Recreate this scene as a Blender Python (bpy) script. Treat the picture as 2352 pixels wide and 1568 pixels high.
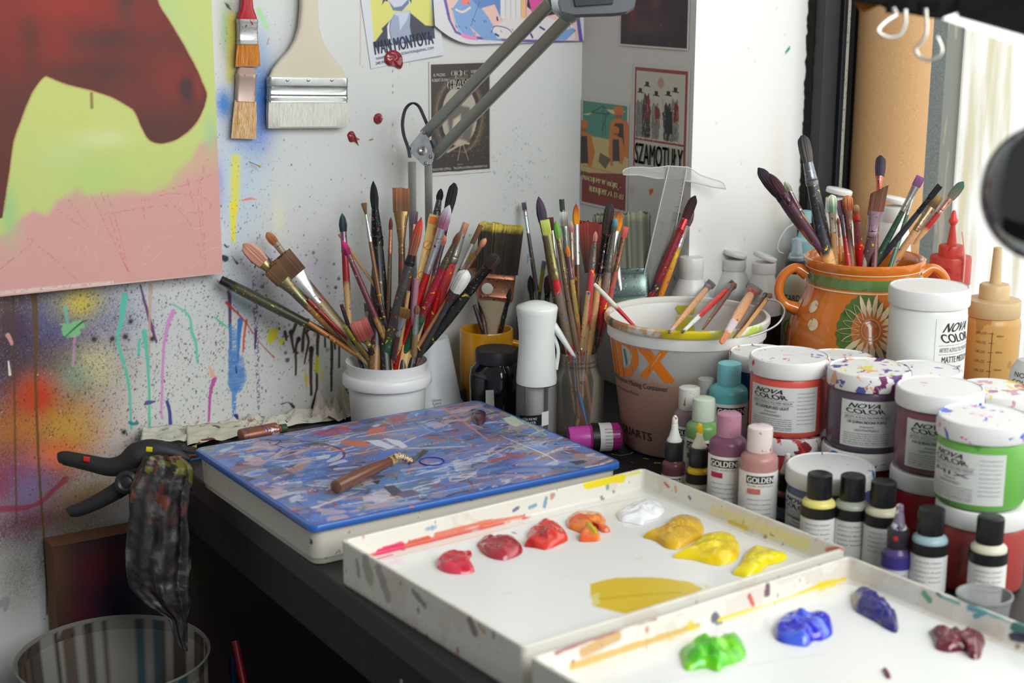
import bpy, math, random
import numpy as np
from mathutils import Matrix, Vector
for o in list(bpy.data.objects): bpy.data.objects.remove(o)
SC = bpy.context.scene
COL = SC.collection
# ------------------------------------------------------------------ camera
# table top is z = 0, x runs along the painted wall, the room corner is the origin
F = 3563.0
PITCH, ROLL, AZ = math.radians(13.59), math.radians(0.2), math.radians(32.0)
CAM = np.array([-1.3569, -1.9734, 0.623])
_fw = np.array([0, math.cos(PITCH), -math.sin(PITCH)]); _rt = np.array([1.0, 0, 0]); _up = np.cross(_rt, _fw)
_rt, _up = _rt*math.cos(ROLL)+_up*math.sin(ROLL), -_rt*math.sin(ROLL)+_up*math.cos(ROLL)
_X = np.array([math.cos(AZ), math.sin(AZ), 0]); _Y = np.array([-math.sin(AZ), math.cos(AZ), 0])
def _w(v): return np.array([v@_X, v@_Y, v[2]])
FW, RT, UP = _w(_fw), _w(_rt), _w(_up)
cam = bpy.data.cameras.new('camera'); co = bpy.data.objects.new('camera', cam); COL.objects.link(co)
co.matrix_world = Matrix([[RT[0], UP[0], -FW[0], CAM[0]], [RT[1], UP[1], -FW[1], CAM[1]], [RT[2], UP[2], -FW[2], CAM[2]], [0, 0, 0, 1]])
cam.sensor_width = 36.0; cam.lens = F/2352*36.0; cam.clip_start = 0.05
cam.dof.use_dof = True; cam.dof.focus_distance = 2.02; cam.dof.aperture_fstop = 5.0
SC.camera = co
# ------------------------------------------------------------------ light and exposure
SC.view_settings.view_transform = 'Standard'; SC.view_settings.look = 'None'
SC.view_settings.gamma = 1.0; SC.view_settings.use_curve_mapping = False
SC.view_settings.exposure = 0.0
wd = bpy.data.worlds.new('world'); SC.world = wd; wd.use_nodes = True
wd.node_tree.nodes['Background'].inputs[0].default_value = (0.93, 0.97, 1.0, 1)
wd.node_tree.nodes['Background'].inputs[1].default_value = 0.21
def area(name, loc, tgt, sx, sy, power, col):
    l = bpy.data.lights.new(name, 'AREA'); l.shape = 'RECTANGLE'; l.size = sx; l.size_y = sy; l.energy = power; l.color = col
    o = bpy.data.objects.new(name, l); COL.objects.link(o); o.location = loc
    o.rotation_euler = (Vector(tgt)-Vector(loc)).to_track_quat('-Z', 'Y').to_euler(); return o
area('window_daylight', (1.45, -1.35, 0.75), (-0.4, -0.85, 0.0), 2.2, 1.7, 62, (0.95, 0.98, 1.0))
area('front_fill', (-0.25, -2.6, 1.4), (-0.4, -0.4, 0.05), 2.0, 1.2, 64, (0.97, 0.995, 1.0))  # soft fill added from the camera side to brighten fronts, not a fixture
# ------------------------------------------------------------------ pixel rays onto real planes (photo frame 2352 x 1568)
def ray(px, py): return FW + RT*(px-1176)/F - UP*(py-784)/F
def Z(px, py, z=0.0):
    r = ray(px, py); return CAM + r*(z-CAM[2])/r[2]
def YP(px, py, y=0.0):
    r = ray(px, py); return CAM + r*(y-CAM[1])/r[1]
def XP(px, py, x=0.0):
    r = ray(px, py); return CAM + r*(x-CAM[0])/r[0]
def DP(px, py, d): return CAM + ray(px, py)*d
def depth(p): return float((np.array(p)-CAM)@FW)
# ------------------------------------------------------------------ colour and materials
def lin(c):
    c = np.array(c, float)/255.0
    return np.where(c <= 0.04045, c/12.92, ((c+0.055)/1.055)**2.4)
def rgba(c): l = lin(c); return (float(l[0]), float(l[1]), float(l[2]), 1)
_M = {}
def newmat(name):
    m = bpy.data.materials.new(name); m.use_nodes = True; return m, m.node_tree.nodes, m.node_tree.links, m.node_tree.nodes['Principled BSDF']
def mat(c, rough=0.5, metal=0.0, spec=0.4, coat=0.0, sss=0.0, name=None):
    k = ('m', tuple(c), rough, metal, spec, coat, sss)
    if k in _M: return _M[k]
    m, n, l, b = newmat(name or 'plain'); b.inputs['Base Color'].default_value = rgba(c); b.inputs['Roughness'].default_value = rough
    b.inputs['Metallic'].default_value = metal; b.inputs['Specular IOR Level'].default_value = spec; b.inputs['Coat Weight'].default_value = coat
    if sss: b.inputs['Subsurface Weight'].default_value = sss; b.inputs['Subsurface Radius'].default_value = (.01, .01, .01); b.inputs['Subsurface Scale'].default_value = 0.5
    # faint procedural wear so that nothing is perfectly uniform
    tc = n.new('ShaderNodeTexCoord'); nz = n.new('ShaderNodeTexNoise'); nz.inputs['Scale'].default_value = 60; nz.inputs['Detail'].default_value = 4
    l.new(tc.outputs['Object'], nz.inputs['Vector']); mp = n.new('ShaderNodeMapRange'); mp.inputs[1].default_value = .3; mp.inputs[2].default_value = .7
    mp.inputs[3].default_value = max(rough-.06, .02); mp.inputs[4].default_value = min(rough+.06, 1); l.new(nz.outputs['Fac'], mp.inputs[0]); l.new(mp.outputs[0], b.inputs['Roughness'])
    _M[k] = m; return m
def stained(c, stains, scale=40, amt=0.5, rough=0.5, metal=0.0, coat=0.0, vcol=False, stretch=(1, 1, 1), trans=0.0):
    """base colour (or the mesh's own colours) with hard edged procedural paint marks"""
    k = ('s', tuple(c) if c is not None else 0, tuple(map(tuple, stains)), scale, amt, rough, metal, coat, vcol, stretch, trans)
    if k in _M: return _M[k]
    m, n, l, b = newmat('paint_stained'); b.inputs['Roughness'].default_value = rough; b.inputs['Metallic'].default_value = metal; b.inputs['Coat Weight'].default_value = coat
    tc = n.new('ShaderNodeTexCoord'); oi = n.new('ShaderNodeObjectInfo')
    ad = n.new('ShaderNodeVectorMath'); ad.operation = 'ADD'; sc = n.new('ShaderNodeVectorMath'); sc.operation = 'SCALE'; sc.inputs['Scale'].default_value = 7.0
    cb = n.new('ShaderNodeCombineXYZ'); l.new(oi.outputs['Random'], cb.inputs[0]); l.new(oi.outputs['Random'], cb.inputs[1]); l.new(cb.outputs[0], sc.inputs[0])
    mpn = n.new('ShaderNodeMapping'); mpn.inputs['Scale'].default_value = stretch; l.new(tc.outputs['Object'], mpn.inputs[0])
    l.new(mpn.outputs[0], ad.inputs[0]); l.new(sc.outputs[0], ad.inputs[1])
    if vcol:
        a = n.new('ShaderNodeVertexColor'); a.layer_name = 'Col'; cur = a.outputs['Color']
    else:
        r = n.new('ShaderNodeRGB'); r.outputs[0].default_value = rgba(c); cur = r.outputs[0]
    for i, s in enumerate(stains):
        off = n.new('ShaderNodeVectorMath'); off.operation = 'ADD'; off.inputs[1].default_value = (i*3.1, i*1.7, i*.9); l.new(ad.outputs[0], off.inputs[0])
        nz = n.new('ShaderNodeTexNoise'); nz.inputs['Scale'].default_value = scale*(1+.35*i); nz.inputs['Detail'].default_value = 3; nz.inputs['Roughness'].default_value = .55; nz.inputs['Distortion'].default_value = .6
        l.new(off.outputs[0], nz.inputs['Vector']); cr = n.new('ShaderNodeMapRange'); th = .70-.16*amt; cr.inputs[1].default_value = th; cr.inputs[2].default_value = th+.02
        l.new(nz.outputs['Fac'], cr.inputs[0]); mx = n.new('ShaderNodeMix'); mx.data_type = 'RGBA'; l.new(cr.outputs[0], mx.inputs[0]); l.new(cur, mx.inputs[6]); mx.inputs[7].default_value = rgba(s); cur = mx.outputs[2]
    l.new(cur, b.inputs['Base Color'])
    if trans:
        t = n.new('ShaderNodeBsdfTranslucent'); l.new(cur, t.inputs[0]); ms = n.new('ShaderNodeMixShader'); ms.inputs[0].default_value = trans
        l.new(b.outputs[0], ms.inputs[1]); l.new(t.outputs[0], ms.inputs[2]); l.new(ms.outputs[0], n['Material Output'].inputs[0])
    _M[k] = m; return m
def vmat(rough=0.6, metal=0.0, coat=0.0, bump=0.0, bscale=300):
    k = ('v', rough, metal, coat, bump, bscale)
    if k in _M: return _M[k]
    m, n, l, b = newmat('painted_surface'); a = n.new('ShaderNodeVertexColor'); a.layer_name = 'Col'; l.new(a.outputs['Color'], b.inputs['Base Color'])
    b.inputs['Roughness'].default_value = rough; b.inputs['Metallic'].default_value = metal; b.inputs['Coat Weight'].default_value = coat; b.inputs['Coat Roughness'].default_value = .15
    if bump:
        tc = n.new('ShaderNodeTexCoord'); nz = n.new('ShaderNodeTexNoise'); nz.inputs['Scale'].default_value = bscale; nz.inputs['Detail'].default_value = 5; l.new(tc.outputs['Object'], nz.inputs['Vector'])
        bp = n.new('ShaderNodeBump'); bp.inputs['Strength'].default_value = bump; bp.inputs['Distance'].default_value = .001; l.new(nz.outputs['Fac'], bp.inputs['Height']); l.new(bp.outputs[0], b.inputs['Normal'])
    _M[k] = m; return m
def clear(c, alpha=0.15, rough=0.05, frost=0.0):
    """clear plastic or glass: see-through, with a gloss that grows at grazing angles and an optional frosting"""
    k = ('c', tuple(c), alpha, rough, frost)
    if k in _M: return _M[k]
    m, n, l, b = newmat('clear_plastic'); b.inputs['Base Color'].default_value = rgba(c); b.inputs['Roughness'].default_value = rough
    tr = n.new('ShaderNodeBsdfTransparent'); tr.inputs[0].default_value = (.97, .97, .97, 1); fr = n.new('ShaderNodeLayerWeight'); fr.inputs[0].default_value = .35
    mp = n.new('ShaderNodeMapRange'); mp.inputs[3].default_value = alpha; mp.inputs[4].default_value = min(1, alpha+.75); l.new(fr.outputs['Fresnel'], mp.inputs[0])
    ms = n.new('ShaderNodeMixShader'); l.new(mp.outputs[0], ms.inputs[0]); l.new(tr.outputs[0], ms.inputs[1])
    if frost:
        t = n.new('ShaderNodeBsdfTranslucent'); t.inputs[0].default_value = rgba(c); m2 = n.new('ShaderNodeMixShader'); m2.inputs[0].default_value = frost
        l.new(b.outputs[0], m2.inputs[1]); l.new(t.outputs[0], m2.inputs[2]); l.new(m2.outputs[0], ms.inputs[2])
    else: l.new(b.outputs[0], ms.inputs[2])
    l.new(ms.outputs[0], n['Material Output'].inputs[0]); _M[k] = m; return m
STEEL = mat((176, 178, 180), .28, .9, name='brushed_steel'); BLACKPL = mat((24, 25, 27), .42, name='black_plastic'); WHITEPL = mat((226, 228, 226), .38, sss=.1, name='white_plastic')
MIXP = [(196, 40, 36), (232, 190, 30), (52, 90, 170), (236, 236, 230), (40, 120, 90)]
# ------------------------------------------------------------------ objects
def link(name, mesh, m=None, parent=None, loc=None):
    o = bpy.data.objects.new(name, mesh); COL.objects.link(o)
    if m is not None: mesh.materials.append(m)
    if parent is not None: o.parent = parent
    if loc is not None: o.location = loc
    return o
def tag(o, label=None, cat=None, group=None, kind=None):
    if label: o['label'] = label
    if cat: o['category'] = cat
    if group: o['group'] = group
    if kind: o['kind'] = kind
    return o
def thing(name, label, cat, loc=(0, 0, 0), group=None, rot=None):
    o = bpy.data.objects.new(name, None); COL.objects.link(o); o.empty_display_size = .02; o.location = [float(v) for v in loc]
    if rot is not None: o.rotation_mode = 'QUATERNION'; o.rotation_quaternion = rot
    return tag(o, label, cat, group)
def mk(name, V, Fc, m=None, parent=None, cols=None, smooth=True, loc=None, label=None):
    me = bpy.data.meshes.new(name); V = np.asarray(V, float)
    if isinstance(Fc, np.ndarray):
        nf, k = Fc.shape; me.vertices.add(len(V)); me.vertices.foreach_set('co', V.ravel()); me.loops.add(nf*k); me.loops.foreach_set('vertex_index', Fc.astype(np.int32).ravel())
        me.polygons.add(nf); me.polygons.foreach_set('loop_start', np.arange(0, nf*k, k, dtype=np.int32)); me.update(calc_edges=True)
    else: me.from_pydata([tuple(v) for v in V], [], [tuple(int(i) for i in f) for f in Fc])
    me.polygons.foreach_set('use_smooth', [smooth]*len(me.polygons))
    if cols is not None:
        a = me.color_attributes.new('Col', 'FLOAT_COLOR', 'POINT'); c = np.ones((len(V), 4), np.float32); c[:, :3] = cols; a.data.foreach_set('color', c.ravel())
    me.validate(); me.update()
    if smooth and len(me.polygons) < 60000: me.set_sharp_from_angle(angle=math.radians(42))
    o = link(name, me, m, parent, loc)
    if label: o['label'] = label
    return o
def bevel(o, w=.002, s=2):
    b = o.modifiers.new('bevel', 'BEVEL'); b.width = w; b.segments = s; b.limit_method = 'ANGLE'; b.angle_limit = math.radians(40); return o
def box(x0, x1, y0, y1, z0, z1):
    V = [(x, y, z) for z in (z0, z1) for y in (y0, y1) for x in (x0, x1)]
    return V, [(0, 2, 3, 1), (4, 5, 7, 6), (0, 1, 5, 4), (2, 6, 7, 3), (0, 4, 6, 2), (1, 3, 7, 5)]
def mkbox(name, b, m, parent=None, bv=.002, rot=None):
    V, f = box(*b); c = np.mean(V, 0); o = mk(name, np.array(V)-c, f, m, parent, smooth=False, loc=c)
    if rot is not None: o.rotation_euler = rot
    if bv: bevel(o, bv)
    return o
def merge(parts):
    V = []; Fs = []; n = 0
    for v, f in parts:
        V += [tuple(p) for p in v]; Fs += [tuple(i+n for i in q) for q in f]; n += len(v)
    return V, Fs
def loft(rings, seg=24, cap0=True, cap1=True, ridge=0.0, seed=0, closed_profile=False, power=1.0):
    """rings of (z, a, b[, dx, dy]) ellipses stacked along z"""
    rs = np.random.RandomState(seed); k = 1+ridge*(rs.rand(seg)-.5)*2; th = np.arange(seg)*2*math.pi/seg; V = []; Fc = []
    cx = np.sign(np.cos(th))*np.abs(np.cos(th))**power; cy = np.sign(np.sin(th))*np.abs(np.sin(th))**power
    for r in rings:
        z, a, b = r[:3]; dx, dy = (r[3], r[4]) if len(r) > 3 else (0, 0)
        for i in range(seg): V.append((dx+a*k[i]*cx[i], dy+b*k[i]*cy[i], z))
    n = len(rings)
    for j in range(n-1):
        for i in range(seg):
            i2 = (i+1) % seg; Fc.append((j*seg+i, j*seg+i2, (j+1)*seg+i2, (j+1)*seg+i))
    if closed_profile:
        for i in range(seg):
            i2 = (i+1) % seg; Fc.append(((n-1)*seg+i, (n-1)*seg+i2, i2, i))
    else:
        if cap0: Fc.append(tuple(range(seg-1, -1, -1)))
        if cap1: Fc.append(tuple((n-1)*seg+i for i in range(seg)))
    return V, Fc
def lathe(prof, seg=40, cap0=True, cap1=True, closed=False): return loft([(z, r, r) for r, z in prof], seg, cap0, cap1, closed_profile=closed)
def tube(pts, rad, seg=12, flat=1.0, nrm=None, caps=True):
    """sweep along points; rad scalar or list; flat squashes across nrm"""
    P = [np.array(p, float) for p in pts]; n = len(P); rad = [rad]*n if np.isscalar(rad) else rad; V = []; Fc = []
    ref = np.array(nrm if nrm is not None else (0.123, .31, .95), float); prev = None
    for i in range(n):
        t = P[min(i+1, n-1)]-P[max(i-1, 0)]; t = t/(np.linalg.norm(t)+1e-12)
        base = ref if prev is None or nrm is not None else prev
        a = base-t*(base@t)
        if np.linalg.norm(a) < 1e-6: a = np.cross(t, (1, 0, 0))
        a = a/np.linalg.norm(a); b = np.cross(t, a); prev = a
        for k in range(seg):
            th = 2*math.pi*k/seg; V.append(P[i]+rad[i]*(a*math.cos(th)*flat+b*math.sin(th)))
    for j in range(n-1):
        for i in range(seg):
            i2 = (i+1) % seg; Fc.append((j*seg+i, j*seg+i2, (j+1)*seg+i2, (j+1)*seg+i))
    if caps: Fc.append(tuple(range(seg-1, -1, -1))); Fc.append(tuple((n-1)*seg+i for i in range(seg)))
    return V, Fc
def arc(p0, p1, p2, n=12):
    p0, p1, p2 = map(lambda p: np.array(p, float), (p0, p1, p2)); return [(1-t)**2*p0+2*t*(1-t)*p1+t*t*p2 for t in np.linspace(0, 1, n)]
def smooth_line(pts, n=40):
    P = np.array(pts, float); P = np.vstack([2*P[0]-P[1], P, 2*P[-1]-P[-2]]); out = []
    m = len(P)-3
    for u in np.linspace(0, m-1e-6, n):
        i = int(u); t = u-i; a, b, c, d = P[i:i+4]
        out.append(.5*((2*b)+(-a+c)*t+(2*a-5*b+4*c-d)*t*t+(-a+3*b-3*c+d)*t**3))
    return np.array(out)
# ------------------------------------------------------------------ value noise
def vnoise(x, y, scale, seed=0, octv=4):
    out = np.zeros(np.shape(x)); amp = 1; tot = 0; rs = np.random.RandomState(seed)
    for o in range(octv):
        g = rs.rand(64, 64); X = np.asarray(x)*scale*2**o+17.3*o+100; Y = np.asarray(y)*scale*2**o+5.1*o+100
        xi = np.floor(X).astype(int); yi = np.floor(Y).astype(int); fx = X-xi; fy = Y-yi; fx = fx*fx*(3-2*fx); fy = fy*fy*(3-2*fy)
        a = g[xi % 64, yi % 64]; b = g[(xi+1) % 64, yi % 64]; c = g[xi % 64, (yi+1) % 64]; d = g[(xi+1) % 64, (yi+1) % 64]
        out += amp*((a*(1-fx)+b*fx)*(1-fy)+(c*(1-fx)+d*fx)*fy); tot += amp; amp *= .5
    return out/tot
class Canvas:
    """colours painted over a fine grid of vertices on a real surface (u right, v up, metres)"""
    def __init__(s, us, vs, base):
        s.us = np.asarray(us, float); s.vs = np.asarray(vs, float); s.c = np.zeros((len(vs), len(us), 3)); s.c[:] = lin(base); s.U, s.V = np.meshgrid(s.us, s.vs)
    def win(s, x0, x1, y0, y1):
        i0, i1 = np.searchsorted(s.us, (x0, x1)); j0, j1 = np.searchsorted(s.vs, (y0, y1)); return slice(max(j0-1, 0), j1+1), slice(max(i0-1, 0), i1+1)
    def blend(s, w, a, col): s.c[w] = s.c[w]*(1-a[..., None])+lin(col)*a[..., None]
    def poly(s, pts, col, alpha=1.0, wob=0.0, wscale=60, soft=.0006, seed=0, streak=0.0):
        P = np.array(pts, float); pad = wob*2+soft*2; w = s.win(P[:, 0].min()-pad, P[:, 0].max()+pad, P[:, 1].min()-pad, P[:, 1].max()+pad); U = s.U[w]; V = s.V[w]
        if U.size == 0: return
        if wob: U, V = U+wob*(vnoise(U, V, wscale, seed)-.5)*2, V+wob*(vnoise(U, V, wscale, seed+9)-.5)*2
        ins = np.zeros(U.shape, bool); dm = np.full(U.shape, 1e9); n = len(P)
        for i in range(n):
            (x1, y1), (x2, y2) = P[i], P[(i+1) % n]
            if y1 != y2: ins ^= ((y1 > V) != (y2 > V)) & (U < (x2-x1)*(V-y1)/(y2-y1)+x1)
            dx, dy = x2-x1, y2-y1; t = np.clip(((U-x1)*dx+(V-y1)*dy)/(dx*dx+dy*dy+1e-12), 0, 1); dm = np.minimum(dm, np.hypot(U-x1-t*dx, V-y1-t*dy))
        a = np.clip(.5+np.where(ins, dm, -dm)/(2*soft), 0, 1)*alpha
        if streak: a = a*np.clip(1.3-streak*2.2*(vnoise(s.U[w]*.15, s.V[w], 900, seed+3, 2)), 0, 1)
        s.blend(w, a, col)
    def stroke(s, pts, wd, col, alpha=1.0, dry=0.0, soft=.0005, seed=0, wob=0.0):
        P = np.array(pts, float); n = len(P); wd = np.full(n, wd, float) if np.isscalar(wd) else np.interp(np.linspace(0, 1, n), np.linspace(0, 1, len(wd)), wd); pad = wd.max()+soft*3+wob
        w = s.win(P[:, 0].min()-pad, P[:, 0].max()+pad, P[:, 1].min()-pad, P[:, 1].max()+pad); U = s.U[w]; V = s.V[w]
        if U.size == 0: return
        if wob: U, V = U+wob*(vnoise(U, V, 90, seed)-.5)*2, V+wob*(vnoise(U, V, 90, seed+9)-.5)*2
        best = np.full(U.shape, 1e9)
        for i in range(n-1):
            (x1, y1), (x2, y2) = P[i], P[i+1]; dx, dy = x2-x1, y2-y1; t = np.clip(((U-x1)*dx+(V-y1)*dy)/(dx*dx+dy*dy+1e-12), 0, 1)
            best = np.minimum(best, np.hypot(U-x1-t*dx, V-y1-t*dy)-(wd[i]*(1-t)+wd[i+1]*t)/2)
        a = np.clip(.5-best/(2*soft), 0, 1)*alpha
        if dry: a = a*np.clip((vnoise(s.U[w], s.V[w], 500, seed, 3)-dry*.62)*12, 0, 1)
        s.blend(w, a, col)
    def spray(s, x, y, rx, ry, col, alpha=.8, grain=.5, seed=0):
        w = s.win(x-rx*2, x+rx*2, y-ry*2, y+ry*2); U = s.U[w]; V = s.V[w]
        if U.size == 0: return
        d = ((U-x)/rx)**2+((V-y)/ry)**2; a = np.exp(-d*1.1)*alpha*(1+.6*(vnoise(U, V, 18, seed)-.5)); g = np.random.RandomState(seed).rand(*U.shape)
        a = np.clip(a*(1-grain)+grain*(g < a)*np.clip(a*1.6, 0, 1), 0, 1); s.blend(w, a, col)
    def dots(s, n, x, y, sx, sy, r0, r1, cols, seed=0, asp=1.0, alpha=.9, uni=False):
        rs = np.random.RandomState(seed)
        for i in range(n):
            if uni: cx, cy = x+(rs.rand()-.5)*2*sx, y+(rs.rand()-.5)*2*sy
            else: cx, cy = x+rs.randn()*sx, y+rs.randn()*sy
            r = r0+(r1-r0)*rs.rand()**3; b = r*(1+(asp-1)*rs.rand()); w = s.win(cx-r*1.5, cx+r*1.5, cy-b*1.5, cy+b*1.5); U = s.U[w]; V = s.V[w]
            if U.size == 0: continue
            d = np.sqrt(((U-cx)/r)**2+((V-cy)/b)**2); a = np.clip((1.25-d)*2, 0, 1)*alpha*(.5+.5*rs.rand()); s.blend(w, a, cols[rs.randint(len(cols))])
def gridmesh(name, cv, fn, m, parent=None, noise=True, label=None, mask=None):
    """turn a canvas into a surface: fn(U,V) -> xyz array"""
    P = fn(cv.U, cv.V); ny, nx = cv.U.shape; I = np.arange(nx*ny).reshape(ny, nx)
    Q = np.stack([I[:-1, :-1], I[:-1, 1:], I[1:, 1:], I[1:, :-1]], -1).reshape(-1, 4)
    return mk(name, P.reshape(-1, 3), Q, m, parent, cols=np.clip(cv.c.reshape(-1, 3), 0, 1), label=label)
def uniq(a, b, step): n = max(2, int(round((b-a)/step))+1); return np.linspace(a, b, n)
# ------------------------------------------------------------------ lettering
def textmesh(s):
    cu = bpy.data.curves.new('t', 'FONT'); cu.body = s; cu.size = 1; cu.resolution_u = 3; o = bpy.data.objects.new('t', cu); COL.objects.link(o)
    dg = bpy.context.evaluated_depsgraph_get(); me = bpy.data.meshes.new_from_object(o.evaluated_get(dg)); V = np.array([v.co[:] for v in me.vertices]); Fc = [tuple(p.vertices) for p in me.polygons]
    bpy.data.objects.remove(o); bpy.data.curves.remove(cu); bpy.data.meshes.remove(me); return V, Fc
_T = {}
def text(s, w, h, fn, m, parent, name='lettering', shear=0.0, align='c', bold=0):
    """lettering fitted to a w x h box centred on 0,0 and mapped with fn(u,v)->xyz"""
    if s not in _T: _T[s] = textmesh(s)
    V, Fc = _T[s]
    if len(V) == 0: return None
    mn, mx = V.min(0), V.max(0); U = (V[:, 0]-mn[0])/(mx[0]-mn[0])-.5; W = (V[:, 1]-mn[1])/(mx[1]-mn[1]+1e-9)-.5
    u = U*w+shear*W*h; v = W*h; P = [fn(a, b) for a, b in zip(u, v)]; Fs = list(Fc)
    if bold:
        n = len(P)
        P = P+[fn(a+bold, b) for a, b in zip(u, v)]; Fs = Fs+[tuple(i+n for i in f) for f in Fc]
    return mk(name, np.array(P), Fs, m, parent, smooth=False)
def quat_z(axis, xdir):
    z = np.array(axis, float); z /= np.linalg.norm(z); x = np.array(xdir, float); x = x-z*(x@z); x /= np.linalg.norm(x); y = np.cross(z, x)
    return Matrix([[x[0], y[0], z[0]], [x[1], y[1], z[1]], [x[2], y[2], z[2]]]).to_quaternion()
# ================================================================== the setting
def struct(name, b, m, bv=0): o = mkbox(name, b, m, None, bv); return tag(o, kind='structure')
def wa(px, py, y=0.0): p = YP(px, py, y); return (p[0], p[2])
def was(L, y=0.0): return [wa(a, b, y) for a, b in L]
wallm = mat((204, 205, 203), .55, name='white_paint')
struct('floor', (-3.2, 1.2, -3.4, 0.1, -.80, -.75), stained((58, 54, 50), [(90, 84, 76), (30, 30, 34)], 9, .6, .7))
fine = .00115
us = np.concatenate([[-3.2, -2.2, -1.5, -1.1], uniq(-.95, -.002, fine), [0.0]]); vs = np.concatenate([[-.75, -.6, -.5], uniq(-.34, .60, fine), [.7, 1.2, 1.9]])
cv = Canvas(us, vs, (207, 209, 206)); U, V = cv.U, cv.V
cv.c *= (1+.05*(vnoise(U, V, 7, 3)-.5))[..., None]
K = (20, 20, 24); SPK = [(30, 28, 34), (60, 44, 60), (90, 34, 60), (40, 60, 70), (120, 40, 50)]
def sp(px, py, rx, ry, c, a=.8, g=.35, s=0):
    x, z = wa(px, py); k = .00067; cv.spray(x, z, rx*k, ry*k, c, a, g, s)
# airbrushed clouds on the left
for i, (px, py, rx, ry, c, a) in enumerate([(40, 740, 120, 150, (96, 62, 12), .9), (180, 740, 130, 90, (64, 80, 150), .85), (140, 870, 110, 110, (72, 20, 52), .95), (30, 930, 80, 160, (30, 22, 60), .95),
    (190, 690, 60, 40, (70, 110, 140), .6), (250, 830, 60, 70, (132, 130, 160), .5), (180, 715, 60, 50, (214, 190, 20), .0), (185, 695, 55, 40, (220, 196, 20), .75), (225, 840, 60, 60, (232, 220, 150), .6),
    (150, 880, 70, 50, (110, 170, 150), .7), (100, 1000, 150, 90, (200, 120, 30), .95), (150, 1000, 70, 60, (212, 178, 60), .7), (60, 1080, 150, 80, (100, 20, 40), .95), (120, 1050, 60, 40, (226, 110, 20), .9), (10, 1120, 90, 60, (150, 20, 60), .8),
    (80, 1150, 60, 90, (130, 120, 170), .85), (200, 1140, 110, 40, (160, 120, 40), .8), (120, 1190, 130, 30, (140, 18, 60), .7), (40, 1220, 110, 60, (90, 20, 50), .7), (170, 1210, 80, 60, (110, 100, 70), .7), (80, 905, 50, 46, (196, 70, 22), 1.0), (85, 915, 34, 30, (190, 50, 16), .7),
    (100, 1300, 100, 90, (40, 70, 70), .5), (30, 1330, 60, 90, (120, 110, 90), .5)]): sp(px, py, rx, ry, c, a, .35, i)
# blue and yellow airbrush right of the canvas
for i, (px, py, rx, ry, c, a) in enumerate([(600, 225, 34, 90, (44, 110, 190), 1.0), (515, 240, 20, 32, (30, 120, 200), 1.1), (575, 310, 42, 50, (60, 110, 200), .95), (590, 130, 30, 60, (110, 160, 210), .6), (560, 400, 60, 130, (176, 196, 220), .5), (505, 420, 12, 60, (150, 110, 200), .7), (535, 70, 26, 90, (120, 110, 60), .7),
    (520, 70, 14, 60, (140, 190, 110), .6), (535, 440, 50, 120, (170, 200, 220), .5), (545, 650, 60, 70, (160, 186, 208), .4), (620, 620, 70, 60, (190, 176, 206), .45), (720, 640, 60, 60, (200, 190, 212), .5), (700, 700, 70, 60, (196, 184, 208), .45)]): sp(px, py, rx, ry, c, a, .25, 40+i)
cv.stroke(was([(541, 365), (540, 430), (539, 480)]), [.013, .014, .011], (220, 214, 70), .9, 0, .003, 5)
cv.stroke(was([(536, 470), (536, 552)]), [.011, .006], (226, 216, 50), .95, 0, .001, 5); cv.stroke(was([(532, 40), (530, 180)]), .012, (200, 180, 30), .75, 0, .004, 5)
# speckle
x, z = wa(330, 790); cv.dots(5200, x, z, .155, .10, .0003, .0012, SPK, 1, 1.8, .85); x, z = wa(180, 800); cv.dots(2500, x, z, .08, .12, .0003, .0010, SPK, 2, 1.5, .8)
x, z = wa(560, 380); cv.dots(900, x, z, .05, .14, .0003, .0009, [(60, 60, 74), (90, 80, 90)], 3, 2.2, .7); x, z = wa(420, 880); cv.dots(500, x, z, .09, .07, .0004, .0013, SPK+[(180, 120, 100), (60, 140, 120)], 4, 1.8)
x, z = wa(800, 420); cv.dots(260, x, z, .2, .2, .0003, .0008, [(120, 90, 90), (90, 90, 100), (150, 120, 110)], 6, 2.5, .6); x, z = wa(1195, 385); cv.dots(240, x, z, .026, .036, .0004, .0016, [(70, 160, 190), (90, 150, 190), (120, 190, 190), (200, 150, 110)], 7, 1.4, .8)
x, z = wa(90, 600); cv.dots(160, x, z-.25, .1, .12, .0004, .0012, [(220, 214, 206), (60, 40, 40)], 8, 1.5, .7)
x, z = wa(1150, 300); cv.dots(160, x, z, .12, .18, .0003, .0008, [(150, 140, 120), (120, 110, 110)], 9, 2, .5)
# drips: (points, widths px, colour)
def dr(pts, w, c, a=.95, dry=0, wob=.0006, s=0):
    w = [q*.00067 for q in (w if isinstance(w, (list, tuple)) else [w])]; w = w if len(w) > 1 else w[0]
    cv.stroke(smooth_line(was(pts), max(8, len(pts)*5)), w, c, a, dry, .0006, s, wob)
TL = (84, 190, 166)
dr([(287, 680), (278, 740), (270, 775), (280, 820), (295, 880), (302, 985)], [14, 9, 6, 7, 6, 5], TL); dr([(298, 970), (306, 973), (316, 971)], 7, (30, 130, 130))
dr([(331, 762), (336, 800), (342, 880), (343, 985)], [12, 9, 5, 6], TL); dr([(320, 780), (318, 812)], 6, TL); dr([(395, 698), (420, 712), (436, 730), (440, 760), (450, 790), (453, 832)], [3, 4, 5, 7, 6, 4], (96, 196, 176))
dr([(322, 655), (337, 710), (348, 750), (359, 786)], [4, 6, 8, 4], (96, 40, 110)); dr([(346, 655), (344, 720), (342, 815)], [9, 6, 4], (196, 160, 140), .8)
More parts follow.
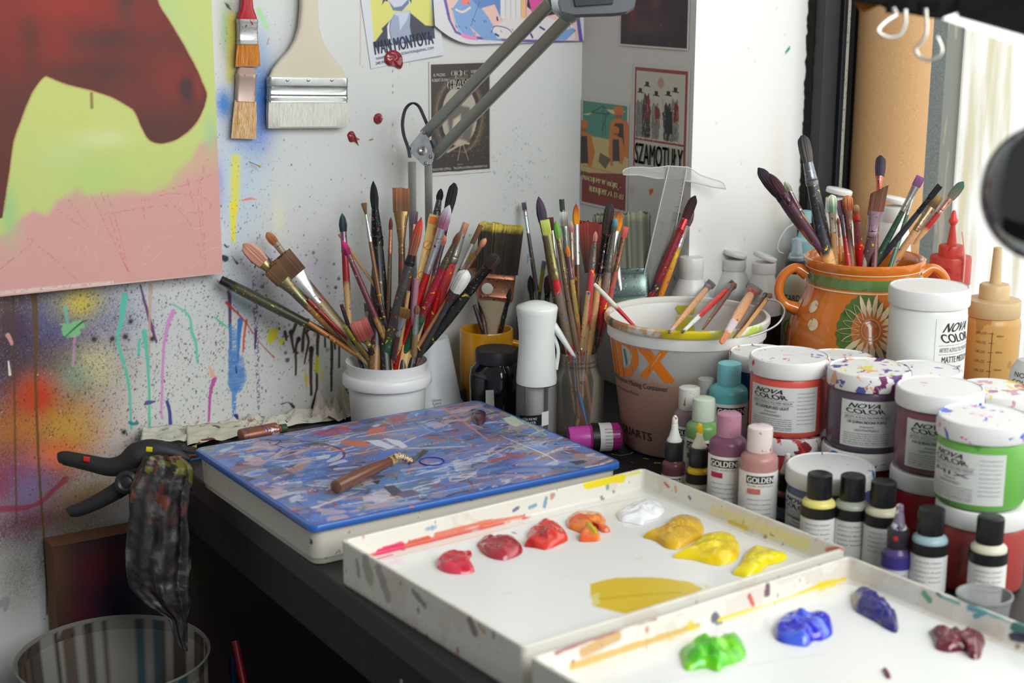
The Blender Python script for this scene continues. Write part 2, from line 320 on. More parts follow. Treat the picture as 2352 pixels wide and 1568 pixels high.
dr([(398, 715), (386, 745), (376, 800), (373, 870), (371, 950), (373, 960)], [10, 9, 6, 6, 5, 6], (206, 130, 196), .85); dr([(493, 870), (484, 900), (479, 968)], [10, 7, 5], (190, 70, 160)); dr([(480, 840), (489, 862)], [4, 10], (230, 170, 140))
dr([(384, 922), (390, 945), (392, 985)], [7, 7, 8], (20, 50, 140)); dr([(352, 984), (353, 987)], 7, (24, 40, 130)); dr([(338, 925), (356, 922)], [10, 4], (80, 70, 130))
dr([(527, 668), (528, 720), (530, 800)], [9, 7, 6], (88, 34, 96)); dr([(552, 735), (548, 780), (546, 830)], [12, 8, 5], (40, 110, 190)); dr([(566, 735), (560, 780), (558, 808)], [5, 5, 4], (206, 80, 40))
dr([(500, 645), (525, 665)], [3, 2], (200, 60, 50)); dr([(520, 695), (560, 735), (600, 790), (630, 821)], [6, 3, 2, 3], (190, 56, 36)); dr([(492, 728), (512, 744), (526, 754)], [3, 5, 2], (70, 190, 150))
cv.poly(was([(528, 740), (545, 760), (548, 840), (564, 845), (566, 870), (556, 895), (545, 905), (538, 900), (530, 900), (523, 880), (525, 800)]), (70, 140, 200), .95, .0015, 120, .0006, 3, .5)
dr([(538, 895), (537, 968)], [12, 7], (70, 140, 200), .9, .5); cv.poly(was([(524, 800), (560, 820), (563, 870), (545, 900), (526, 890)]), (60, 120, 190), .6, .001, 200, .001, 5); dr([(542, 955), (544, 968)], 10, (16, 30, 110)); dr([(541, 840), (543, 855)], [2, 4], (24, 30, 110))
dr([(585, 640), (588, 740), (592, 860), (596, 960)], [12, 10, 9, 4], (90, 70, 130), .8, .8); dr([(588, 760), (586, 800)], [5, 4], (60, 30, 90)); dr([(540, 660), (560, 700), (575, 725)], [30, 34, 10], (170, 198, 216), .5, .5)
BR = (62, 32, 16)
for pts, w in [([(676, 730), (680, 742), (672, 762)], 8), ([(668, 762), (671, 785), (676, 808)], [9, 6, 5]), ([(686, 778), (680, 800), (679, 860)], [9, 6, 5]), ([(708, 735), (698, 765), (695, 805)], [8, 8, 7]), ([(716, 752), (705, 762), (709, 782), (705, 805), (699, 834)], [8, 7, 6, 5, 4]),
    ([(732, 756), (729, 800), (728, 850), (727, 895), (717, 935)], [9, 7, 6, 6, 6]), ([(715, 800), (714, 840), (715, 906)], [10, 8, 6]), ([(746, 750), (747, 796)], 5), ([(760, 752), (762, 800), (761, 897)], [7, 8, 5]), ([(767, 758), (770, 800)], 6), ([(779, 770), (779, 843)], 5), ([(655, 762), (658, 780)], [7, 5])]: dr(pts, w, BR, .97)
for px, py, r in [(655, 766, 5), (669, 763, 6), (686, 779, 6), (715, 802, 7), (641, 755, 3), (650, 787, 4), (641, 754, 3), (656, 810, 4), (660, 827, 5), (704, 735, 5), (724, 767, 5), (741, 767, 4), (752, 803, 5), (690, 748, 3), (700, 752, 4), (712, 742, 4), (664, 746, 3), (720, 580, 4), (728, 598, 3), (767, 606, 3), (680, 595, 3), (778, 640, 4), (752, 657, 3), (771, 660, 4), (603, 658, 4), (598, 725, 3), (661, 772, 3), (641, 870, 2), (641, 725, 2), (568, 930, 2)]:
    x, z = wa(px, py); cv.dots(1, x, z, 0, 0, r*.00067, r*.00067+1e-5, [(34, 24, 20)], px)
x, z = wa(700, 690); cv.dots(70, x, z, .03, .05, .0005, .0022, [(26, 20, 24)], 11)
Yw = (222, 210, 30); cv.poly(was([(618, 756), (640, 752), (636, 775), (622, 790), (612, 785)]), Yw, .95, .002, 200, .0008, 1); cv.poly(was([(640, 775), (655, 780), (646, 798)]), Yw, .95, .002, 200, .0008, 2)
cv.poly(was([(725, 815), (735, 825), (732, 860), (722, 850)]), Yw, .9, .002, 200, .0008, 3); cv.poly(was([(702, 845), (708, 870), (704, 898), (699, 870)]), (214, 186, 26), .9, .001, 200, .0008, 4); dr([(742, 848), (735, 880)], 6, Yw, .7, .4)
dr([(646, 928), (662, 924), (674, 934)], [3, 2, 8], (20, 22, 20)); dr([(512, 590), (518, 594)], [9, 13], (24, 22, 46)); dr([(532, 588), (541, 600), (545, 604)], [1, 3, 6], (26, 24, 50)); dr([(581, 600), (588, 604), (585, 615)], [10, 5, 3], (18, 20, 26)); dr([(516, 562), (521, 567)], 4, (24, 22, 46))
cv.poly(was([(515, 4), (525, 10), (533, 25), (522, 18)]), (50, 26, 70), 1, .001); cv.poly(was([(555, 50), (560, 55), (552, 95), (553, 70)]), (196, 70, 80), .9, .001); cv.stroke(was([(594, 22), (612, 62)]), .007, (150, 220, 140), .7, .3); dr([(617, 88), (613, 102)], 2, (210, 90, 70))
dr([(556, 460), (575, 456), (590, 458)], [3, 5, 1], (226, 120, 90)); dr([(560, 385), (600, 380)], 1.2, (200, 110, 110), .5); cv.poly(was([(140, 745), (185, 735), (195, 745), (180, 770), (150, 775)]), (120, 200, 130), .8, .004, 200, .0006, 7)
dr([(148, 775), (185, 742), (200, 735)], [2, 4, 2], (50, 90, 50)); dr([(150, 705), (156, 745)], [8, 5], (110, 180, 170), .8); dr([(172, 770), (168, 840)], 5, (200, 150, 190), .6)
dr([(78, 670), (83, 780), (82, 880), (90, 1080), (105, 1300), (108, 1410)], [12, 9, 5, 5, 4, 4], (96, 66, 16), .9); dr([(30, 680), (33, 900), (38, 1200)], 4, (80, 60, 16), .7); dr([(0, 1170), (80, 1160), (150, 1100)], [14, 8, 14], (150, 16, 60), .7, 0, .002)
dr([(18, 770), (25, 782), (28, 790)], [9, 7, 5], (216, 150, 150)); dr([(19, 830), (23, 860)], [3, 5], (230, 226, 220)); dr([(0, 1390), (14, 1378), (12, 1400)], [10, 16, 8], (150, 150, 146), .9)
for px, py in [(300, 738), (288, 773), (258, 778), (216, 779), (350, 778), (285, 992)]: x, z = wa(px, py); cv.spray(x, z, .004, .004, (60, 58, 50), 1.2, .1, px); cv.dots(1, x, z, 0, 0, .0026, .0027, [(30, 28, 26)], 1)
dr([(250, 842), (280, 842), (330, 832)], 5, (200, 170, 150), .5, .4); dr([(286, 803), (310, 800)], 1.2, K, .6)
for py in (163, 197, 213, 286, 336, 376): dr([(902, py-2), (902, py+2)], 2, K, .8)
dr([(828, 0), (828, 80), (827, 150)], 1.6, (190, 110, 100), .7); dr([(848, 322), (856, 320)], [2, 3], (140, 40, 50)); dr([(905, 340), (908, 350)], 2, (240, 240, 238)); dr([(1213, 585), (1212, 602)], 3, (40, 130, 200)); dr([(841, 431), (850, 430)], 1.5, (120, 170, 210), .6)
x, z = wa(1130, 455); cv.dots(16, x, z, .04, .03, .001, .004, [(186, 180, 150)], 12, 1.2, .25); cv.spray(*wa(640, 500), .01, .03, (228, 226, 190), .5, 0, 3)
wl = gridmesh('wall_left', cv, lambda U, V: np.stack([U, np.zeros_like(U), V], -1), vmat(.5, bump=.25, bscale=160)); tag(wl, kind='structure'); del cv, U, V
# wall right of the corner (a pier beside the window), the window reveal and the wall beyond
cw = Canvas(uniq(-.273, 0, .0014), np.concatenate([[-.75, -.3], uniq(-.02, .62, .0014), [1.2, 1.9]]), (205, 201, 194))
cw.dots(120, -.2, .2, .05, .06, .0004, .0022, [(150, 60, 90), (120, 50, 60), (80, 70, 70), (190, 120, 130)], 5, 2, .7); cw.dots(90, -.13, .4, .1, .15, .0004, .0009, [(120, 100, 90)], 6, 2, .6)
def wb(px, py, x=0.0): p = XP(px, py, x); return (p[1], p[2])
cw.poly([wb(a, b) for a, b in ((1490, 435), (1500, 432), (1501, 440), (1493, 450))], (214, 96, 30), 1, .0006); cw.stroke([wb(1570, 450), wb(1560, 480), wb(1552, 505)], .002, (190, 70, 80), .8, .6); cw.spray(*wb(1450, 437), .012, .012, (180, 120, 140), .5, .8, 3)
cw.spray(*wb(1460, 620), .05, .05, (190, 180, 165), .6, .3, 5); o = gridmesh('wall_right', cw, lambda U, V: np.stack([np.zeros_like(U), U, V], -1), vmat(.55)); tag(o, kind='structure')
c2 = Canvas(uniq(0, .44, .003), np.concatenate([[-.75, -.3], uniq(0, .62, .003), [1.2, 1.9]]), (226, 226, 223)); c2.dots(60, .12, .3, .12, .2, .0012, .0018, [(150, 140, 130), (190, 170, 160)], 5, 1.5, .6)
c2.spray(.16, .3, .02, .1, (208, 196, 182), .5, .2, 2); p = YP(1809, 115, -.273); c2.stroke([(p[0]-.003, p[2]-.003), (p[0]+.003, p[2]+.003)], .004, (40, 150, 100), 1)
o = gridmesh('trim_1', c2, lambda U, V: np.stack([U, np.full_like(U, -.273), V], -1), vmat(.5)); tag(o, kind='structure')
struct('wall_pier_core', (0.002, .44, -.271, -.001, -.75, 1.9), wallm).name = 'wall_corner'
o = struct('wall_window_below', (.02, .47, -3.3, -.274, -.75, -.0305), wallm); o.name = 'wall_window'
# window: black frame profiles by the reveal, frosted dirty pane
wf = tag(mk('window_1', *box(.44, .47, -3.3, -.275, -.03, .0), mat((40, 42, 44), .5), smooth=False), kind='structure')
pane, n_, l_, b_ = newmat('dirty_frosted_glass'); b_.inputs['Base Color'].default_value = rgba((236, 236, 226)); b_.inputs['Roughness'].default_value = .5
t_ = n_.new('ShaderNodeBsdfTranslucent'); tr_ = n_.new('ShaderNodeBsdfTransparent'); m1 = n_.new('ShaderNodeMixShader'); m2 = n_.new('ShaderNodeMixShader'); m1.inputs[0].default_value = .8; m2.inputs[0].default_value = .45
tc_ = n_.new('ShaderNodeTexCoord'); mp_ = n_.new('ShaderNodeMapping'); mp_.inputs['Scale'].default_value = (8, 8, .7); nz_ = n_.new('ShaderNodeTexNoise'); nz_.inputs['Scale'].default_value = 6; nz_.inputs['Detail'].default_value = 6
cr_ = n_.new('ShaderNodeValToRGB'); cr_.color_ramp.elements[0].color = rgba((222, 216, 190)); cr_.color_ramp.elements[1].color = rgba((252, 252, 250)); cr_.color_ramp.elements[0].position = .38; cr_.color_ramp.elements[1].position = .55
l_.new(tc_.outputs['Object'], mp_.inputs[0]); l_.new(mp_.outputs[0], nz_.inputs['Vector']); l_.new(nz_.outputs['Fac'], cr_.inputs[0]); l_.new(cr_.outputs[0], t_.inputs[0]); l_.new(cr_.outputs[0], b_.inputs['Base Color'])
l_.new(b_.outputs[0], m1.inputs[1]); l_.new(t_.outputs[0], m1.inputs[2]); l_.new(m1.outputs[0], m2.inputs[1]); l_.new(tr_.outputs[0], m2.inputs[2]); l_.new(m2.outputs[0], n_['Material Output'].inputs[0])
yx0 = float(XP(2200, 230, .442)[1])
mk('pane', *box(.446, .450, -3.3, yx0, 0, 1.9), pane, wf, smooth=False)
fm = mat((38, 39, 40), .45, name='black_window_frame')
# frame profiles that stand against the reveal: rough edged sealing foam, black profile, pale strip, black profile
ys = -.276
def xr(px, y=-.30): return YP(px, 200, y)[0]
rs = np.random.RandomState(3); zz = np.linspace(0, 1.2, 260); ed = xr(1876)+(rs.rand(260)-.5)*.0035
V = [(ed[i], ys, zz[i]) for i in range(260)]+[(xr(1892), ys, zz[i]) for i in range(260)]+[(ed[i]+.002, ys-.008, zz[i]) for i in range(260)]+[(xr(1892), ys-.008, zz[i]) for i in range(260)]
Fc = []
for i in range(259): Fc += [(520+i, 780+i, 781+i, 521+i), (i, 520+i, 521+i, i+1)]
mk('sealing_foam', V, Fc, mat((22, 20, 14), .95), wf, smooth=False)
mkbox('frame_profile', (xr(1882), xr(1917), -.305, ys, 0, 1.2), fm, wf, .001); mkbox('frame_profile', (xr(1917), xr(1926), -.312, ys, 0, 1.2), mat((30, 33, 40), .3), wf, .001)
mkbox('weather_strip', (xr(1926), xr(1943), -.303, ys, 0, 1.2), stained((176, 172, 158), [(140, 136, 124)], 300, .8, .8), wf, .001)
mkbox('frame_profile', (xr(1943), xr(1953), -.310, ys, 0, 1.2), mat((10, 11, 14), .4), wf, .001); mkbox('frame_profile', (xr(1953), xr(1960), -.312, ys, 0, 1.2), mat((38, 42, 60), .3), wf, .001); mkbox('frame_profile', (xr(1960), .434, -.284, ys, 0, 1.2), mat((10, 11, 14), .5), wf, .001)
# grey weathered strip at the edge of the pane
def yx(px, x=.442, py=230): return XP(px, py, x)[1]
mk('frosted_strip', [(.442, yx(2166), 0), (.442, yx(2134), 0), (.442, yx(2134), 1.9), (.442, yx(2166), 1.9)], [(0, 1, 2, 3)], stained((138, 146, 144), [(124, 132, 132), (160, 166, 160)], 320, .8, .7, trans=.3), wf, smooth=False)
mk('frosted_strip', [(.442, yx(2200), 0), (.442, yx(2166), 0), (.442, yx(2166), 1.9), (.442, yx(2200), 1.9)], [(0, 1, 2, 3)], stained((160, 164, 156), [(188, 184, 164)], 90, .9, .7, stretch=(1, 1, .1), trans=.38), wf, smooth=False)
mkbox('frame_profile', (.434, .4405, yx(2134), -.275, 0, 1.9), fm, wf, .001)
# ================================================================== table
tb = thing('work_table', 'black paint-spattered work table under everything in the corner', 'table', (-.35, -.9, -.75))
tm = stained((27, 28, 31), [(96, 110, 20), (56, 60, 66), (40, 46, 70)], 60, -.25, .45)
def tpart(n, b, m, bv=.002): o = mkbox(n, b, m, None, bv); o.parent = tb; o.location = Vector(o.location)-Vector(tb.location); return o
tpart('table_top', (-.712, -.0005, -1.75, -.001, -.03, 0), tm); tpart('table_top', (-.0005, .4395, -1.75, -.2745, -.03, 0), tm)
tpart('apron', (-.700, -.66, -1.70, -.05, -.095, -.03), mat((22, 22, 23), .6))
for x, y in ((-.30, -.08), (-.40, -1.68), (-.06, -1.68)): tpart('leg', (x-.02, x+.02, y-.02, y+.02, -.75, -.03), mat((22, 22, 23), .6))
def tabmark(pts, w, c):
    P = [Z(a, b)+np.array([0, 0, .0006]) for a, b in pts]; o = mk('paint_mark', *tube(P, w, 8, .3, (0, 0, 1)), mat(c, .6)); o.parent = tb; o.location = -Vector(tb.location)
tabmark([(1405, 1043), (1425, 1047), (1448, 1043), (1454, 1038)], .0008, (120, 130, 80)); tabmark([(1478, 1053), (1490, 1055)], .002, (110, 120, 30)); tabmark([(1502, 1064), (1518, 1064)], .003, (110, 130, 20)); tabmark([(1450, 1062), (1455, 1063)], .001, (90, 110, 20))
o = mk('paint_mark', *tube([(-.7128, -.742, -.05), (-.7128, -.742, -.075)], .0022, 8, .4, (1, 0, 0)), mat((150, 150, 140), .6)); o.parent = tb; o.location = -Vector(tb.location)
# ================================================================== horse canvas on the wall
x1, x0, z0, yf = -.6015, -1.35, .2205, -.03
pc = thing('painted_canvas', 'large canvas of a red-brown horse head over lime and pink, hung on the spattered wall', 'painting', (x0, -.015, z0))
cp = Canvas(uniq(-.93, x1, .0012), uniq(z0, .66, .0012), (212, 158, 151)); U, V = cp.U, cp.V; cp.c *= (1+.05*(vnoise(U, V, 14, 1)-.5))[..., None]
def pa(L): return was(L, yf)
G = (196, 208, 122)
cp.poly(pa([(-60, -60), (-60, 560), (5, 540), (45, 500), (80, 480), (105, 495), (135, 460), (175, 430), (200, 445), (240, 440), (290, 435), (340, 440), (390, 420), (420, 380), (460, 330), (510, 300), (520, -60)]), G, 1, .004, 50, .004, 2)
for px, py, rx, ry, c, a in [(200, 300, 130, 70, (206, 210, 116), .6), (230, 320, 60, 20, (214, 220, 160), .8), (460, 60, 60, 80, (200, 210, 120), .7), (440, 110, 40, 60, (188, 206, 140), .6), (220, 400, 60, 40, (170, 206, 122), .6), (20, 490, 20, 60, (160, 200, 130), .8), (484, 310, 14, 40, (160, 200, 150), .8), (120, 230, 60, 50, (206, 210, 110), .6), (300, 380, 160, 30, (190, 208, 118), .5), (150, 360, 50, 24, (192, 212, 150), .5), (380, 20, 40, 60, (176, 206, 140), .5)]:
    x, z = wa(px, py, yf); cp.spray(x, z, rx*.00066, ry*.00066, c, a, 0, px)
cp.poly(pa([(200, 435), (350, 405), (440, 380), (400, 440), (300, 450)]), (190, 196, 120), .35, .004, 60, .006, 3)
horse = [(-80, -80), (360, -80), (362, 0), (390, 50), (420, 100), (447, 150), (465, 190), (474, 215), (470, 240), (455, 275), (435, 300), (405, 320), (380, 328), (360, 328), (340, 318), (325, 290), (308, 255), (285, 238), (250, 220), (200, 205), (150, 192), (115, 178), (104, 175), (92, 185), (75, 210), (50, 270), (30, 330), (20, 400), (5, 500), (-80, 520)]
horse = [tuple(p) for p in smooth_line(horse[1:-1], 160)]; horse = [(-80, -80)]+horse+[(-80, 520)]
cp.stroke([*pa(horse[6:-2])], .0035, (184, 66, 50), .5, .3, .001); cp.poly(pa(horse), (88, 40, 30), 1, .0008, 90, .0008, 5)
for i, (px, py, rx, ry, c, a) in enumerate([(110, 60, 170, 80, (142, 36, 22), 1), (20, 120, 60, 60, (128, 34, 22), .8), (240, 40, 120, 40, (132, 34, 22), .8), (340, 150, 60, 60, (128, 38, 26), .8), (400, 180, 50, 46, (136, 38, 26), .9), (340, 220, 70, 36, (110, 42, 36), .7), (70, 90, 24, 70, (86, 36, 26), .7), (280, 90, 90, 26, (76, 36, 28), .7), (250, 160, 120, 30, (78, 36, 28), .7), (340, 290, 40, 30, (78, 42, 38), .7), (430, 205, 16, 22, (70, 36, 36), 1.1), (200, 100, 40, 20, (90, 44, 36), .5), (455, 200, 10, 30, (134, 46, 36), .6), (140, 10, 90, 20, (150, 38, 22), .8), (5, 300, 24, 160, (100, 36, 26), .6), (290, 10, 18, 40, (88, 44, 38), .8)]):
    x, z = wa(px, py, yf); w = cp.win(x-rx*.0013, x+rx*.0013, z-ry*.0013, z+ry*.0013); Uw, Vw = cp.U[w], cp.V[w]
    d = ((Uw-x)/(rx*.00066))**2+((Vw-z)/(ry*.00066))**2; aa = np.clip(np.exp(-d)*a*1.2*(.4+1.2*vnoise(Uw*.6+Vw*.5, Vw-Uw*.5, 26, i)), 0, 1)
    Pp = np.array(pa(horse)); ins = np.zeros(Uw.shape, bool)
    for k in range(len(Pp)):
        (xa, ya), (xb, yb) = Pp[k], Pp[(k+1) % len(Pp)]
        if ya != yb: ins ^= ((ya > Vw) != (yb > Vw)) & (Uw < (xb-xa)*(Vw-ya)/(yb-ya)+xa)
    cp.blend(w, aa*ins, c)
cp.stroke(pa([(210, 215), (211, 247)]), .004, (140, 116, 50), .9, 0, .001); rc = (206, 110, 100)
for L in ([(62, 548), (74, 556), (0, 618)], [(74, 556), (120, 590), (195, 660)], [(150, 448), (205, 528), (130, 480)], [(208, 445), (250, 530), (296, 626)], [(245, 440), (270, 520), (298, 630)], [(385, 455), (440, 520), (472, 618)], [(478, 365), (455, 450), (473, 610)], [(330, 460), (390, 445), (460, 450), (485, 475), (450, 490), (380, 472), (240, 492)], [(325, 455), (332, 500)], [(430, 410), (445, 470)], [(500, 395), (440, 420), (370, 440)], [(468, 370), (462, 450), (470, 560)], [(232, 440), (268, 545), (292, 620)]):
    cp.stroke(smooth_line(pa(L), 24), .0012, rc, .8, .75, .0006)
for k in range(26): r = np.random.RandomState(k); a = wa(150+r.rand()*330, 480+r.rand()*140, yf); cp.stroke([a, (a[0]+(r.rand()-.3)*.03, a[1]+.02*r.rand())], .0007, (226, 196, 190), .5, .6)
cp.stroke(pa([(0, 672), (120, 660), (260, 648)]), .004, (222, 206, 198), .8, .6); cp.stroke(pa([(0, 676), (508, 629)]), .0012, (214, 200, 190), .9)
o = gridmesh('canvas_face', cp, lambda U, V: np.stack([U, np.full_like(U, yf), V], -1), vmat(.6, bump=.3, bscale=900)); o.parent = pc; o.location = -Vector(pc.location)
o = mkbox('stretcher_frame', (x0, x1, yf+.0006, -.002, z0, 1.0), mat((206, 196, 186), .8), None, .001); o.parent = pc; o.location = Vector(o.location)-Vector(pc.location); del cp, U, V
# ================================================================== dark canvas under the table
lc = thing('leaning_canvas', 'dark painted canvas leaning on the wall below the table', 'painting', (-.74, -.03, -.75))
c3 = Canvas(uniq(-.858, -.38, .003), uniq(-.75, -.112, .003), (52, 34, 44))
for px, py, rx, ry, c in [(230, 1310, 60, 50, (110, 20, 24)), (200, 1400, 60, 30, (96, 20, 24)), (300, 1380, 80, 90, (30, 24, 60)), (130, 1300, 30, 120, (86, 56, 30)), (420, 1300, 100, 100, (60, 60, 40))]: x, z = wa(px, py, -.05); c3.spray(x, z, rx*.0007, ry*.0007, c, .9, .1, px)
o = gridmesh('canvas_face', c3, lambda U, V: np.stack([U, np.full_like(U, -.05), V], -1), vmat(.6)); o.parent = lc; o.location = -Vector(lc.location)
o = mkbox('stretcher_frame', (-.858, -.38, -.0495, -.01, -.75, -.112), mat((110, 76, 52), .8), None, .001); o.parent = lc; o.location = Vector(o.location)-Vector(lc.location)
# ================================================================== posters
def poster(cvs, org, uax, vax, name, label, curl=None, parent_m=None, off=.0012):
    """paper sheet with thickness, canvas in local metres"""
    org, uax, vax = map(lambda q: np.array(q, float), (org, uax, vax)); nrm = np.cross(uax, vax); nrm /= np.linalg.norm(nrm)
    t = thing(name, label, 'poster', org)
    fn = lambda u, v: uax*u+vax*v+nrm*(off+(curl(u, v) if curl else 0))
    fa = lambda U, V: uax*U[..., None]+vax*V[..., None]+nrm*(off+(curl(U, V) if curl else 0*U))[..., None]
    s = gridmesh('sheet', cvs, fa, vmat(.45), t); so = s.modifiers.new('thick', 'SOLIDIFY'); so.thickness = .0004; so.offset = -1
    return t, fn, nrm
def ptext(s, w, h, fn, cx, cy, m, t, rot=0, **k):
    c, q = math.cos(rot), math.sin(rot); return text(s, w, h, lambda a, b: fn(cx+a*c-b*q, cy+a*q+b*c)+fn.n*.0013, m, t, **k)
class FN:
    def __init__(s, f, n): s.f, s.n = f, n
    def __call__(s, u, v): return s.f(u, v)
NAVY = mat((50, 54, 84), .5)
# portrait sheet, tilted
ang = math.radians(8.3); ux = np.array([math.cos(ang), 0, math.sin(ang)]); vx = np.array([-math.sin(ang), 0, math.cos(ang)]); org = np.array([-.359, 0, .4825]); Wd, Hd = .1165, .16
def loc(px, py, org=org, ux=ux, vx=vx): p = YP(px, py, -.001)-org; return (float(p@ux), float(p@vx))
c = Canvas(uniq(0, Wd, .0006), uniq(0, Hd, .0006), (206, 208, 214)); L = lambda q: [loc(*a) for a in q]
c.poly(L([(847, -40), (860, 110), (996, 88), (982, -40)]), (212, 208, 110), 1, 0); c.poly(L([(860, 110), (858, 100), (879, 72), (876, 66), (900, 42), (940, 28), (975, 58), (994, 60), (996, 88)]), (54, 58, 76), 1)
c.poly(L([(896, 44), (893, 70), (898, 92), (903, 103), (890, 88), (889, 60)]), (214, 216, 222)); c.poly(L([(903, 103), (894, 70), (898, 44), (905, 30), (942, 24), (940, 60), (945, 92)]), (150, 160, 184)); c.poly(L([(900, 30), (915, 38), (918, 70), (934, 45), (940, 26)]), (190, 196, 212))
c.poly(L([(895, -40), (893, 8), (902, 22), (920, 26), (938, 15), (945, -40)]), (196, 200, 214)); c.poly(L([(892, 2), (905, 17), (922, 14), (938, -3), (938, 8), (922, 26), (902, 24)]), (108, 118, 150)); c.poly(L([(874, -40), (879, 0), (877, 12), (884, 2), (890, 4), (894, -40)]), (54, 58, 80)); c.poly(L([(937, -40), (940, 2), (944, 8), (946, -40)]), (54, 58, 80))
t, f, n = poster(c, org, ux, vx, 'portrait_poster', 'yellow portrait poster with navy lettering, tilted on the wall', lambda u, v: .012*(u/Wd)**2*np.clip(1-v/Hd*1.2, 0, 1)*.5); fn = FN(f, n)
ptext('IVAN MONTOYA', .0925, .0185, fn, .0555, .0275, NAVY, t, bold=.0006); ptext('IVANMONTOYAILLUSTRATION@GMAIL.COM', .0905, .0048, fn, .0555, .0125, NAVY, t); ptext('248.345.9920', .028, .004, fn, .022, .0065, NAVY, t)
# pink illustrated poster across the corner of the wall
org = np.array([-.262, 0, .513]); ux = np.array([1., 0, 0]); vx = np.array([0, 0, 1.])
c = Canvas(uniq(0, .262, .0007), uniq(0, .12, .0007), (208, 208, 212))
def loc2(px, py): p = YP(px, py, -.004)-org; return (float(p[0]), float(p[2]))
L = lambda q: [loc2(*a) for a in q]
c.poly(L([(1005, -50), (1025, 60), (1040, 86), (1180, 96), (1340, 102), (1320, -50)]), (96, 86, 160)); c.poly(L([(1013, -50), (1032, 60), (1044, 80), (1180, 90), (1330, 94), (1313, -50)]), (226, 186, 176))
BLp = (122, 158, 206)
c.poly(L([(1060, -10), (1035, 30), (1042, 70), (1060, 90), (1095, 92), (1075, 60), (1110, 92), (1150, 92), (1120, 40), (1100, 12), (1110, -40)]), BLp); c.poly(L([(1095, -40), (1080, -5), (1100, 20), (1135, 10), (1150, 45), (1162, 30), (1165, -40)]), (96, 132, 190))
c.stroke(L([(1078, 60), (1100, 5)]), .0008, (60, 80, 130)); c.stroke(L([(1036, 30), (1042, 60), (1055, 80)]), .002, (150, 190, 220)); c.poly(L([(1055, 80), (1090, 84), (1092, 92), (1056, 90)]), (226, 130, 180)); c.poly(L([(1055, -10), (1075, -10), (1078, 8), (1060, 14)]), (230, 120, 110)); c.stroke(smooth_line(L([(1045, 28), (1060, 30), (1078, 18)]), 12), .003, (226, 206, 190))
for i in range(5): c.poly(L([(1150+i*12, -40), (1148+i*12, 40), (1154+i*12, 46), (1160+i*12, 40), (1161+i*12, -40)]), (216, 214, 214) if i < 4 else (232, 180, 130)); c.stroke(L([(1161+i*12, -20), (1160+i*12, 38)]), .0007, (70, 70, 90))
c.poly(L([(1160, 44), (1260, 40), (1320, 60), (1320, 92), (1140, 88), (1125, 66)]), (214, 212, 214), .9); c.stroke(smooth_line(L([(1125, 75), (1135, 60), (1165, 66), (1180, 85)]), 20), .0015, (80, 90, 140)); c.poly(L([(1215, -40), (1210, 15), (1240, 40), (1290, 30), (1290, -40)]), (36, 36, 60)); c.poly(L([(1215, 0), (1222, 35), (1250, 38), (1245, 5), (1275, 30), (1285, -20), (1240, -30)]), (214, 80, 150))
for q in ([(1290, 80), (1320, 70)], [(1135, 78), (1142, 82)], [(1218, 78), (1222, 86)], [(1140, 40), (1141, 46)], [(1240, 62), (1250, 68)]): c.stroke(L(q), .003, (50, 60, 120))
c.poly(L([(1275, 92), (1290, 70), (1318, 64), (1320, 74), (1300, 92)]), BLp)
for k in range(24): r = np.random.RandomState(k+5); a = loc2(1020+r.rand()*300, 5+r.rand()*80); c.stroke([a, (a[0]+.0015, a[1]-.002)], .001, (40, 40, 80))
# trim the lower left of the sheet to its curled outline by lifting it off the wall
def sheet2(U, V):
    k = np.clip((.07-U)/.07, 0, 1)**2; return np.stack([U*(1-.0*k), -.0022-.0*k-.010*np.clip((.11-V)/.11, 0, 1)*np.clip(1-U/.26, .2, 1), V+.028*k*np.clip((.12-V)/.12, 0, 1)], -1)
t = thing('illustrated_poster', 'large pink and blue illustrated poster with a violet border, behind the lamp arm', 'poster', org); o = gridmesh('sheet', c, sheet2, vmat(.45), t); so = o.modifiers.new('thick', 'SOLIDIFY'); so.thickness = .0004
# dark oval portrait card
org = np.array([-.2665, 0, .3255]); c = Canvas(uniq(0, .1045, .0006), uniq(0, .1645, .0006), (206, 202, 196)); c.poly([(.003, .005), (.1015, .005), (.1015, .1605), (.003, .1605)], (58, 52, 50), 1, 0, 60, .0003); cx, cy = .050, .085
el = lambda a, b, x=0, y=0: [(cx+x+a*math.cos(i*.2618), cy+y+b*math.sin(i*.2618)) for i in range(24)]
c.poly(el(.044, .060), (88, 74, 60), 1, .003, 300, .001, 2); c.poly(el(.036, .051), (52, 46, 42), 1, .001, 300); c.stroke(el(.039, .055)+[el(.039, .055)[0]], .002, (128, 108, 84), .8, .5); c.poly(el(.030, .044), (176, 166, 150), 1, .001)
c.poly([(cx-.018, cy-.028), (cx-.02, cy+.0), (cx-.004, cy+.018), (cx+.016, cy+.012), (cx+.024, cy-.01), (cx+.018, cy-.04)], (92, 84, 80), .9, .002, 120, .002); c.poly([(cx-.014, cy-.03), (cx-.01, cy-.005), (cx+.002, cy+.002), (cx+.004, cy-.03)], (198, 186, 168), .9, .001, 120, .002)
c.poly([(.003, .005), (.003, .048), (.03, .036), (.06, .03), (.1, .05), (.1015, .005)], (56, 50, 48), 1, .002); c.dots(160, .03, .04, .02, .012, .0004, .001, [(150, 126, 90)], 3, 1, .6); c.dots(160, .083, .05, .008, .02, .0004, .001, [(140, 118, 84)], 4, 1, .6)
c.stroke([(.03, .034), (.056, .046), (.066, .044)], .003, (176, 160, 140)); c.stroke([(.052, .044), (.047, .02)], .0008, (170, 160, 140)); c.stroke([(.056, .044), (.065, .02)], .0008, (170, 160, 140))
t, f, n = poster(c, org, (1, 0, 0), (0, 0, 1), 'film_poster', 'dark brown film card with an ornate oval frame, behind the lamp joint', off=.0014); fn = FN(f, n); CR = mat((206, 200, 188), .6)
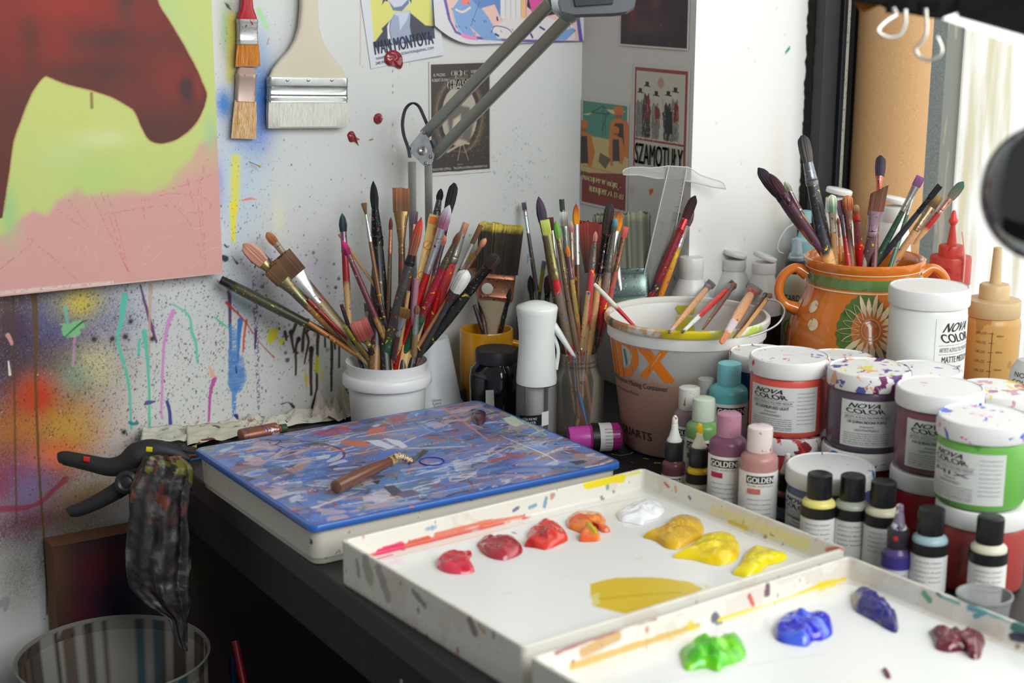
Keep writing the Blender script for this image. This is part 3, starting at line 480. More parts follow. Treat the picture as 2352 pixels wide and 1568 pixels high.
ptext('OJCIEC', .027, .011, fn, .049, .1455, CR, t, bold=.0005); ptext('CHRZESTNY', .044, .0135, fn, .051, .131, CR, t, bold=.0005); ptext('II', .005, .0115, fn, .052, .114, mat((40, 36, 34), .6), t, bold=.0005)
for s_, w_, x_, y_ in (('AL PACINO', .020, .016, .1455), ('ROBERT DUVALL', .030, .019, .138), ('ROBERT DE NIRO', .026, .082, .1485), ('DIANE KEATON', .022, .080, .142), ('FRANCIS FORD COPPOLA', .032, .019, .0095), ('THE COPPOLA COMPANY & PARAMOUNT U.S.A.', .058, .068, .0095)): ptext(s_, w_, .0042 if y_ > .1 else .0034, fn, x_, y_, CR, t)
ptext('reżyseria', .009, .002, fn, .05, .0145, CR, t)
# builders poster on the right wall
def onB(name, label, pts, y0, y1, z0, z1, paint, off=.0013):
    Wd, Hd = y0-y1, z1-z0; c = Canvas(uniq(0, Wd, .0006), uniq(0, Hd, .0006), (200, 194, 188)); paint(c, Wd, Hd, lambda q: [(y0-XP(a, b)[1], XP(a, b)[2]-z0) for a, b in q])
    t, f, n = poster(c, (0, y0, z0), (0, -1, 0), (0, 0, 1), name, label, off=off); return t, FN(f, n), Wd, Hd
def p1(c, W, H, L):
    c.poly([(.004, .004), (W-.004, .004), (W-.004, H-.004), (.004, H-.004)], (74, 138, 116), 1, 0, 60, .0003); c.poly([(.004, .004), (W-.004, .004), (W-.004, .062), (.004, .075)], (136, 48, 38))
    c.poly(L([(1325, 305), (1450, 330), (1450, 400), (1320, 395)]), (206, 180, 120), .9)
    c.poly(L([(1340, 262), (1365, 258), (1352, 264)]), (214, 204, 140)); c.poly(L([(1390, 250), (1440, 256), (1410, 262)]), (214, 204, 140))
    for q in ([(1388, 245), (1386, 310)], [(1360, 258), (1400, 262)], [(1360, 258), (1387, 243), (1402, 262)], [(1392, 262), (1392, 310)], [(1384, 300), (1396, 260)]): c.stroke(L(q), .0016, (50, 70, 66))
    for i in range(6): c.stroke([(.004, .012+i*.0095), (W-.004, .008+i*.0095)], .0006, (100, 34, 30), .8)
    for X, Yc, s in ((1340, 300, 1.0), (1422, 270, 1.1), (1415, 310, .8)):
        c.poly(L([(X-10*s, Yc-20*s), (X+2*s, Yc-26*s), (X+11*s, Yc-20*s), (X+10*s, Yc-5*s), (X-8*s, Yc-5*s)]), (206, 112, 42)); c.poly(L([(X-6*s, Yc-6*s), (X+8*s, Yc-6*s), (X+5*s, Yc+10*s), (X-3*s, Yc+8*s)]), (150, 90, 50))
        c.poly(L([(X-16*s, Yc+8*s), (X, Yc), (X+20*s, Yc+10*s), (X+28*s, Yc+50*s), (X+20*s, Yc+85*s), (X+10*s, Yc+80*s), (X+10*s, Yc+45*s), (X-8*s, Yc+45*s), (X-6*s, Yc+90*s), (X-14*s, Yc+88*s), (X-20*s, Yc+45*s)]), (200, 116, 50)); c.poly(L([(X-8*s, Yc+12*s), (X+10*s, Yc+12*s), (X+13*s, Yc+75*s), (X-8*s, Yc+75*s)]), (58, 46, 44))
    c.poly(L([(1330, 390), (1352, 395), (1345, 404), (1333, 402)]), (90, 80, 70)); c.poly(L([(1380, 350), (1405, 365), (1392, 388), (1376, 370)]), (110, 86, 70)); c.poly([(.004, .004), (W-.004, .004), (W-.004, .040), (.004, .048)], (132, 44, 36))
t, fn, W_, H_ = onB('builders_poster', 'poster of orange-capped bricklayers under a green sky, low on the right wall', None, -.002, -.1245, .266, .4285, p1)
ptext('PRACUJEMY W TRÓJKĘ -', .100, .0115, fn, .0575, .0405, mat((226, 210, 150), .6), t, -.03, bold=.0011); ptext('BUDUJEMY ZA 12-TU', .088, .0115, fn, .070, .024, mat((226, 210, 150), .6), t, -.03, bold=.0011)
def p2(c, W, H, L):
    c.poly([(.004, .004), (W-.004, .004), (W-.004, H-.004), (.004, H-.004)], (148, 60, 56), 1, 0, 60, .0003); c.poly([(.008, .046), (W-.009, .046), (W-.009, H-.009), (.008, H-.009)], (190, 186, 170), 1, 0, 60, .0003); c.poly([(.008, .004), (W-.009, .004), (W-.009, .043), (.008, .043)], (190, 186, 170), 1, 0, 60, .0003)
    c.dots(1, .066, .128, 0, 0, .0075, .0076, [(150, 54, 50)], 1)
    for i, (x, h, red) in enumerate(((.018, .112, 0), (.034, .122, 1), (.056, .110, 1), (.084, .112, 0), (.100, .118, 1))):
        c.poly([(x-.009, .048), (x-.012, .085), (x-.006, h-.01), (x+.005, h-.01), (x+.010, .085), (x+.009, .048)], (30, 28, 28) if i % 2 else (120, 116, 108), 1, .002, 200, .0006, i, .3)
        if red: c.poly([(x-.003, .075), (x-.001, h-.014), (x+.008, h-.02), (x+.008, .078)], (128, 36, 34), 1, .001, 200)
        c.poly([(x-.005, h-.010), (x-.006, h), (x+.005, h), (x+.004, h-.010), (x, h-.015)], (196, 190, 176)); c.stroke([(x-.007, h), (x+.007, h-.0005)], .0016, (24, 22, 22)); c.poly([(x-.004, h), (x-.004, h+.006), (x+.004, h+.006), (x+.004, h)], (24, 22, 22))
        for k in range(16): r = np.random.RandomState(i*31+k); a = (x+(r.rand()-.5)*.024, .052+r.rand()*.055); c.stroke([a, (a[0]+(r.rand()-.5)*.006, a[1]-.010)], .0007, (24, 22, 22) if k % 2 else (196, 190, 176), .8)
    c.poly([(.078, .058), (.096, .058), (.094, .090), (.080, .090)], (26, 24, 24)); c.dots(7, .07, .09, .04, .04, .0010, .0022, [(206, 160, 20)], 9)
t, fn, W_, H_ = onB('town_poster', 'red-bordered poster of thin black hatted figures, above the clear ruler', None, -.1335, -.2645, .335, .4865, p2)
ptext('SZAMOTUŁY', .112, .030, fn, .0655, .024, mat((28, 30, 32), .6), t, bold=.0012)
def p3(c, W, H, L):
    c.poly([(.002, .003), (W-.003, .003), (W-.003, H), (.002, H)], (44, 34, 38), 1, 0, 60, .0003)
    for i, (x, y, rx, ry, cc) in enumerate(((.06, .06, .03, .03, (70, 50, 50)), (.10, .05, .03, .03, (60, 40, 50)), (.03, .05, .01, .03, (110, 50, 60)), (.06, .03, .05, .01, (86, 60, 50)), (.085, .07, .01, .02, (110, 70, 70)))): c.spray(x, y, rx, ry, cc, .8, .2, i)
    c.dots(60, .08, .04, .04, .03, .0005, .0015, [(90, 66, 80), (130, 90, 90)], 3)
onB('dark_poster', 'nearly black poster cut off by the top of the photo, over the hatted figures', None, -.0985, -.2590, .5105, .62, p3)
# ================================================================== brushes
HANDLE = stained(None, MIXP[:3]+[(36, 34, 34), (150, 130, 110)], 90, .22, .4, 0, .1, True); CLEANH = stained(None, [(120, 60, 40)], 120, -.5, .3, 0, .3, True); BR_M = vmat(.85); 
def ferr(c): return stained(c, [(150, 60, 60), (60, 60, 64), (196, 190, 176)], 160, .35, .32, .7)
SILVER, COPPER, BRASS = (190, 190, 188), (168, 112, 88), (170, 150, 90)
def colramp(ts, cols, segs):
    """piecewise colours along t with hard steps: segs = [(t_end, colour)]"""
    out = np.zeros((len(ts), 3))
    for i, t in enumerate(ts):
        for te, c in segs:
            if t <= te+1e-9: out[i] = lin(c); break
        else: out[i] = lin(segs[-1][1])
    return out
def brush(label, base, tip, w, shape, blen, bcol, flen, fcol, hsegs, hw, group=None, kind='paint_brush', seed=0, wb2=None, messy=.15, bend=0.0, root=None):
    """base, tip: 3D ends; lengths in metres; bcol = (root, tip) bristle colours; hsegs = handle colours from ferrule down"""
    base, tip = np.array(base, float), np.array(tip, float); ax = tip-base; L = np.linalg.norm(ax); ax /= L; view = (base+tip)/2-CAM; xd = np.cross(view, ax)
    t = thing(kind, label, 'brush', base, group, quat_z(ax, xd)); rs = np.random.RandomState(seed+int(L*1e5) % 1000)
    zf0 = L-blen-flen; zf1 = L-blen; fl = shape in ('flat', 'angle', 'wide')
    # handle
    n = max(10, int(zf0/.006)); zs = np.linspace(0, zf0, n); s = zs/zf0; hr = hw/2*(.45+.55*np.clip(s/.55, 0, 1)**.8)*np.where(s > .8, 1-.18*((s-.8)/.2), 1); hr[0] *= .6
    rings = [(z, r, r*(1 if not fl else .8)) for z, r in zip(zs, hr)]
    if shape == 'wide': rings = [(z, r, max(r*.35, .004)) for z, r in zip(zs, hw/2*(.85+.1*np.sin(s*9))+np.clip((s-.7)/.3, 0, 1)**1.5*(w*.46-hw*.42))]
    seg = 14; V, Fc = loft(rings, seg, ridge=.02, seed=seed); T = 1-np.repeat(s, seg); jit = T+(rs.rand(len(T))-.5)*.03
    mk('handle', V, Fc, HANDLE if messy > .1 else CLEANH, t, colramp(jit, None, hsegs))
    # ferrule
    if flen > 0:
        r0 = hr[-1]; a1 = w/2*(.82 if shape in ('round', 'mop', 'fan', 'filbert') else .96); b1 = a1 if shape in ('round', 'mop') else (a1*.45 if shape in ('filbert',) else max(w*.14, .0022))
        if shape == 'fan': a1, b1 = w*.16, w*.08
        if shape == 'wide': R = [(zf0-.001, a1*.98, b1+.001), (zf0+flen*.1, a1, b1+.0015), (zf0+flen*.13, a1*1.01, b1+.0022), (zf0+flen*.17, a1, b1+.0015), (zf0+flen*.8, a1*1.02, b1+.001), (zf0+flen*.84, a1*1.03, b1+.0022), (zf0+flen*.9, a1*1.02, b1+.001), (zf1, a1*1.03, b1+.001)]
        else: R = [(zf0-.002, r0*1.06, r0*1.06), (zf0+flen*.12, r0*1.14, r0*1.1), (zf0+flen*.15, r0*1.02, r0*1.0), (zf0+flen*.2, r0*1.14, r0*1.1), (zf0+flen*.24, r0*1.04, r0*1.0), (zf0+flen*.7, (r0+a1)/2, (r0+b1)/2), (zf1, a1, b1)]
        mk('ferrule', *loft(R, 20, power=(.5 if shape == 'wide' else 1)), ferr(fcol), t)
    else: a1 = b1 = hr[-1]
    # bristles: ridged bundle, colour fading to the tip
    m = 13 if shape == 'wide' else 9; u = np.linspace(0, 1, m)
    if shape in ('round',): A = w/2*np.interp(u, [0, .35, .7, .9, 1], [.84, 1.02, .8, .42, .06]); B = A
    elif shape == 'mop': A = w/2*np.interp(u, [0, .4, .8, .95, 1], [.8, 1.0, .95, .7, .25]); B = A
    elif shape == 'filbert': A = w/2*np.interp(u, [0, .4, .75, .93, 1], [.84, 1.04, .92, .6, .15]); B = A*.5
    elif shape == 'fan': A = w/2*np.interp(u, [0, 1], [.32, 1.0]); B = np.interp(u, [0, 1], [w*.08, .003])
    elif shape == 'none': A = B = None
    else: A = w/2*np.interp(u, [0, 1], [.97, 1.0 if shape != 'wide' else 1.04]); B = np.interp(u, [0, .6, 1], [1, .9, .45])*max(w*.15, .0022)*(1 if shape != 'wide' else 1.15)
    if A is not None:
        seg = 120 if shape == 'wide' else (72 if shape in ('flat', 'fan', 'angle') else 44); V, Fc = loft([(zf1+blen*uu*.998, a, b, bend*uu*uu, 0) for uu, a, b in zip(u, A, B)], seg, ridge=.16 if shape == 'wide' else .13, seed=seed+3, power=.75 if shape in ('flat', 'wide', 'angle') else 1)
        V = np.array(V); T = np.repeat(u, seg); k = np.tile(rs.rand(seg), m)
        V[:, 2] += (k-.5)*blen*(.09 if shape in ('flat', 'wide', 'angle', 'fan') else .05)*(T > .95)
        if shape == 'angle': V[:, 2] += T*V[:, 0]/w*blen*.5
        Tq = np.clip((T-.86+.10*(k-.5))*12, 0, 1) if shape == 'wide' else np.clip(T*1.6-.5, 0, 1)
        cc = lin(bcol[0])[None]*(1-Tq)[:, None]+lin(bcol[1])[None]*Tq[:, None]; cc *= (.7+.6*k)[:, None]
        mk('bristles', V, Fc, BR_M, t, np.clip(cc, 0, 1))
    return t
def fit_base(R, tip, cen, rad, zmin, ext=1.0):
    """carry the line tip->R on below the rim until it would leave the container"""
    d = (R-tip)/np.linalg.norm(R-tip); p = R.copy()
    for i in range(400):
        q = p+d*.001
        if q[2] < zmin or np.hypot(q[0]-cen[0], q[1]-cen[1]) > rad or i*.001 > ext: break
        p = q
    return p
def pxbrush(label, tip, rim, dt, w, shape, blen, bcol, flen, fcol, hsegs, hw, cen, rad, zmin, dr=0.0, zr=None, **k):
    """a brush standing in a container: photo points for tip and the spot where it meets the rim, depth offsets in metres"""
    dc = depth((cen[0], cen[1], zr)); s = dc/F; R = DP(rim[0], rim[1], dc+dr)
    v = R[:2]-np.array(cen[:2]); d_ = np.linalg.norm(v)
    for _ in range(60):                       # keep the rim crossing inside the opening
        v = R[:2]-np.array(cen[:2])
        if np.linalg.norm(v) < rad-hw*s/2: break
        dr = dr*.9+(.002 if abs(dr) < .01 else 0); R = DP(rim[0], rim[1], dc+dr)
    T = DP(tip[0], tip[1], dc+dt)
    if T[1] > -.012: T = YP(tip[0], tip[1], -.012)
    B = fit_base(R, T, cen, rad-hw*s/2, zmin)
    return brush(label, B, T, w*s, shape, blen*s, bcol, flen*s, fcol, hsegs, hw*s, **k)
WOOD = (176, 134, 80); TAN = (196, 158, 104); DKB = (74, 48, 32); OL = (92, 84, 50); GRN = (24, 74, 48); RED = (176, 24, 30); BLK = (30, 29, 30); PUR = (84, 54, 72); GREY = (96, 92, 92)
H = lambda *a: list(a)
# ================================================================== white tub of brushes
TC = np.array([-.419, -.152]); TZ = .103; TR = .058
tub = thing('plastic_tub', 'white plastic tub with a flared collar, packed with brushes', 'tub', (TC[0], TC[1], 0))
wp = stained((218, 219, 217), [(70, 60, 70), (170, 40, 50)], 90, -.55, .35)
mk('body', *lathe([(.047, 0), (.049, .002), (.0530, .072), (.0535, .080), (.0555, TZ-.003), (.0560, TZ), (.0545, TZ), (.0520, .08), (.046, .004), (.0, .004)], 56, cap1=False), wp, tub)
mk('collar', *lathe([(.053, .071), (.0600, .0715), (.0610, .074), (.0606, .0840), (.0590, .0860), (.0540, .0868)], 56, False, False), wp, tub)
def TB(label, tip, rim, dt, w, shape, blen, bcol, flen, fcol, hs, hw, **k): return pxbrush(label+', in the white tub', tip, rim, dt, w, shape, blen, bcol, flen, fcol, hs, hw, TC, .050, .008, zr=TZ, group='brushes in the white tub', **k)
TB('long crooked stick with a black end reaching far left', (489, 633), (800, 792), -.01, 24, 'none', 20, None, 0, None, H((.10, (26, 26, 22)), (.45, (72, 74, 48)), (.8, (60, 66, 42)), (1, (110, 72, 30))), 25, seed=1)
TB('soft pale pink mop brush leaning left', (559, 561), (806, 796), -.02, 34, 'filbert', 62, ((196, 140, 120), (206, 150, 126)), 34, BRASS, H((.5, (70, 66, 44)), (.8, (80, 50, 30)), (1, (60, 46, 30))), 20, seed=2)
TB('grey pointed brush handle behind the pink mop brush', (597, 578), (816, 796), .02, 9, 'none', 10, None, 0, None, H((.5, (80, 82, 84)), (1, (100, 60, 40))), 13, seed=3)
TB('broad flat brown brush with a shiny paint-spotted ferrule', (642, 590), (822, 802), -.03, 56, 'flat', 56, ((92, 62, 44), (116, 84, 60)), 78, (206, 208, 206), H((.25, (150, 132, 90)), (.6, (166, 150, 104)), (1, (120, 90, 50))), 24, seed=4)
TB('flat brown brush with a green-spotted ferrule', (622, 616), (812, 806), -.045, 36, 'flat', 40, ((86, 60, 36), (104, 74, 44)), 74, (120, 116, 84), H((.4, (150, 104, 50)), (1, (120, 84, 40))), 20, seed=5)
TB('slim orange-tipped filbert with a gold ferrule', (613, 534), (828, 800), .0, 20, 'filbert', 32, ((150, 90, 50), (196, 130, 84)), 62, (186, 172, 150), H((.5, (92, 76, 46)), (1, (36, 50, 36))), 18, seed=6)
TB('thin crimson handle under the flat brushes', (700, 680), (826, 806), -.03, 9, 'none', 10, None, 0, None, H((1, (150, 24, 34))), 9, seed=60)
TB('teal-black round brush with a red grip', (786, 490), (806, 806), .0, 18, 'round', 42, ((40, 54, 60), (58, 84, 92)), 46, (140, 110, 130), H((.32, (166, 20, 34)), (.33, (120, 20, 30)), (1, TAN)), 17, seed=7)
TB('magenta-tipped brush with a speckled purple handle', (787, 553), (894, 802), -.03, 17, 'round', 34, ((130, 30, 80), (206, 40, 120)), 14, (150, 110, 110), H((.35, (104, 50, 60)), (.6, (176, 130, 70)), (1, (130, 90, 50))), 14, seed=8)
TB('bare tan stick leaning left', (773, 530), (906, 720), .03, 7, 'none', 10, None, 0, None, H((1, (186, 148, 92))), 8, seed=9, messy=0)
TB('small splayed brown brush on a silver ferrule', (836, 467), (893, 806), .0, 13, 'fan', 26, ((110, 76, 50), (130, 92, 60)), 60, SILVER, H((1, (124, 78, 40))), 11, seed=10)
TB('tall black quill brush with a swollen black body', (857, 416), (884, 806), .03, 19, 'round', 62, ((28, 30, 32), (22, 24, 24)), 90, (30, 32, 34), H((1, (26, 26, 28))), 32, seed=11)
TB('small dark red round on a copper ferrule', (898, 499), (890, 804), -.01, 9, 'round', 28, ((96, 40, 36), (110, 50, 44)), 52, COPPER, H((.6, (92, 70, 54)), (1, (150, 96, 60))), 11, seed=12)
TB('tall wide flat brown brush with a tan wrap', (921, 433), (925, 800), .04, 38, 'flat', 56, ((112, 76, 54), (150, 92, 64)), 100, (150, 120, 78), H((.3, (110, 84, 56)), (1, (70, 50, 40))), 18, seed=13)
TB('mauve-grey flat brush beside the wide brown one', (952, 486), (930, 802), .02, 16, 'flat', 30, ((84, 70, 84), (100, 80, 90)), 60, (130, 96, 96), H((.5, (160, 30, 40)), (1, (90, 40, 40))), 12, seed=14)
TB('round brush with a vermilion tip and thick green handle', (968, 499), (887, 814), -.05, 22, 'round', 88, ((140, 84, 66), (206, 60, 44)), 22, (60, 58, 56), H((.42, (70, 66, 64)), (.5, (60, 84, 60)), (1, (18, 82, 52))), 27, seed=15)
TB('black-tipped rounded handle end behind the stir stick', (1013, 433), (950, 806), .035, 15, 'round', 28, ((24, 24, 26), (20, 20, 22)), 34, (80, 84, 86), H((1, (24, 24, 26))), 20, seed=16)
TB('large black mop brush standing tallest at the right', (1044, 421), (955, 806), .02, 22, 'mop', 70, ((30, 26, 26), (22, 20, 20)), 60, (34, 34, 38), H((1, (28, 32, 42))), 20, seed=17)
TB('white-tipped violet round on a silver ferrule with a red handle', (1032, 471), (922, 812), -.03, 26, 'round', 56, ((150, 92, 120), (196, 196, 210)), 104, (190, 194, 200), H((1, (190, 20, 28))), 19, seed=18)
TB('short coral-tipped brush with a violet ferrule', (1022, 540), (950, 812), -.01, 14, 'round', 22, ((190, 90, 90), (226, 130, 80)), 70, (130, 110, 130), H((1, (186, 150, 110))), 13, seed=19)
TB('brown round with an olive ferrule and red cord wrap', (1056, 532), (928, 815), -.055, 13, 'round', 30, ((110, 64, 50), (130, 80, 60)), 60, (104, 98, 80), H((.22, (160, 24, 44)), (.3, (130, 20, 30)), (1, (22, 84, 56))), 21, seed=20)
TB('square tan brush with a long grey engraved ferrule', (1071, 512), (962, 812), -.03, 15, 'flat', 26, ((160, 120, 96), (190, 140, 100)), 66, (150, 146, 136), H((.45, (190, 60, 60)), (1, (186, 18, 26))), 26, seed=21)
TB('slim brown brush with a narrow silver neck', (1104, 518), (968, 810), -.01, 11, 'flat', 46, ((96, 66, 50), (120, 80, 56)), 60, SILVER, H((1, (110, 70, 50))), 10, seed=22)
TB('small pink-tipped brush on a coppery ribbed ferrule', (1116, 547), (958, 800), -.06, 13, 'round', 20, ((190, 120, 84), (216, 150, 130)), 90, (160, 120, 84), H((1, (186, 130, 90))), 11, seed=23)
TB('soft white mop brush leaning right', (1072, 622), (966, 812), -.055, 32, 'mop', 56, ((206, 206, 200), (214, 214, 210)), 70, (90, 92, 92), H((1, (60, 56, 54))), 14, seed=24, messy=0)
TB('thick black paint-crusted brush leaning far right', (1142, 585), (962, 818), -.065, 26, 'mop', 34, ((70, 44, 36), (40, 34, 34)), 76, (46, 46, 40), H((1, (36, 36, 34))), 25, seed=25)
TB('coral flat brush pointing up low at the front', (822, 737), (862, 826), -.045, 40, 'flat', 52, ((140, 60, 56), (190, 106, 96)), 22, BRASS, H((1, (50, 44, 40))), 14, seed=26)
TB('stubby brown flat brush on a silver ferrule', (930, 708), (902, 822), -.055, 22, 'flat', 26, ((110, 84, 40), (130, 96, 44)), 52, SILVER, H((1, (90, 60, 70))), 12, seed=27)
TB('small olive brush with silver neck behind the coral one', (843, 697), (850, 806), .02, 14, 'flat', 20, ((70, 68, 56), (60, 58, 50)), 30, (150, 150, 140), H((1, (50, 46, 40))), 10, seed=28)
TB('thin black pointed handle near the left rim', (781, 690), (820, 808), -.03, 5, 'none', 10, None, 0, None, H((1, (40, 36, 40))), 10, seed=29)
TB('knobbed olive handle end at the left rim', (786, 742), (846, 822), -.05, 10, 'none', 10, None, 0, None, H((.2, (130, 126, 40)), (1, (110, 96, 50))), 12, seed=30)
TB('lilac acrylic handle among the green ones', (957, 630), (944, 806), -.02, 12, 'none', 10, None, 0, None, H((.6, (170, 120, 140)), (1, (90, 50, 66))), 17, seed=31)
TB('broad dark brown handle behind the small round', (868, 600), (862, 804), .03, 14, 'none', 10, None, 0, None, H((.55, (50, 34, 40)), (1, (130, 90, 40))), 32, seed=32)
TB('silver-necked brush with a bright blue end', (958, 700), (950, 822), -.05, 14, 'round', 22, ((130, 90, 60), (110, 80, 60)), 54, SILVER, H((.3, (150, 120, 80)), (1, (30, 130, 190))), 15, seed=33)
TB('dark purple handle by the small red round', (872, 690), (905, 808), -.01, 10, 'none', 10, None, 0, None, H((1, (70, 46, 56))), 12, seed=34)
TB('slender bamboo handle in the middle of the bunch', (940, 660), (915, 815), -.04, 8, 'none', 10, None, 0, None, H((.5, TAN), (1, (150, 110, 60))), 10, seed=35)
TB('scarlet handle right of the twin green handles', (1010, 660), (975, 808), -.02, 10, 'none', 10, None, 0, None, H((1, (190, 22, 28))), 15, seed=36)
TB('ochre brush handle under the black stick', (700, 735), (815, 812), -.02, 10, 'none', 10, None, 0, None, H((.4, (170, 104, 40)), (1, (120, 76, 36))), 12, seed=37)
# printed wooden stir stick
dc = depth((TC[0], TC[1], TZ)); T0 = DP(1003, 494, dc-.015); R0 = DP(938, 806, dc-.005); B0 = fit_base(R0, T0, TC, .044, .01); ax = T0-B0; Ls = np.linalg.norm(ax)
ss = thing('stir_stick', 'printed wooden paint stir stick with orange marks, in the white tub', 'stick', B0, None, quat_z(ax, np.cross(T0-CAM, ax))); sw = .0205
o = mk('stick', *loft([(0, sw*.42, .0016), (Ls*.6, sw*.46, .0016), (Ls*.98, sw*.5, .0016), (Ls, sw*.47, .0015)], 16, power=.35), stained((206, 172, 104), [(186, 150, 84), (220, 190, 130)], 30, 1, .7, stretch=(1, 1, .08)), ss)
OM = mat((216, 112, 40), .6); fr = lambda z0: (lambda a, b: np.array([a, -.0019, z0+b]))
for dx, z0, sz in ((-.0035, Ls-.008, .010), (.0045, Ls-.022, .010)):
    mk('printed_mark', [(dx-sz/2, -.0018, z0-sz/2), (dx+sz/2, -.0018, z0-sz/2), (dx+sz/2, -.0018, z0+sz/2), (dx-sz/2, -.0018, z0+sz/2)], [(0, 1, 2, 3)], OM, ss, smooth=False)
for dx, z0 in ((-.0035, Ls-.042), (.0035, Ls-.052)): mk('printed_mark', *tube([(dx+.0058*math.cos(a), -.0017, z0+.0058*math.sin(a)) for a in np.linspace(0, 6.28, 20)], .0005, 6), OM, ss); mk('printed_mark', *tube([(dx-.003, -.0017, z0-.004), (dx+.003, -.0017, z0+.004)], .0006, 6), OM, ss)
mk('printed_mark', *tube([(-.0035+.0045*math.cos(a), -.0017, Ls-.083+.0045*math.sin(a)) for a in np.linspace(0, 5.2, 18)], .0005, 6), OM, ss)
# ================================================================== yellow mug with the big painter's brush
YC = np.array([-.213, -.072]); YZ = .106; YR = .0395
mug = thing('mug', 'glossy yellow cylindrical mug holding the big black-bristled brush', 'mug', (YC[0], YC[1], 0)); ym = stained((226, 158, 20), [(196, 130, 20)], 30, -.2, .15, coat=.6)
mk('body', *lathe([(.037, 0), (.0385, .003), (YR, .05), (YR, YZ-.002), (YR-.001, YZ), (YR-.003, YZ), (YR-.004, YZ-.003), (.034, .008), (0, .006)], 56, cap1=False), ym, mug)
hd = _X*0+RT; hv = np.array([RT[0], RT[1], 0]); hv /= np.linalg.norm(hv); mk('handle', *tube(smooth_line([hv*(YR-.002)+[0, 0, .085], hv*(YR+.020)+[0, 0, .078], hv*(YR+.024)+[0, 0, .055], hv*(YR+.016)+[0, 0, .032], hv*(YR-.002)+[0, 0, .028]], 24), .0055, 12), ym, mug)
ydc = depth((YC[0], YC[1], YZ)); s = ydc/F
def YB(label, tip, rim, dt, w, shape, blen, bcol, flen, fcol, hs, hw, **k): return pxbrush(label+', in the yellow mug', tip, rim, dt, w, shape, blen, bcol, flen, fcol, hs, hw, YC, .034, .012, zr=YZ, group='brushes in the yellow mug', **k)
bb = YB('big painter\'s brush, black bristles with yellow tips and a copper band', (1152, 516), (1130, 752), -.03, 88, 'wide', 112, ((52, 44, 34), (206, 182, 76)), 60, (186, 124, 96), H((1, (190, 176, 148))), 30, seed=70, messy=0)
bb.name = 'wall_brush'
Lb = (Vector(DP(1152, 516, ydc-.03))-Vector(bb.location)).length
mk('paint_dab', *lathe([(.0001, 0), (.0075, .0001), (.0085, 0.0006), (.006, .0012), (0, .0013)], 20, False, False), mat((196, 196, 186), .5), bb).matrix_local = Matrix.Translation((-.012, -.0115, Lb-(112+34)*s)) @ Matrix.Rotation(math.pi/2, 4, 'X')
for dx in (-.018, .010): mk('rivet', *lathe([(.0014, 0), (.0014, .0006), (.0004, .0012)], 12), ferr(COPPER), bb).matrix_local = Matrix.Translation((dx, -.011, Lb-(112+54)*s)) @ Matrix.Rotation(math.pi/2, 4, 'X')
YB('thin black brush beside the big one', (1172, 664), (1152, 752), -.02, 13, 'round', 28, ((40, 34, 36), (46, 40, 44)), 40, (60, 60, 60), H((1, (40, 36, 34))), 12, seed=71)
YB('small orange-bristled brush peeking out behind the big one', (1086, 583), (1112, 750), .02, 22, 'flat', 34, ((120, 80, 50), (206, 160, 40)), 20, COPPER, H((1, DKB)), 14, seed=72)
YB('purple handle low beside the mug brushes', (1086, 690), (1106, 752), .0, 10, 'none', 10, None, 0, None, H((1, (46, 36, 50))), 10, seed=73)
# ================================================================== white tapering pitcher leaning behind the tub
pp0 = np.array([-.303, -.058, 0]); pit = thing('measuring_cup', 'tapered white plastic cup turned upside down between the tub and the yellow mug', 'cup', pp0)
mk('body', *lathe([(.050, 0), (.0505, .004), (.047, .010), (.030, .098), (.0285, .102), (0, .1025)], 48), stained((206, 212, 216), [(190, 190, 180)], 30, -.1, .4), pit)
dv = np.array(CAM-pp0); dv[2] = 0; dv /= np.linalg.norm(dv); sv = np.array([-dv[1], dv[0], 0]); sv = sv if sv@RT > 0 else -sv; hh = (dv*.62-sv*.1); hh /= np.linalg.norm(hh)
mk('handle', *tube(smooth_line([hh*.043+[0, 0, .028], hh*.058+[0, 0, .030], hh*.062+[0, 0, .018], hh*.049+[0, 0, .010]], 20), .0028, 10), mat((214, 214, 200), .4), pit)
def oncyl(cen, r, az, zc, sgn=1, slope=0.0, ro=.0004):
    """map (u,v) onto a cylinder or cone standing at cen (local), az = direction it faces"""
    return lambda u, v: np.array([cen[0]+(r+ro+slope*v)*math.cos(az+u/r*sgn), cen[1]+(r+ro+slope*v)*math.sin(az+u/r*sgn), zc+v])
def face_az(p, turn=0.0): return math.atan2(CAM[1]-p[1], CAM[0]-p[0])+turn
for i, (s_, w_) in enumerate((('Quart', .014), ('Litre', .012), ('Cup', .010))): text(s_, w_, .0035, oncyl((0, 0), .0485, face_az(pp0, .25), .016-i*.0046+.004, 1, -.19), mat((60, 60, 64), .6), pit)
# ================================================================== dark cup of small brushes behind, and far brushes
DC = np.array([-.115, -.062]); dk = thing('pencil_cup', 'dark cup of small paint brushes in the corner behind the spray bottle', 'cup', (DC[0], DC[1], 0))
mk('body', *lathe([(.030, 0), (.032, .002), (.034, .11), (.032, .11), (.030, .004), (0, .004)], 40, cap1=False), stained((34, 32, 36), [(90, 50, 60)], 40, .2, .4), dk)
def CB(label, tip, rim, dt, w, shape, blen, bcol, flen, fcol, hs, hw, **k): return pxbrush(label+', in the dark corner cup', tip, rim, dt, w, shape, blen, bcol, flen, fcol, hs, hw, DC, .029, .01, zr=.11, group='brushes in the dark corner cup', **k)
CB('thin grey-tipped brush with a silver ferrule standing alone', (1203, 465), (1236, 690), .0, 10, 'flat', 18, ((70, 74, 84), (90, 94, 104)), 50, (180, 190, 190), H((.4, (60, 60, 58)), (1, (130, 120, 80))), 10, seed=80)
CB('short brush with a brass-yellow neck', (1250, 600), (1237, 690), -.01, 10, 'flat', 18, ((110, 90, 100), (80, 90, 100)), 50, (150, 140, 40), H((1, (60, 50, 40))), 10, seed=81)
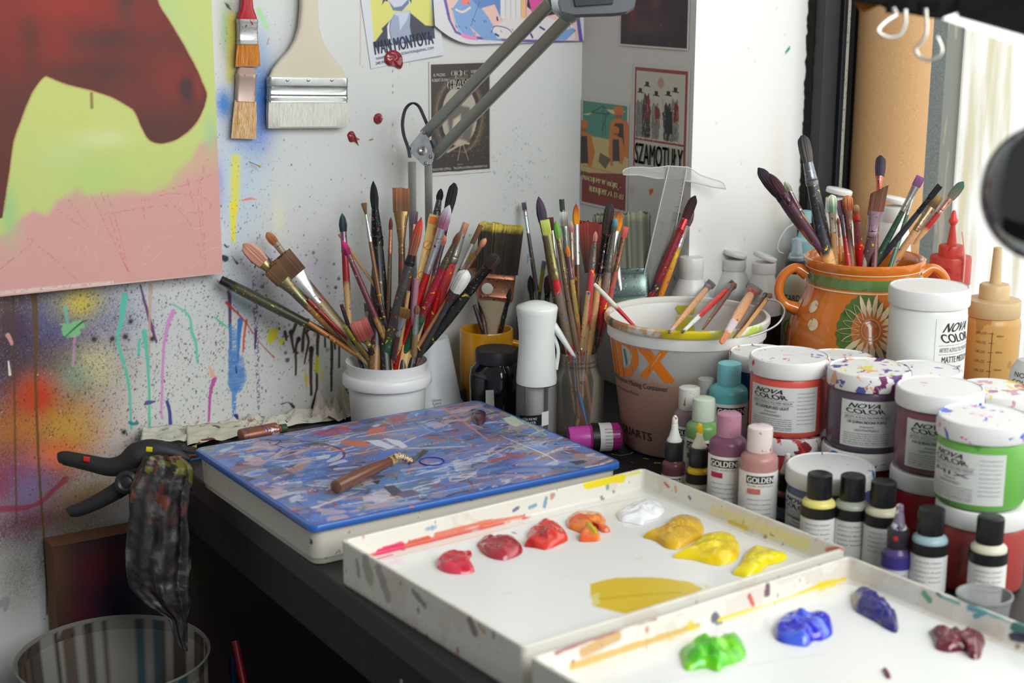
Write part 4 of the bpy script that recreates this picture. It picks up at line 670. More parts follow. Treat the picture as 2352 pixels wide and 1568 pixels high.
CB('small black pointed brush', (1218, 632), (1222, 692), .01, 16, 'round', 40, ((24, 28, 28), (20, 22, 24)), 10, BLK, H((1, BLK)), 12, seed=82)
CB('dark red stubby brush', (1260, 632), (1256, 692), .0, 18, 'mop', 40, ((60, 36, 42), (80, 40, 50)), 10, BLK, H((1, BLK)), 14, seed=83)
# ================================================================== mason jar of brushes
MC = np.array([-.212, -.308]); MZ = .122
jar = thing('glass_jar', 'clear glass jar holding brushes, between the spray bottle and the bucket', 'jar', (MC[0], MC[1], 0)); GL = clear((168, 160, 146), .09, .04)
mk('body', *lathe([(.030, 0), (.0345, .004), (.0358, .012), (.0358, .078), (.034, .092), (.029, .101), (.0275, .104), (.0288, .107), (.0275, .110), (.0288, .113), (.0275, .116), (.0285, .119), (.0285, MZ), (.0265, MZ), (.0255, .103), (.032, .090), (.0338, .078), (.0338, .012), (.030, .006), (0, .006)], 56, cap1=False), GL, jar)
def JB(label, tip, rim, dt, w, shape, blen, bcol, flen, fcol, hs, hw, **k): return pxbrush(label+', in the glass jar', tip, rim, dt, w, shape, blen, bcol, flen, fcol, hs, hw, MC, .0245, .010, zr=MZ, group='brushes in the glass jar', **k)
JB('large plum-coloured pointed brush', (1237, 452), (1296, 792), .02, 22, 'round', 60, ((60, 54, 66), (84, 54, 80)), 40, (100, 70, 50), H((1, (90, 56, 40))), 18, seed=90, bend=.0)
JB('lime-tipped flat brush with a crusted neck and red handle', (1251, 505), (1308, 800), -.03, 20, 'flat', 34, ((176, 180, 80), (196, 206, 110)), 100, (130, 126, 84), H((.1, (190, 20, 24)), (.45, (110, 96, 80)), (1, (196, 16, 24))), 22, seed=91)
JB('rust-brown square brush on a silver ferrule', (1262, 500), (1300, 795), .0, 17, 'flat', 30, ((80, 44, 34), (92, 50, 40)), 60, SILVER, H((1, (110, 80, 50))), 14, seed=92)
JB('green-tipped brush with a string-wrapped neck', (1276, 508), (1326, 800), -.02, 16, 'round', 40, ((110, 150, 70), (96, 170, 60)), 100, (150, 130, 100), H((1, (120, 96, 76))), 17, seed=93)
JB('slim dark blue brush at the back', (1290, 458), (1315, 795), .03, 11, 'flat', 26, ((60, 70, 60), (54, 62, 50)), 20, (70, 96, 106), H((1, (50, 60, 90))), 9, seed=94)
JB('pale grey flat brush with stringy bristles', (1294, 487), (1320, 795), .02, 17, 'flat', 34, ((130, 130, 120), (200, 200, 190)), 60, (150, 160, 150), H((1, (90, 70, 60))), 12, seed=95)
JB('pinkish cream round brush', (1311, 508), (1322, 795), .0, 13, 'round', 26, ((170, 110, 120), (216, 190, 150)), 60, (160, 140, 120), H((1, (140, 90, 60))), 11, seed=96)
JB('amber round brush with a dark red tip', (1323, 468), (1330, 795), .01, 16, 'round', 48, ((226, 150, 20), (150, 50, 40)), 90, SILVER, H((1, (110, 66, 36))), 14, seed=97)
JB('small orange-tipped brush with a violet neck', (1302, 563), (1336, 800), -.03, 10, 'round', 26, ((196, 110, 50), (226, 130, 40)), 50, (130, 100, 110), H((.3, (170, 140, 70)), (1, (150, 90, 60))), 12, seed=98)
JB('wide red-tinted fan brush', (1366, 513), (1345, 795), .03, 86, 'fan', 120, ((84, 54, 44), (150, 60, 50)), 24, SILVER, H((1, (110, 90, 70))), 14, seed=99)
JB('tall black filbert on a black wrap and bamboo handle', (1402, 468), (1352, 800), -.01, 24, 'mop', 70, ((56, 40, 34), (50, 50, 42)), 88, (30, 28, 28), H((.06, (40, 36, 30)), (1, (190, 146, 90))), 18, seed=100)
JB('flame-orange flat filbert behind the black one', (1423, 486), (1362, 798), .02, 22, 'filbert', 46, ((226, 140, 30), (130, 70, 30)), 60, SILVER, H((1, (96, 66, 46))), 16, seed=101)
JB('turquoise-tipped brush with a grey crusted neck', (1414, 500), (1370, 802), -.02, 13, 'round', 32, ((70, 84, 80), (70, 160, 190)), 90, (110, 110, 100), H((.3, (130, 110, 100)), (.35, (196, 40, 40)), (.75, (186, 30, 32)), (1, (60, 60, 60))), 19, seed=102)
JB('coral-tipped brush leaning right on a copper ferrule', (1437, 521), (1376, 798), -.01, 13, 'flat', 24, ((190, 80, 70), (214, 96, 80)), 76, (150, 110, 84), H((1, (170, 84, 70))), 13, seed=103)
JB('pink-tipped brush with a pewter cone and half red handle', (1368, 531), (1342, 802), -.035, 11, 'round', 22, ((180, 110, 100), (200, 130, 120)), 60, (130, 120, 116), H((.32, (190, 60, 70)), (.36, (140, 30, 30)), (1, (176, 140, 104))), 17, seed=104)
JB('tan handle with a black band near the jar mouth', (1352, 660), (1336, 802), -.03, 10, 'none', 10, None, 0, None, H((.45, TAN), (.8, BLK), (1, SILVER)), 13, seed=105)
# handles seen inside the jar: a bright blue one and rust ones
def inner(label, a, b, c_, r): 
    A_, B_ = np.array(a), np.array(b); t = thing('paint_brush', label, 'brush', A_, None, quat_z(B_-A_, (1, 0, 0))); Lh = np.linalg.norm(B_-A_); mk('handle', *loft([(0, r*.5, r*.5), (Lh*.5, r, r), (Lh, r*.8, r*.8)], 12), mat(c_, .4), t)
    mk('ferrule', *loft([(Lh-.002, r*.9, r*.9), (Lh+.012, r*.9, r*.9)], 12), STEEL, t); mk('bristles', *loft([(Lh+.012, r*.9, r*.9), (Lh+.022, r, r), (Lh+.03, .0004, .0004)], 14, ridge=.1), mat((90, 70, 60), .9), t)
dj = depth((MC[0], MC[1], .06)); inner('bright blue handle slanting inside the glass jar', DP(1350, 985, dj-.022), DP(1308, 806, dj-.012), (20, 110, 190), .0030)
inner('rust-red handle standing inside the glass jar', DP(1362, 980, dj-.018), DP(1335, 800, dj-.016), (150, 74, 50), .0035)
# ================================================================== magenta bottle lying down
mb_d = depth(Z(1375, 1030)); A0 = Z(1322, 1006, .0195); A1 = Z(1424, 1002, .0195); axm = A1-A0; axm[2] = 0; Lm = np.linalg.norm(axm)
mbt = thing('paint_bottle', 'magenta paint bottle lying on its side in front of the bucket', 'bottle', A0, None, quat_z(axm, (0, 0, 1))); MG = mat((158, 36, 118), .3); RM = .0185
mk('body', *lathe([(.012, .012), (RM, .020), (RM, Lm-.003), (RM-.003, Lm+.0), (0, Lm)], 40), MG, mbt); mk('cap', *lathe([(.0145, -.010), (.0155, -.008), (.0165, .018), (.0165, .022), (.012, .022)], 40), mat((190, 70, 160), .3), mbt)
mk('label', *lathe([(RM+.0003, .021), (RM+.0005, .0212), (RM+.0005, Lm-.013), (RM+.0003, Lm-.0128)], 40, False, False), mat((206, 206, 200), .5), mbt); mk('label_band', *lathe([(RM+.0005, .0205), (RM+.0008, .0207), (RM+.0008, .030), (RM+.0005, .0302)], 40, False, False), mat((20, 20, 22), .4), mbt)
q = mbt.rotation_quaternion.to_matrix(); vl = np.array(q.transposed() @ Vector(CAM-A0)); azm = math.atan2(vl[1], vl[0])
for i in range(7): text(['ACRYLIC PAINT', 'PEINTURE ACRYLIQUE', 'ART MATERIALS', 'CONFORMS TO ASTM', 'NON TOXIC', 'PERMANENT', 'MADE IN USA'][i], .020, .0014, (lambda i: lambda u, v: np.array([(RM+.001)*math.cos(azm+.9-i*.24+v/RM), (RM+.001)*math.sin(azm+.9-i*.24+v/RM), (.021+Lm)/2+.006-u*1]))(i), mat((40, 40, 44), .6), mbt)
# ================================================================== spray bottle
SPc = np.array([-.270, -.296]); spb = thing('spray_bottle', 'white-topped mist spray bottle with a clear base, left of the glass jar', 'bottle', (SPc[0], SPc[1], 0)); sw_ = stained((226, 230, 226), [(150, 180, 60), (110, 70, 60)], 60, -.55, .3)
sd = np.array([RT[0], RT[1], 0]); sd /= np.linalg.norm(sd)
# head sits on a clear cylinder; trigger points right
mk('clear_base', *lathe([(.024, 0), (.0275, .003), (.0275, .083), (.0262, .083), (.0262, .006), (0, .004)], 48, cap1=False), clear((160, 160, 158), .08, .06), spb)
mk('inner_tube', *lathe([(.0115, .022), (.0125, .024), (.0125, .083), (0, .083)], 32), mat((206, 208, 206), .4), spb).location = (-.003, .0, 0)
mk('head', *lathe([(.0262, .084), (.0268, .084), (.0272, .090), (.0256, .112), (.0238, .138), (.0242, .155), (.0268, .180), (.0276, .186), (.0262, .1885), (.013, .1935), (.0, .1942)], 56), sw_, spb)
mk('trigger', *tube(smooth_line([sd*.021+[0, 0, .165], sd*.029+[0, 0, .152], sd*.040+[0, 0, .135], sd*.051+[0, 0, .118]], 18), list(np.interp(np.linspace(0, 1, 18), [0, .3, .9, 1], [.008, .0085, .005, .003])), 14, .55, sd), sw_, spb)
mk('trigger_arm', *tube(smooth_line([sd*.022+[0, 0, .150], sd*.0285+[0, 0, .128], sd*.0262+[0, 0, .102]], 12), .0025, 10), sw_, spb)
az0 = face_az(SPc); lb = Canvas(uniq(-.014, .012, .0008), uniq(-.010, .010, .0008), (30, 30, 32)); f_ = oncyl((0, 0), .0276, az0-.1, .040)
mk('label_band', [f_(u, v+.12*u) for v in (-.008, .006) for u in np.linspace(-.022, .010, 14)], [(i, i+1, i+15, i+14) for i in range(13)], mat((26, 26, 28), .4), spb)
text('ULTRA FINE MIST', .020, .0034, lambda u, v: oncyl((0, 0), .0276, az0-.1, .0405, ro=.0009)(u-.006, v-.12*-u), mat((220, 222, 220), .5), spb); text('SPRAYER', .017, .0034, lambda u, v: oncyl((0, 0), .0276, az0-.1, .0355, ro=.0009)(u-.006, v+.12*u), mat((220, 222, 220), .5), spb)
mk('label_stripe', [f_(u, v+.12*u) for v in (-.010, .009) for u in np.linspace(.010, .020, 6)], [(i, i+1, i+7, i+6) for i in range(5)], mat((214, 216, 210), .4), spb)
# ================================================================== black jar
BJ = np.array([-.268, -.190]); bj = thing('paint_jar', 'squarish black jar with a screw lid, in front of the yellow mug', 'jar', (BJ[0], BJ[1], 0), rot=Matrix.Rotation(AZ*0+.5, 4, 'Z').to_quaternion()); bk = stained((18, 19, 21), [(50, 52, 56)], 30, -.3, .12, coat=.5)
mk('body', *loft([(0, .029, .029), (.003, .0325, .0325), (.070, .0335, .0335), (.082, .0315, .0315), (.088, .026, .026), (.092, .025, .025)], 48, power=.62), bk, bj)
mk('lid', *lathe([(.0285, .089), (.0295, .090), (.0295, .106), (.0280, .108), (.0255, .1075), (0, .1070)], 48), stained((36, 38, 42), [(80, 82, 84), (150, 160, 60)], 50, -.3, .5), bj)
mk('label', *box(.0342, .0346, -.020, -.006, .006, .058), mat((176, 176, 166), .5), bj, smooth=False).rotation_euler = (0, 0, -math.pi/2-.9)
# ================================================================== HDX mixing bucket
HC = np.array([-.103, -.402]); HZ = .178; HR = .1075
bu = thing('mixing_bucket', 'large translucent mixing bucket with orange lettering and brushes laid across its rim', 'bucket', (HC[0], HC[1], 0))
hm, n_, l_, b_ = newmat('translucent_bucket'); b_.inputs['Roughness'].default_value = .35
tc_ = n_.new('ShaderNodeTexCoord'); sp_ = n_.new('ShaderNodeSeparateXYZ'); l_.new(tc_.outputs['Object'], sp_.inputs[0]); cr_ = n_.new('ShaderNodeValToRGB'); mr_ = n_.new('ShaderNodeMapRange'); mr_.inputs[2].default_value = .18; l_.new(sp_.outputs[2], mr_.inputs[0])
nz_ = n_.new('ShaderNodeTexNoise'); nz_.inputs['Scale'].default_value = 30; l_.new(tc_.outputs['Object'], nz_.inputs['Vector']); ma_ = n_.new('ShaderNodeMath'); ma_.operation = 'MULTIPLY_ADD'; ma_.inputs[1].default_value = .05; l_.new(nz_.outputs['Fac'], ma_.inputs[0]); l_.new(mr_.outputs[0], ma_.inputs[2]); l_.new(ma_.outputs[0], cr_.inputs[0])
e = cr_.color_ramp.elements; e[0].position = 0; e[0].color = rgba((206, 166, 150)); e[1].position = .60; e[1].color = rgba((226, 182, 158))
for p_, c_ in ((.61, (226, 200, 176)), (.66, (226, 218, 204)), (.70, (236, 234, 228)), (.95, (238, 238, 234))): x_ = e.new(p_); x_.color = rgba(c_)
l_.new(cr_.outputs[0], b_.inputs['Base Color']); t_ = n_.new('ShaderNodeBsdfTranslucent'); l_.new(cr_.outputs[0], t_.inputs[0]); ms_ = n_.new('ShaderNodeMixShader'); ms_.inputs[0].default_value = .22; l_.new(b_.outputs[0], ms_.inputs[1]); l_.new(t_.outputs[0], ms_.inputs[2]); l_.new(ms_.outputs[0], n_['Material Output'].inputs[0])
def hr_(z): return .0800+(.1020-.0800)*z/.155
bub = mk('body', *lathe([(.072, .001), (.078, .002), (hr_(.006), .006), (hr_(.150), .150), (.1045, .153), (.1050, .170), (.1040, .172), (.1030, .170), (.1025, .155), (hr_(.150)-.0015, .150), (hr_(.05)-.0015, .05), (.078, .005), (0, .004)], 96, cap1=False), hm, bu)
mk('paint_slurry', *lathe([(0, .104), (hr_(.105)-.003, .105), (0, .1051)], 64, False, False), stained((150, 120, 104), [(120, 96, 88)], 20, .5, .2), bu)
V, Fc = lathe([(.1040, .1700), (.1075, .1690), (.1090, .1720), (.1090, .1775), (.1065, .1800), (.1035, .1790), (.1028, .1750)], 200, closed=True); V = np.array(V); a_ = np.arctan2(V[:, 1], V[:, 0]); aw = (a_-face_az(HC)+math.pi) % (2*math.pi)-math.pi; cc = np.zeros((len(V), 3)); cc[:] = lin((222, 220, 212))
nn = vnoise(aw*2, V[:, 2]*60, 2.2, 5)
def rimc(a0, a1, c, th=.3):
    k = (aw > a0) & (aw < a1) & (nn > th); cc[k] = lin(c)
rimc(-1.9, .0, (206, 168, 120), .42); rimc(-1.7, -.6, (176, 120, 76), .55); rimc(-.28, .28, (214, 196, 30), .2); rimc(.28, .65, (196, 196, 90), .5); rimc(.6, 1.1, (186, 204, 90), .55); rimc(-1.15, -1.08, (40, 90, 60), .2)
mk('rim', V, Fc, vmat(.35), bu, cc)
def hcyl(zc, az): return lambda u, v: np.array([(hr_(zc+v)+.0006)*math.cos(az+u/hr_(zc)), (hr_(zc+v)+.0006)*math.sin(az+u/hr_(zc)), zc+v])
azH = face_az(HC); px2a = lambda px: math.asin(max(-1, min(1, (px-1577)/178.0)))
OR = mat((232, 124, 16), .45)
def hfill(poly, m, name='printed_letter'):
    """polygon in (px, z) on the bucket wall, cut fine so that it follows the curve"""
    PL = [np.array(q_) for q_ in (poly if isinstance(poly[0][0], (tuple, list)) else [poly])]; P = PL[0]; V = []; Fs = []; xs = np.linspace(P[:, 0].min(), P[:, 0].max(), max(2, int((P[:, 0].max()-P[:, 0].min())/2.5)+1))
    def cross(x):
        o = []
        for Q_ in PL:
          n = len(Q_)
          for i in range(n):
            (a, b), (c, d) = Q_[i], Q_[(i+1) % n]
            if (a <= x < c) or (c <= x < a): o.append(b+(d-b)*(x-a)/(c-a))
        return sorted(o)
    for x0_, x1_ in zip(xs[:-1], xs[1:]):
        e_ = (x1_-x0_)*1e-3; A_, B_ = cross(x0_+e_), cross(x1_-e_)
        if len(A_) == len(B_):
            for j in range(0, len(A_)-1, 2):
                k = len(V)
                for x, z in ((x0_, A_[j]), (x1_, B_[j]), (x1_, B_[j+1]), (x0_, A_[j+1])): a = azH+px2a(x); V.append(((hr_(z)+.0007)*math.cos(a), (hr_(z)+.0007)*math.sin(a), z))
                Fs.append((k, k+1, k+2, k+3))
    mk(name, V, Fs, m, bub, smooth=False)
def zpx(px, py):                                   # height on the front of the bucket for a photo row
    r = ray(px, py)[:2]; 
    a = azH+px2a(px); z = .1
    for _ in range(12): z = Z(px, py, z)[2]; q_ = np.array([HC[0]+hr_(z)*math.cos(a), HC[1]+hr_(z)*math.sin(a)]); d_ = (q_-CAM[:2])@FW[:2]/(ray(px, py)@np.array([FW[0], FW[1], 0])); z = CAM[2]+ray(px, py)[2]*d_
    return z
hp = lambda L: [(a, zpx(a, b)) for a, b in L]
hfill(hp([(1405, 770), (1409, 771), (1409, 855), (1405, 852)]), OR)
hfill(hp([(1402, 803), (1407, 803), (1407, 818), (1402, 817)]), OR)
hfill(hp([(1411, 772), (1416, 773), (1416, 862), (1411, 860)]), OR)
hfill(hp([(1419, 774), (1440, 778), (1456, 785), (1467, 800), (1471, 818), (1468, 838), (1459, 852), (1448, 862), (1436, 866), (1419, 864)])+[], OR) if False else hfill([hp([(1419, 774), (1440, 778), (1456, 785), (1467, 800), (1471, 818), (1468, 838), (1459, 852), (1448, 862), (1436, 866), (1419, 864)]), hp([(1431, 791), (1441, 794), (1450, 803), (1453, 818), (1450, 835), (1441, 845), (1431, 844)])], OR)
hfill(hp([(1462, 789), (1477, 792), (1545, 876), (1534, 879), (1525, 873)]), OR); hfill(hp([(1481, 793), (1492, 794), (1553, 873), (1548, 880), (1538, 871)]), OR); hfill(hp([(1525, 800), (1543, 801), (1486, 870), (1470, 864)]), OR)
pass; hfill([(1519, zpx(1519, 812)-.0), (1523, zpx(1523, 812)), (1484, zpx(1484, 866)), (1480, zpx(1480, 866))], hm, 'printed_letter_gap')
text('TM', .0085, .005, hcyl(zpx(1556, 807), azH+px2a(1556)), OR, bu); tealm = mat((40, 130, 120), .5); hfill(hp([(1435, 800), (1438, 797), (1442, 830), (1440, 844), (1437, 840)]), tealm, 'paint_mark')
GD = mat((84, 72, 70), .55); zt = zpx(1475, 887)
text('All Purpose Mixing Container', .104, .0092, lambda u, v: hcyl(zt, azH+px2a(1452))(u, v), GD, bu, bold=.0003); text('Recipiente para Mezclar', .050, .0052, hcyl(zpx(1440, 893)-.004, azH+px2a(1432)), GD, bu)
text('5 QUARTS', .075, .0135, hcyl(zpx(1450, 997), azH+px2a(1432)), mat((70, 58, 56), .55), bu, bold=.0010); text('SKU 1002-090-181', .030, .0024, hcyl(zpx(1640, 801), azH+px2a(1634)), GD, bu)
# yellow dabs inside the far wall
azb = azH+math.pi
V = []; Fs = []
for j, z_ in enumerate(np.linspace(.124, .168, 12)):
    for i, u in enumerate(np.linspace(-.017, .013, 14)):
        wv = .6+.4*math.sin(j*1.7)*math.cos(i*.9); k = 1-abs(i-6.5)/7*.35*wv; a = azb+(-u*k-.0)/.1; V.append(((hr_(min(z_, .150))-.0022+(.0015 if z_ > .151 else 0))*math.cos(a), (hr_(min(z_, .150))-.0022+(.0015 if z_ > .151 else 0))*math.sin(a), z_))
Fs = [(j*14+i, j*14+i+1, (j+1)*14+i+1, (j+1)*14+i) for j in range(11) for i in range(13) if not (j == 7)]
mk('paint_mark', V, Fs, mat((206, 200, 60), .4), bu)
# wire bail at the right
e1 = DP(1724, 772, depth((HC[0], HC[1], .15))-.02)
wirep = [DP(1764, 688, 2.04), DP(1785, 692, 2.03), DP(1800, 706, 2.01), DP(1801, 722, 1.985), DP(1785, 745, 1.965), DP(1755, 762, 1.955), DP(1720, 773, 1.952)]
ob = mk('wire_bail', *tube(smooth_line(wirep, 40), .0014, 8), STEEL, bu); ob.location = (-HC[0], -HC[1], 0)
# brushes lying across the rim
def lay(label, end, tip, w, shape, blen, bcol, flen, fcol, hs, hw, **k):
    d0 = depth((HC[0], HC[1], HZ)); r_ = hw*d0/F/2; Zr = HZ+.0025+r_
    A_ = Z(end[0], end[1], Zr); B_ = Z(tip[0], tip[1], Zr+.002); s_ = depth((A_+B_)/2)/F*1.0
    return brush(label, A_, B_, w*s_, shape, blen, bcol, flen, fcol, hs, hw*s_, group='brushes laid across the bucket rim', **k)
lay('tan-handled brush with grey crusted bristles, leftmost across the bucket rim', (1536, 765), (1636, 648), 22, 'flat', .026, ((110, 90, 96), (120, 120, 116)), .022, (150, 130, 130), H((.9, (214, 160, 110)), (.97, (196, 170, 170)), (1, (90, 56, 40))), 15, seed=120)
lay('red brush with a white-dipped end across the bucket rim', (1566, 764), (1686, 649), 18, 'flat', .020, ((120, 60, 60), (140, 70, 70)), .030, (170, 160, 160), H((.66, (206, 40, 40)), (.95, (220, 226, 220)), (1, (60, 60, 60))), 14, seed=121)
lay('dark brown brush with dried orange bristles across the bucket rim', (1614, 756), (1688, 652), 17, 'round', .024, ((150, 100, 84), (170, 110, 84)), .022, (140, 110, 100), H((1, (110, 64, 46))), 11, seed=122)
lay('thick tan brush with a red-coated ferrule across the bucket rim', (1656, 788), (1735, 658), 40, 'flat', .022, ((120, 116, 110), (110, 110, 106)), .034, (200, 96, 84), H((.6, (220, 160, 110)), (.82, (210, 190, 196)), (1, (206, 124, 80))), 24, seed=123)
lay('thin chocolate brush across the right of the bucket rim', (1684, 776), (1760, 674), 12, 'round', .014, ((100, 90, 90), (90, 84, 84)), .018, (150, 150, 150), H((1, (96, 60, 44))), 9, seed=124)
lay('thin honey-coloured brush, rightmost across the bucket rim', (1693, 776), (1770, 676), 14, 'round', .014, ((150, 110, 84), (150, 120, 90)), .014, (170, 130, 100), H((1, (214, 160, 96))), 10, seed=125)
A_ = Z(1437, 728, .150); A_ = DP(1437, 728, 2.02); B_ = DP(1360, 647, 2.03); s_ = 2.03/F; brush('slim white and red brush resting inside the left rim of the bucket', A_+(A_-B_)*.5, B_, 9*s_, 'none', .004, None, 0, None, H((.45, (214, 212, 196)), (1, (186, 24, 28))), 11*s_, seed=126, messy=0)
# ================================================================== T-square, big grey brush and two long brushes behind the bucket
def slab(poly, nrm, th):
    """extrude a planar 3D polygon"""
    P = [np.array(p, float) for p in poly]; n = len(P); V = P+[p+np.array(nrm)*th for p in P]; return V, [tuple(range(n))[::-1], tuple(range(n, 2*n))]+[(i, (i+1) % n, n+(i+1) % n, n+i) for i in range(n)]
TS0 = np.array([-.045, -.262, 0.0]); d_t = 2.155
tsq = thing('t_square', 'clear plastic T-square ruler leaning in the corner behind the bucket', 'ruler', DP(1450, 800, 2.19)); L0 = np.array(tsq.location)
CLR = clear((190, 192, 188), .16, .12); nf = -FW
head = [(1430, 394), (1436, 388), (1448, 385), (1475, 384), (1495, 386), (1515, 384), (1535, 381), (1580, 384), (1592, 390), (1605, 400), (1630, 409), (1655, 416), (1663, 422), (1667, 434), (1640, 430), (1585, 417), (1540, 409), (1510, 410), (1470, 402), (1432, 401)]
o = mk('head', *slab([DP(a, b, 2.150+(a-1430)*.00006)-L0 for a, b in head], nf, .003), CLR, tsq, smooth=False)
edge = [DP(a, b, 2.148+(a-1430)*.00006)-L0 for a, b in head+[head[0]]]; mk('head_edge', *tube(edge, .0009, 6), clear((226, 228, 226), .65, .2), tsq)
bl = [DP(1536, 383, 2.150), DP(1577, 388, 2.152), DP(1500, 800, 2.19), DP(1440, 800, 2.19)]; mk('blade', *slab([p-L0 for p in bl], nf, .002), clear((176, 178, 172), .24, .15), tsq, smooth=False)
for a, b in ((0, 3), (1, 2)): mk('blade_edge', *tube([bl[a]-L0+nf*.002, bl[b]-L0+nf*.002], .0010, 6), clear((226, 228, 226), .6, .2), tsq)
pe = [bl[1]+(bl[2]-bl[1])*t for t in np.linspace(.06, .9, 46)]; inw = (bl[0]-bl[1]); inw /= np.linalg.norm(inw)
mk('scale_marks', *merge([tube([p-L0+nf*.0024, p-L0+nf*.0024+inw*(.005 if i % 4 == 0 else .0025)], .00022, 4) for i, p in enumerate(pe)]), mat((60, 60, 60), .6), tsq)
gb = brush('very wide grey-bristled brush standing in the corner behind the bucket', DP(1440, 790, 2.165), DP(1428, 492, 2.20), .072, 'wide', .082, ((100, 102, 88), (132, 132, 112)), .045, (110, 130, 124), H((1, (150, 140, 120))), .022, seed=130, kind='wall_brush', messy=0)
brush('long red and black brush with dark bristles leaning at the corner pier', DP(1462, 760, 2.172), DP(1597, 450, 2.150), .0125, 'filbert', .034, ((66, 30, 34), (34, 26, 26)), .020, (176, 50, 56), H((.5, (130, 30, 40)), (.62, (50, 40, 70)), (1, (166, 26, 34))), .0125, seed=131)
brush('long yellow-handled brush with mauve bristles leaning behind the red one', DP(1487, 760, 2.180), DP(1591, 478, 2.160), .0125, 'round', .025, ((90, 70, 84), (130, 90, 120)), .032, SILVER, H((.3, (206, 160, 40)), (1, (214, 130, 30))), .010, seed=132)
brush('faded pink flat brush half hidden by the long red one', DP(1474, 760, 2.186), DP(1556, 488, 2.170), .0095, 'flat', .016, ((110, 100, 90), (90, 84, 70)), .045, (190, 150, 144), H((1, (150, 110, 100))), .009, seed=133)
brush('grey-ferruled brush leaning left behind the bucket', DP(1440, 740, 2.172), DP(1408, 585, 2.172), .016, 'flat', .016, ((120, 110, 90), (150, 60, 70)), .05, (150, 150, 154), H((1, (150, 120, 80))), .010, seed=134)
# ================================================================== bottle and jar builders
def pbottle(label, c, r, zb, zs_, zt_, body, cap, capr, brand=None, band=None, swatch=None, face=0.0, nlabel=True, group=None, rough=.3, capstain=None, lab=(222, 222, 218)):
    """soft plastic bottle: body to zb, shoulder to zs_, cap to zt_"""
    t = thing('paint_bottle', label, 'bottle', (c[0], c[1], 0), group); az = face_az(c, face)
    mk('body', *lathe([(r*.9, 0), (r, .002), (r, zb-.003), (r*.985, zb), (r*.93, zb+(zs_-zb)*.35), (r*.78, zb+(zs_-zb)*.7), (capr*.98, zs_-.001), (capr*.85, zs_+.003)], 44), mat(body, rough, sss=.05), t)
    cs = mat(cap, .35) if not capstain else stained(cap, capstain, 70, .35, .35)
    mk('cap', *lathe([(capr*.98, zs_), (capr, zs_+.001), (capr, zt_-.004), (capr*.97, zt_-.001), (capr*.85, zt_), (0, zt_-.0008)], 40), cs, t)
    t0 = t
    if nlabel:
        h0, h1 = .012, zb-.012; n = 30; f = oncyl((0, 0), r, az, 0, ro=.0005); V = [f(u*r, v) for v in (h0, h1) for u in np.linspace(-1.9, 1.9, n)]; t = mk('label', V, [(i, i+1, n+i+1, n+i) for i in range(n-1)], stained(lab, [(190, 60, 90)], 80, -.75, .5), t)
        if brand:
            bw, bh = r*1.5, r*.42; zc = h1-bh*.9; ff = oncyl((0, 0), r, az, zc, ro=.0010); V = [ff(u, v) for v in (-bh/2, bh/2) for u in np.linspace(-bw/2, bw/2, 12)]; mk('brand_panel', V, [(i, i+1, 13+i, 12+i) for i in range(11)], mat((26, 24, 26), .5), t)
            text(brand, bw*.92, bh*.72, oncyl((0, 0), r, az, zc, ro=.0014), mat((230, 230, 226), .5), t, bold=.0004); text('FLUID ACRYLICS', bw*.9, .0022, oncyl((0, 0), r, az, zc-bh*.8, ro=.0010), mat((120, 120, 120), .5), t)
            if swatch is not None: zc2 = zc-bh*1.5; ff = oncyl((0, 0), r, az, zc2, ro=.0012); V = [ff(u, v) for v in (-.003, .003) for u in np.linspace(-bw*.45, 0, 6)]; mk('colour_swatch', V, [(i, i+1, 7+i, 6+i) for i in range(5)], mat(swatch, .5), t)
            for k in range(6): text(['pigment colour', 'excellent lightfast', 'permanent acrylic', 'contents', 'artist colour fluid', 'net volume'][k], bw*(.8 if k % 2 else .9), .0016, oncyl((0, 0), r, az, zc-bh*2.6-k*.0055, ro=.0010), mat((120, 118, 116), .5), t)
        if band: ff = oncyl((0, 0), r, az, 0, ro=.0011); V = [ff(u*r, v) for v in (h1-.002, h1+.010) for u in np.linspace(-1.95, 1.95, n)]; mk('label_band', V, [(i, i+1, n+i+1, n+i) for i in range(n-1)], mat(band, .4), t)
        if band:
            t = t
            for k in range(5): text(['ACRYLIC PAINT', 'peinture acrylique', 'brilliant finish', 'indoor outdoor', 'water based'][k], r*1.5, .0016, oncyl((0, 0), r, az, h1-.008-k*.005, ro=.0010), mat((110, 110, 106), .5), t)
    t = t0
    return t
def topc(px, py, z): p = Z(px, py, z); return (p[0], p[1])
def nozzle(t, z, cols, r=.006, h=.02): mk('nozzle', *lathe([(r*1.35, z-.001), (r*1.4, z+.001), (r*1.1, z+.0045), (r, z+.006), (r*.62, z+h*.75), (r*.60, z+h), (r*.3, z+h+.0015)], 24), cols, t)
# Golden fluid acrylics
WCAP = (218, 216, 210)
pbottle('turquoise fluid acrylic bottle standing tallest beside the bucket', topc(1676, 832, .155), .0240, .120, .129, .155, (96, 178, 180), (126, 196, 204), .0145, 'GOLDEN', None, (30, 130, 130), .18)
pbottle('dusty purple paint bottle with a scratched translucent cap against the bucket', topc(1584, 888, .128), .0185, .094, .101, .128, (136, 112, 118), (206, 204, 198), .0130, 'GOLDEN', None, (150, 40, 50), -.25, capstain=[(150, 90, 60), (206, 190, 60)])
pbottle('green paint bottle with a clear cap, front of the purple one', topc(1617, 913, .126), .0205, .091, .099, .126, (112, 156, 92), (196, 208, 190), .0135, 'GOLDEN', None, (90, 140, 60), -.3, capstain=[(190, 220, 40)])
pbottle('small grey-capped bottle hidden behind the turquoise one', topc(1622, 868, .130), .0130, .100, .108, .130, (180, 180, 170), (176, 178, 168), .0105, None, None, None, 0, False)
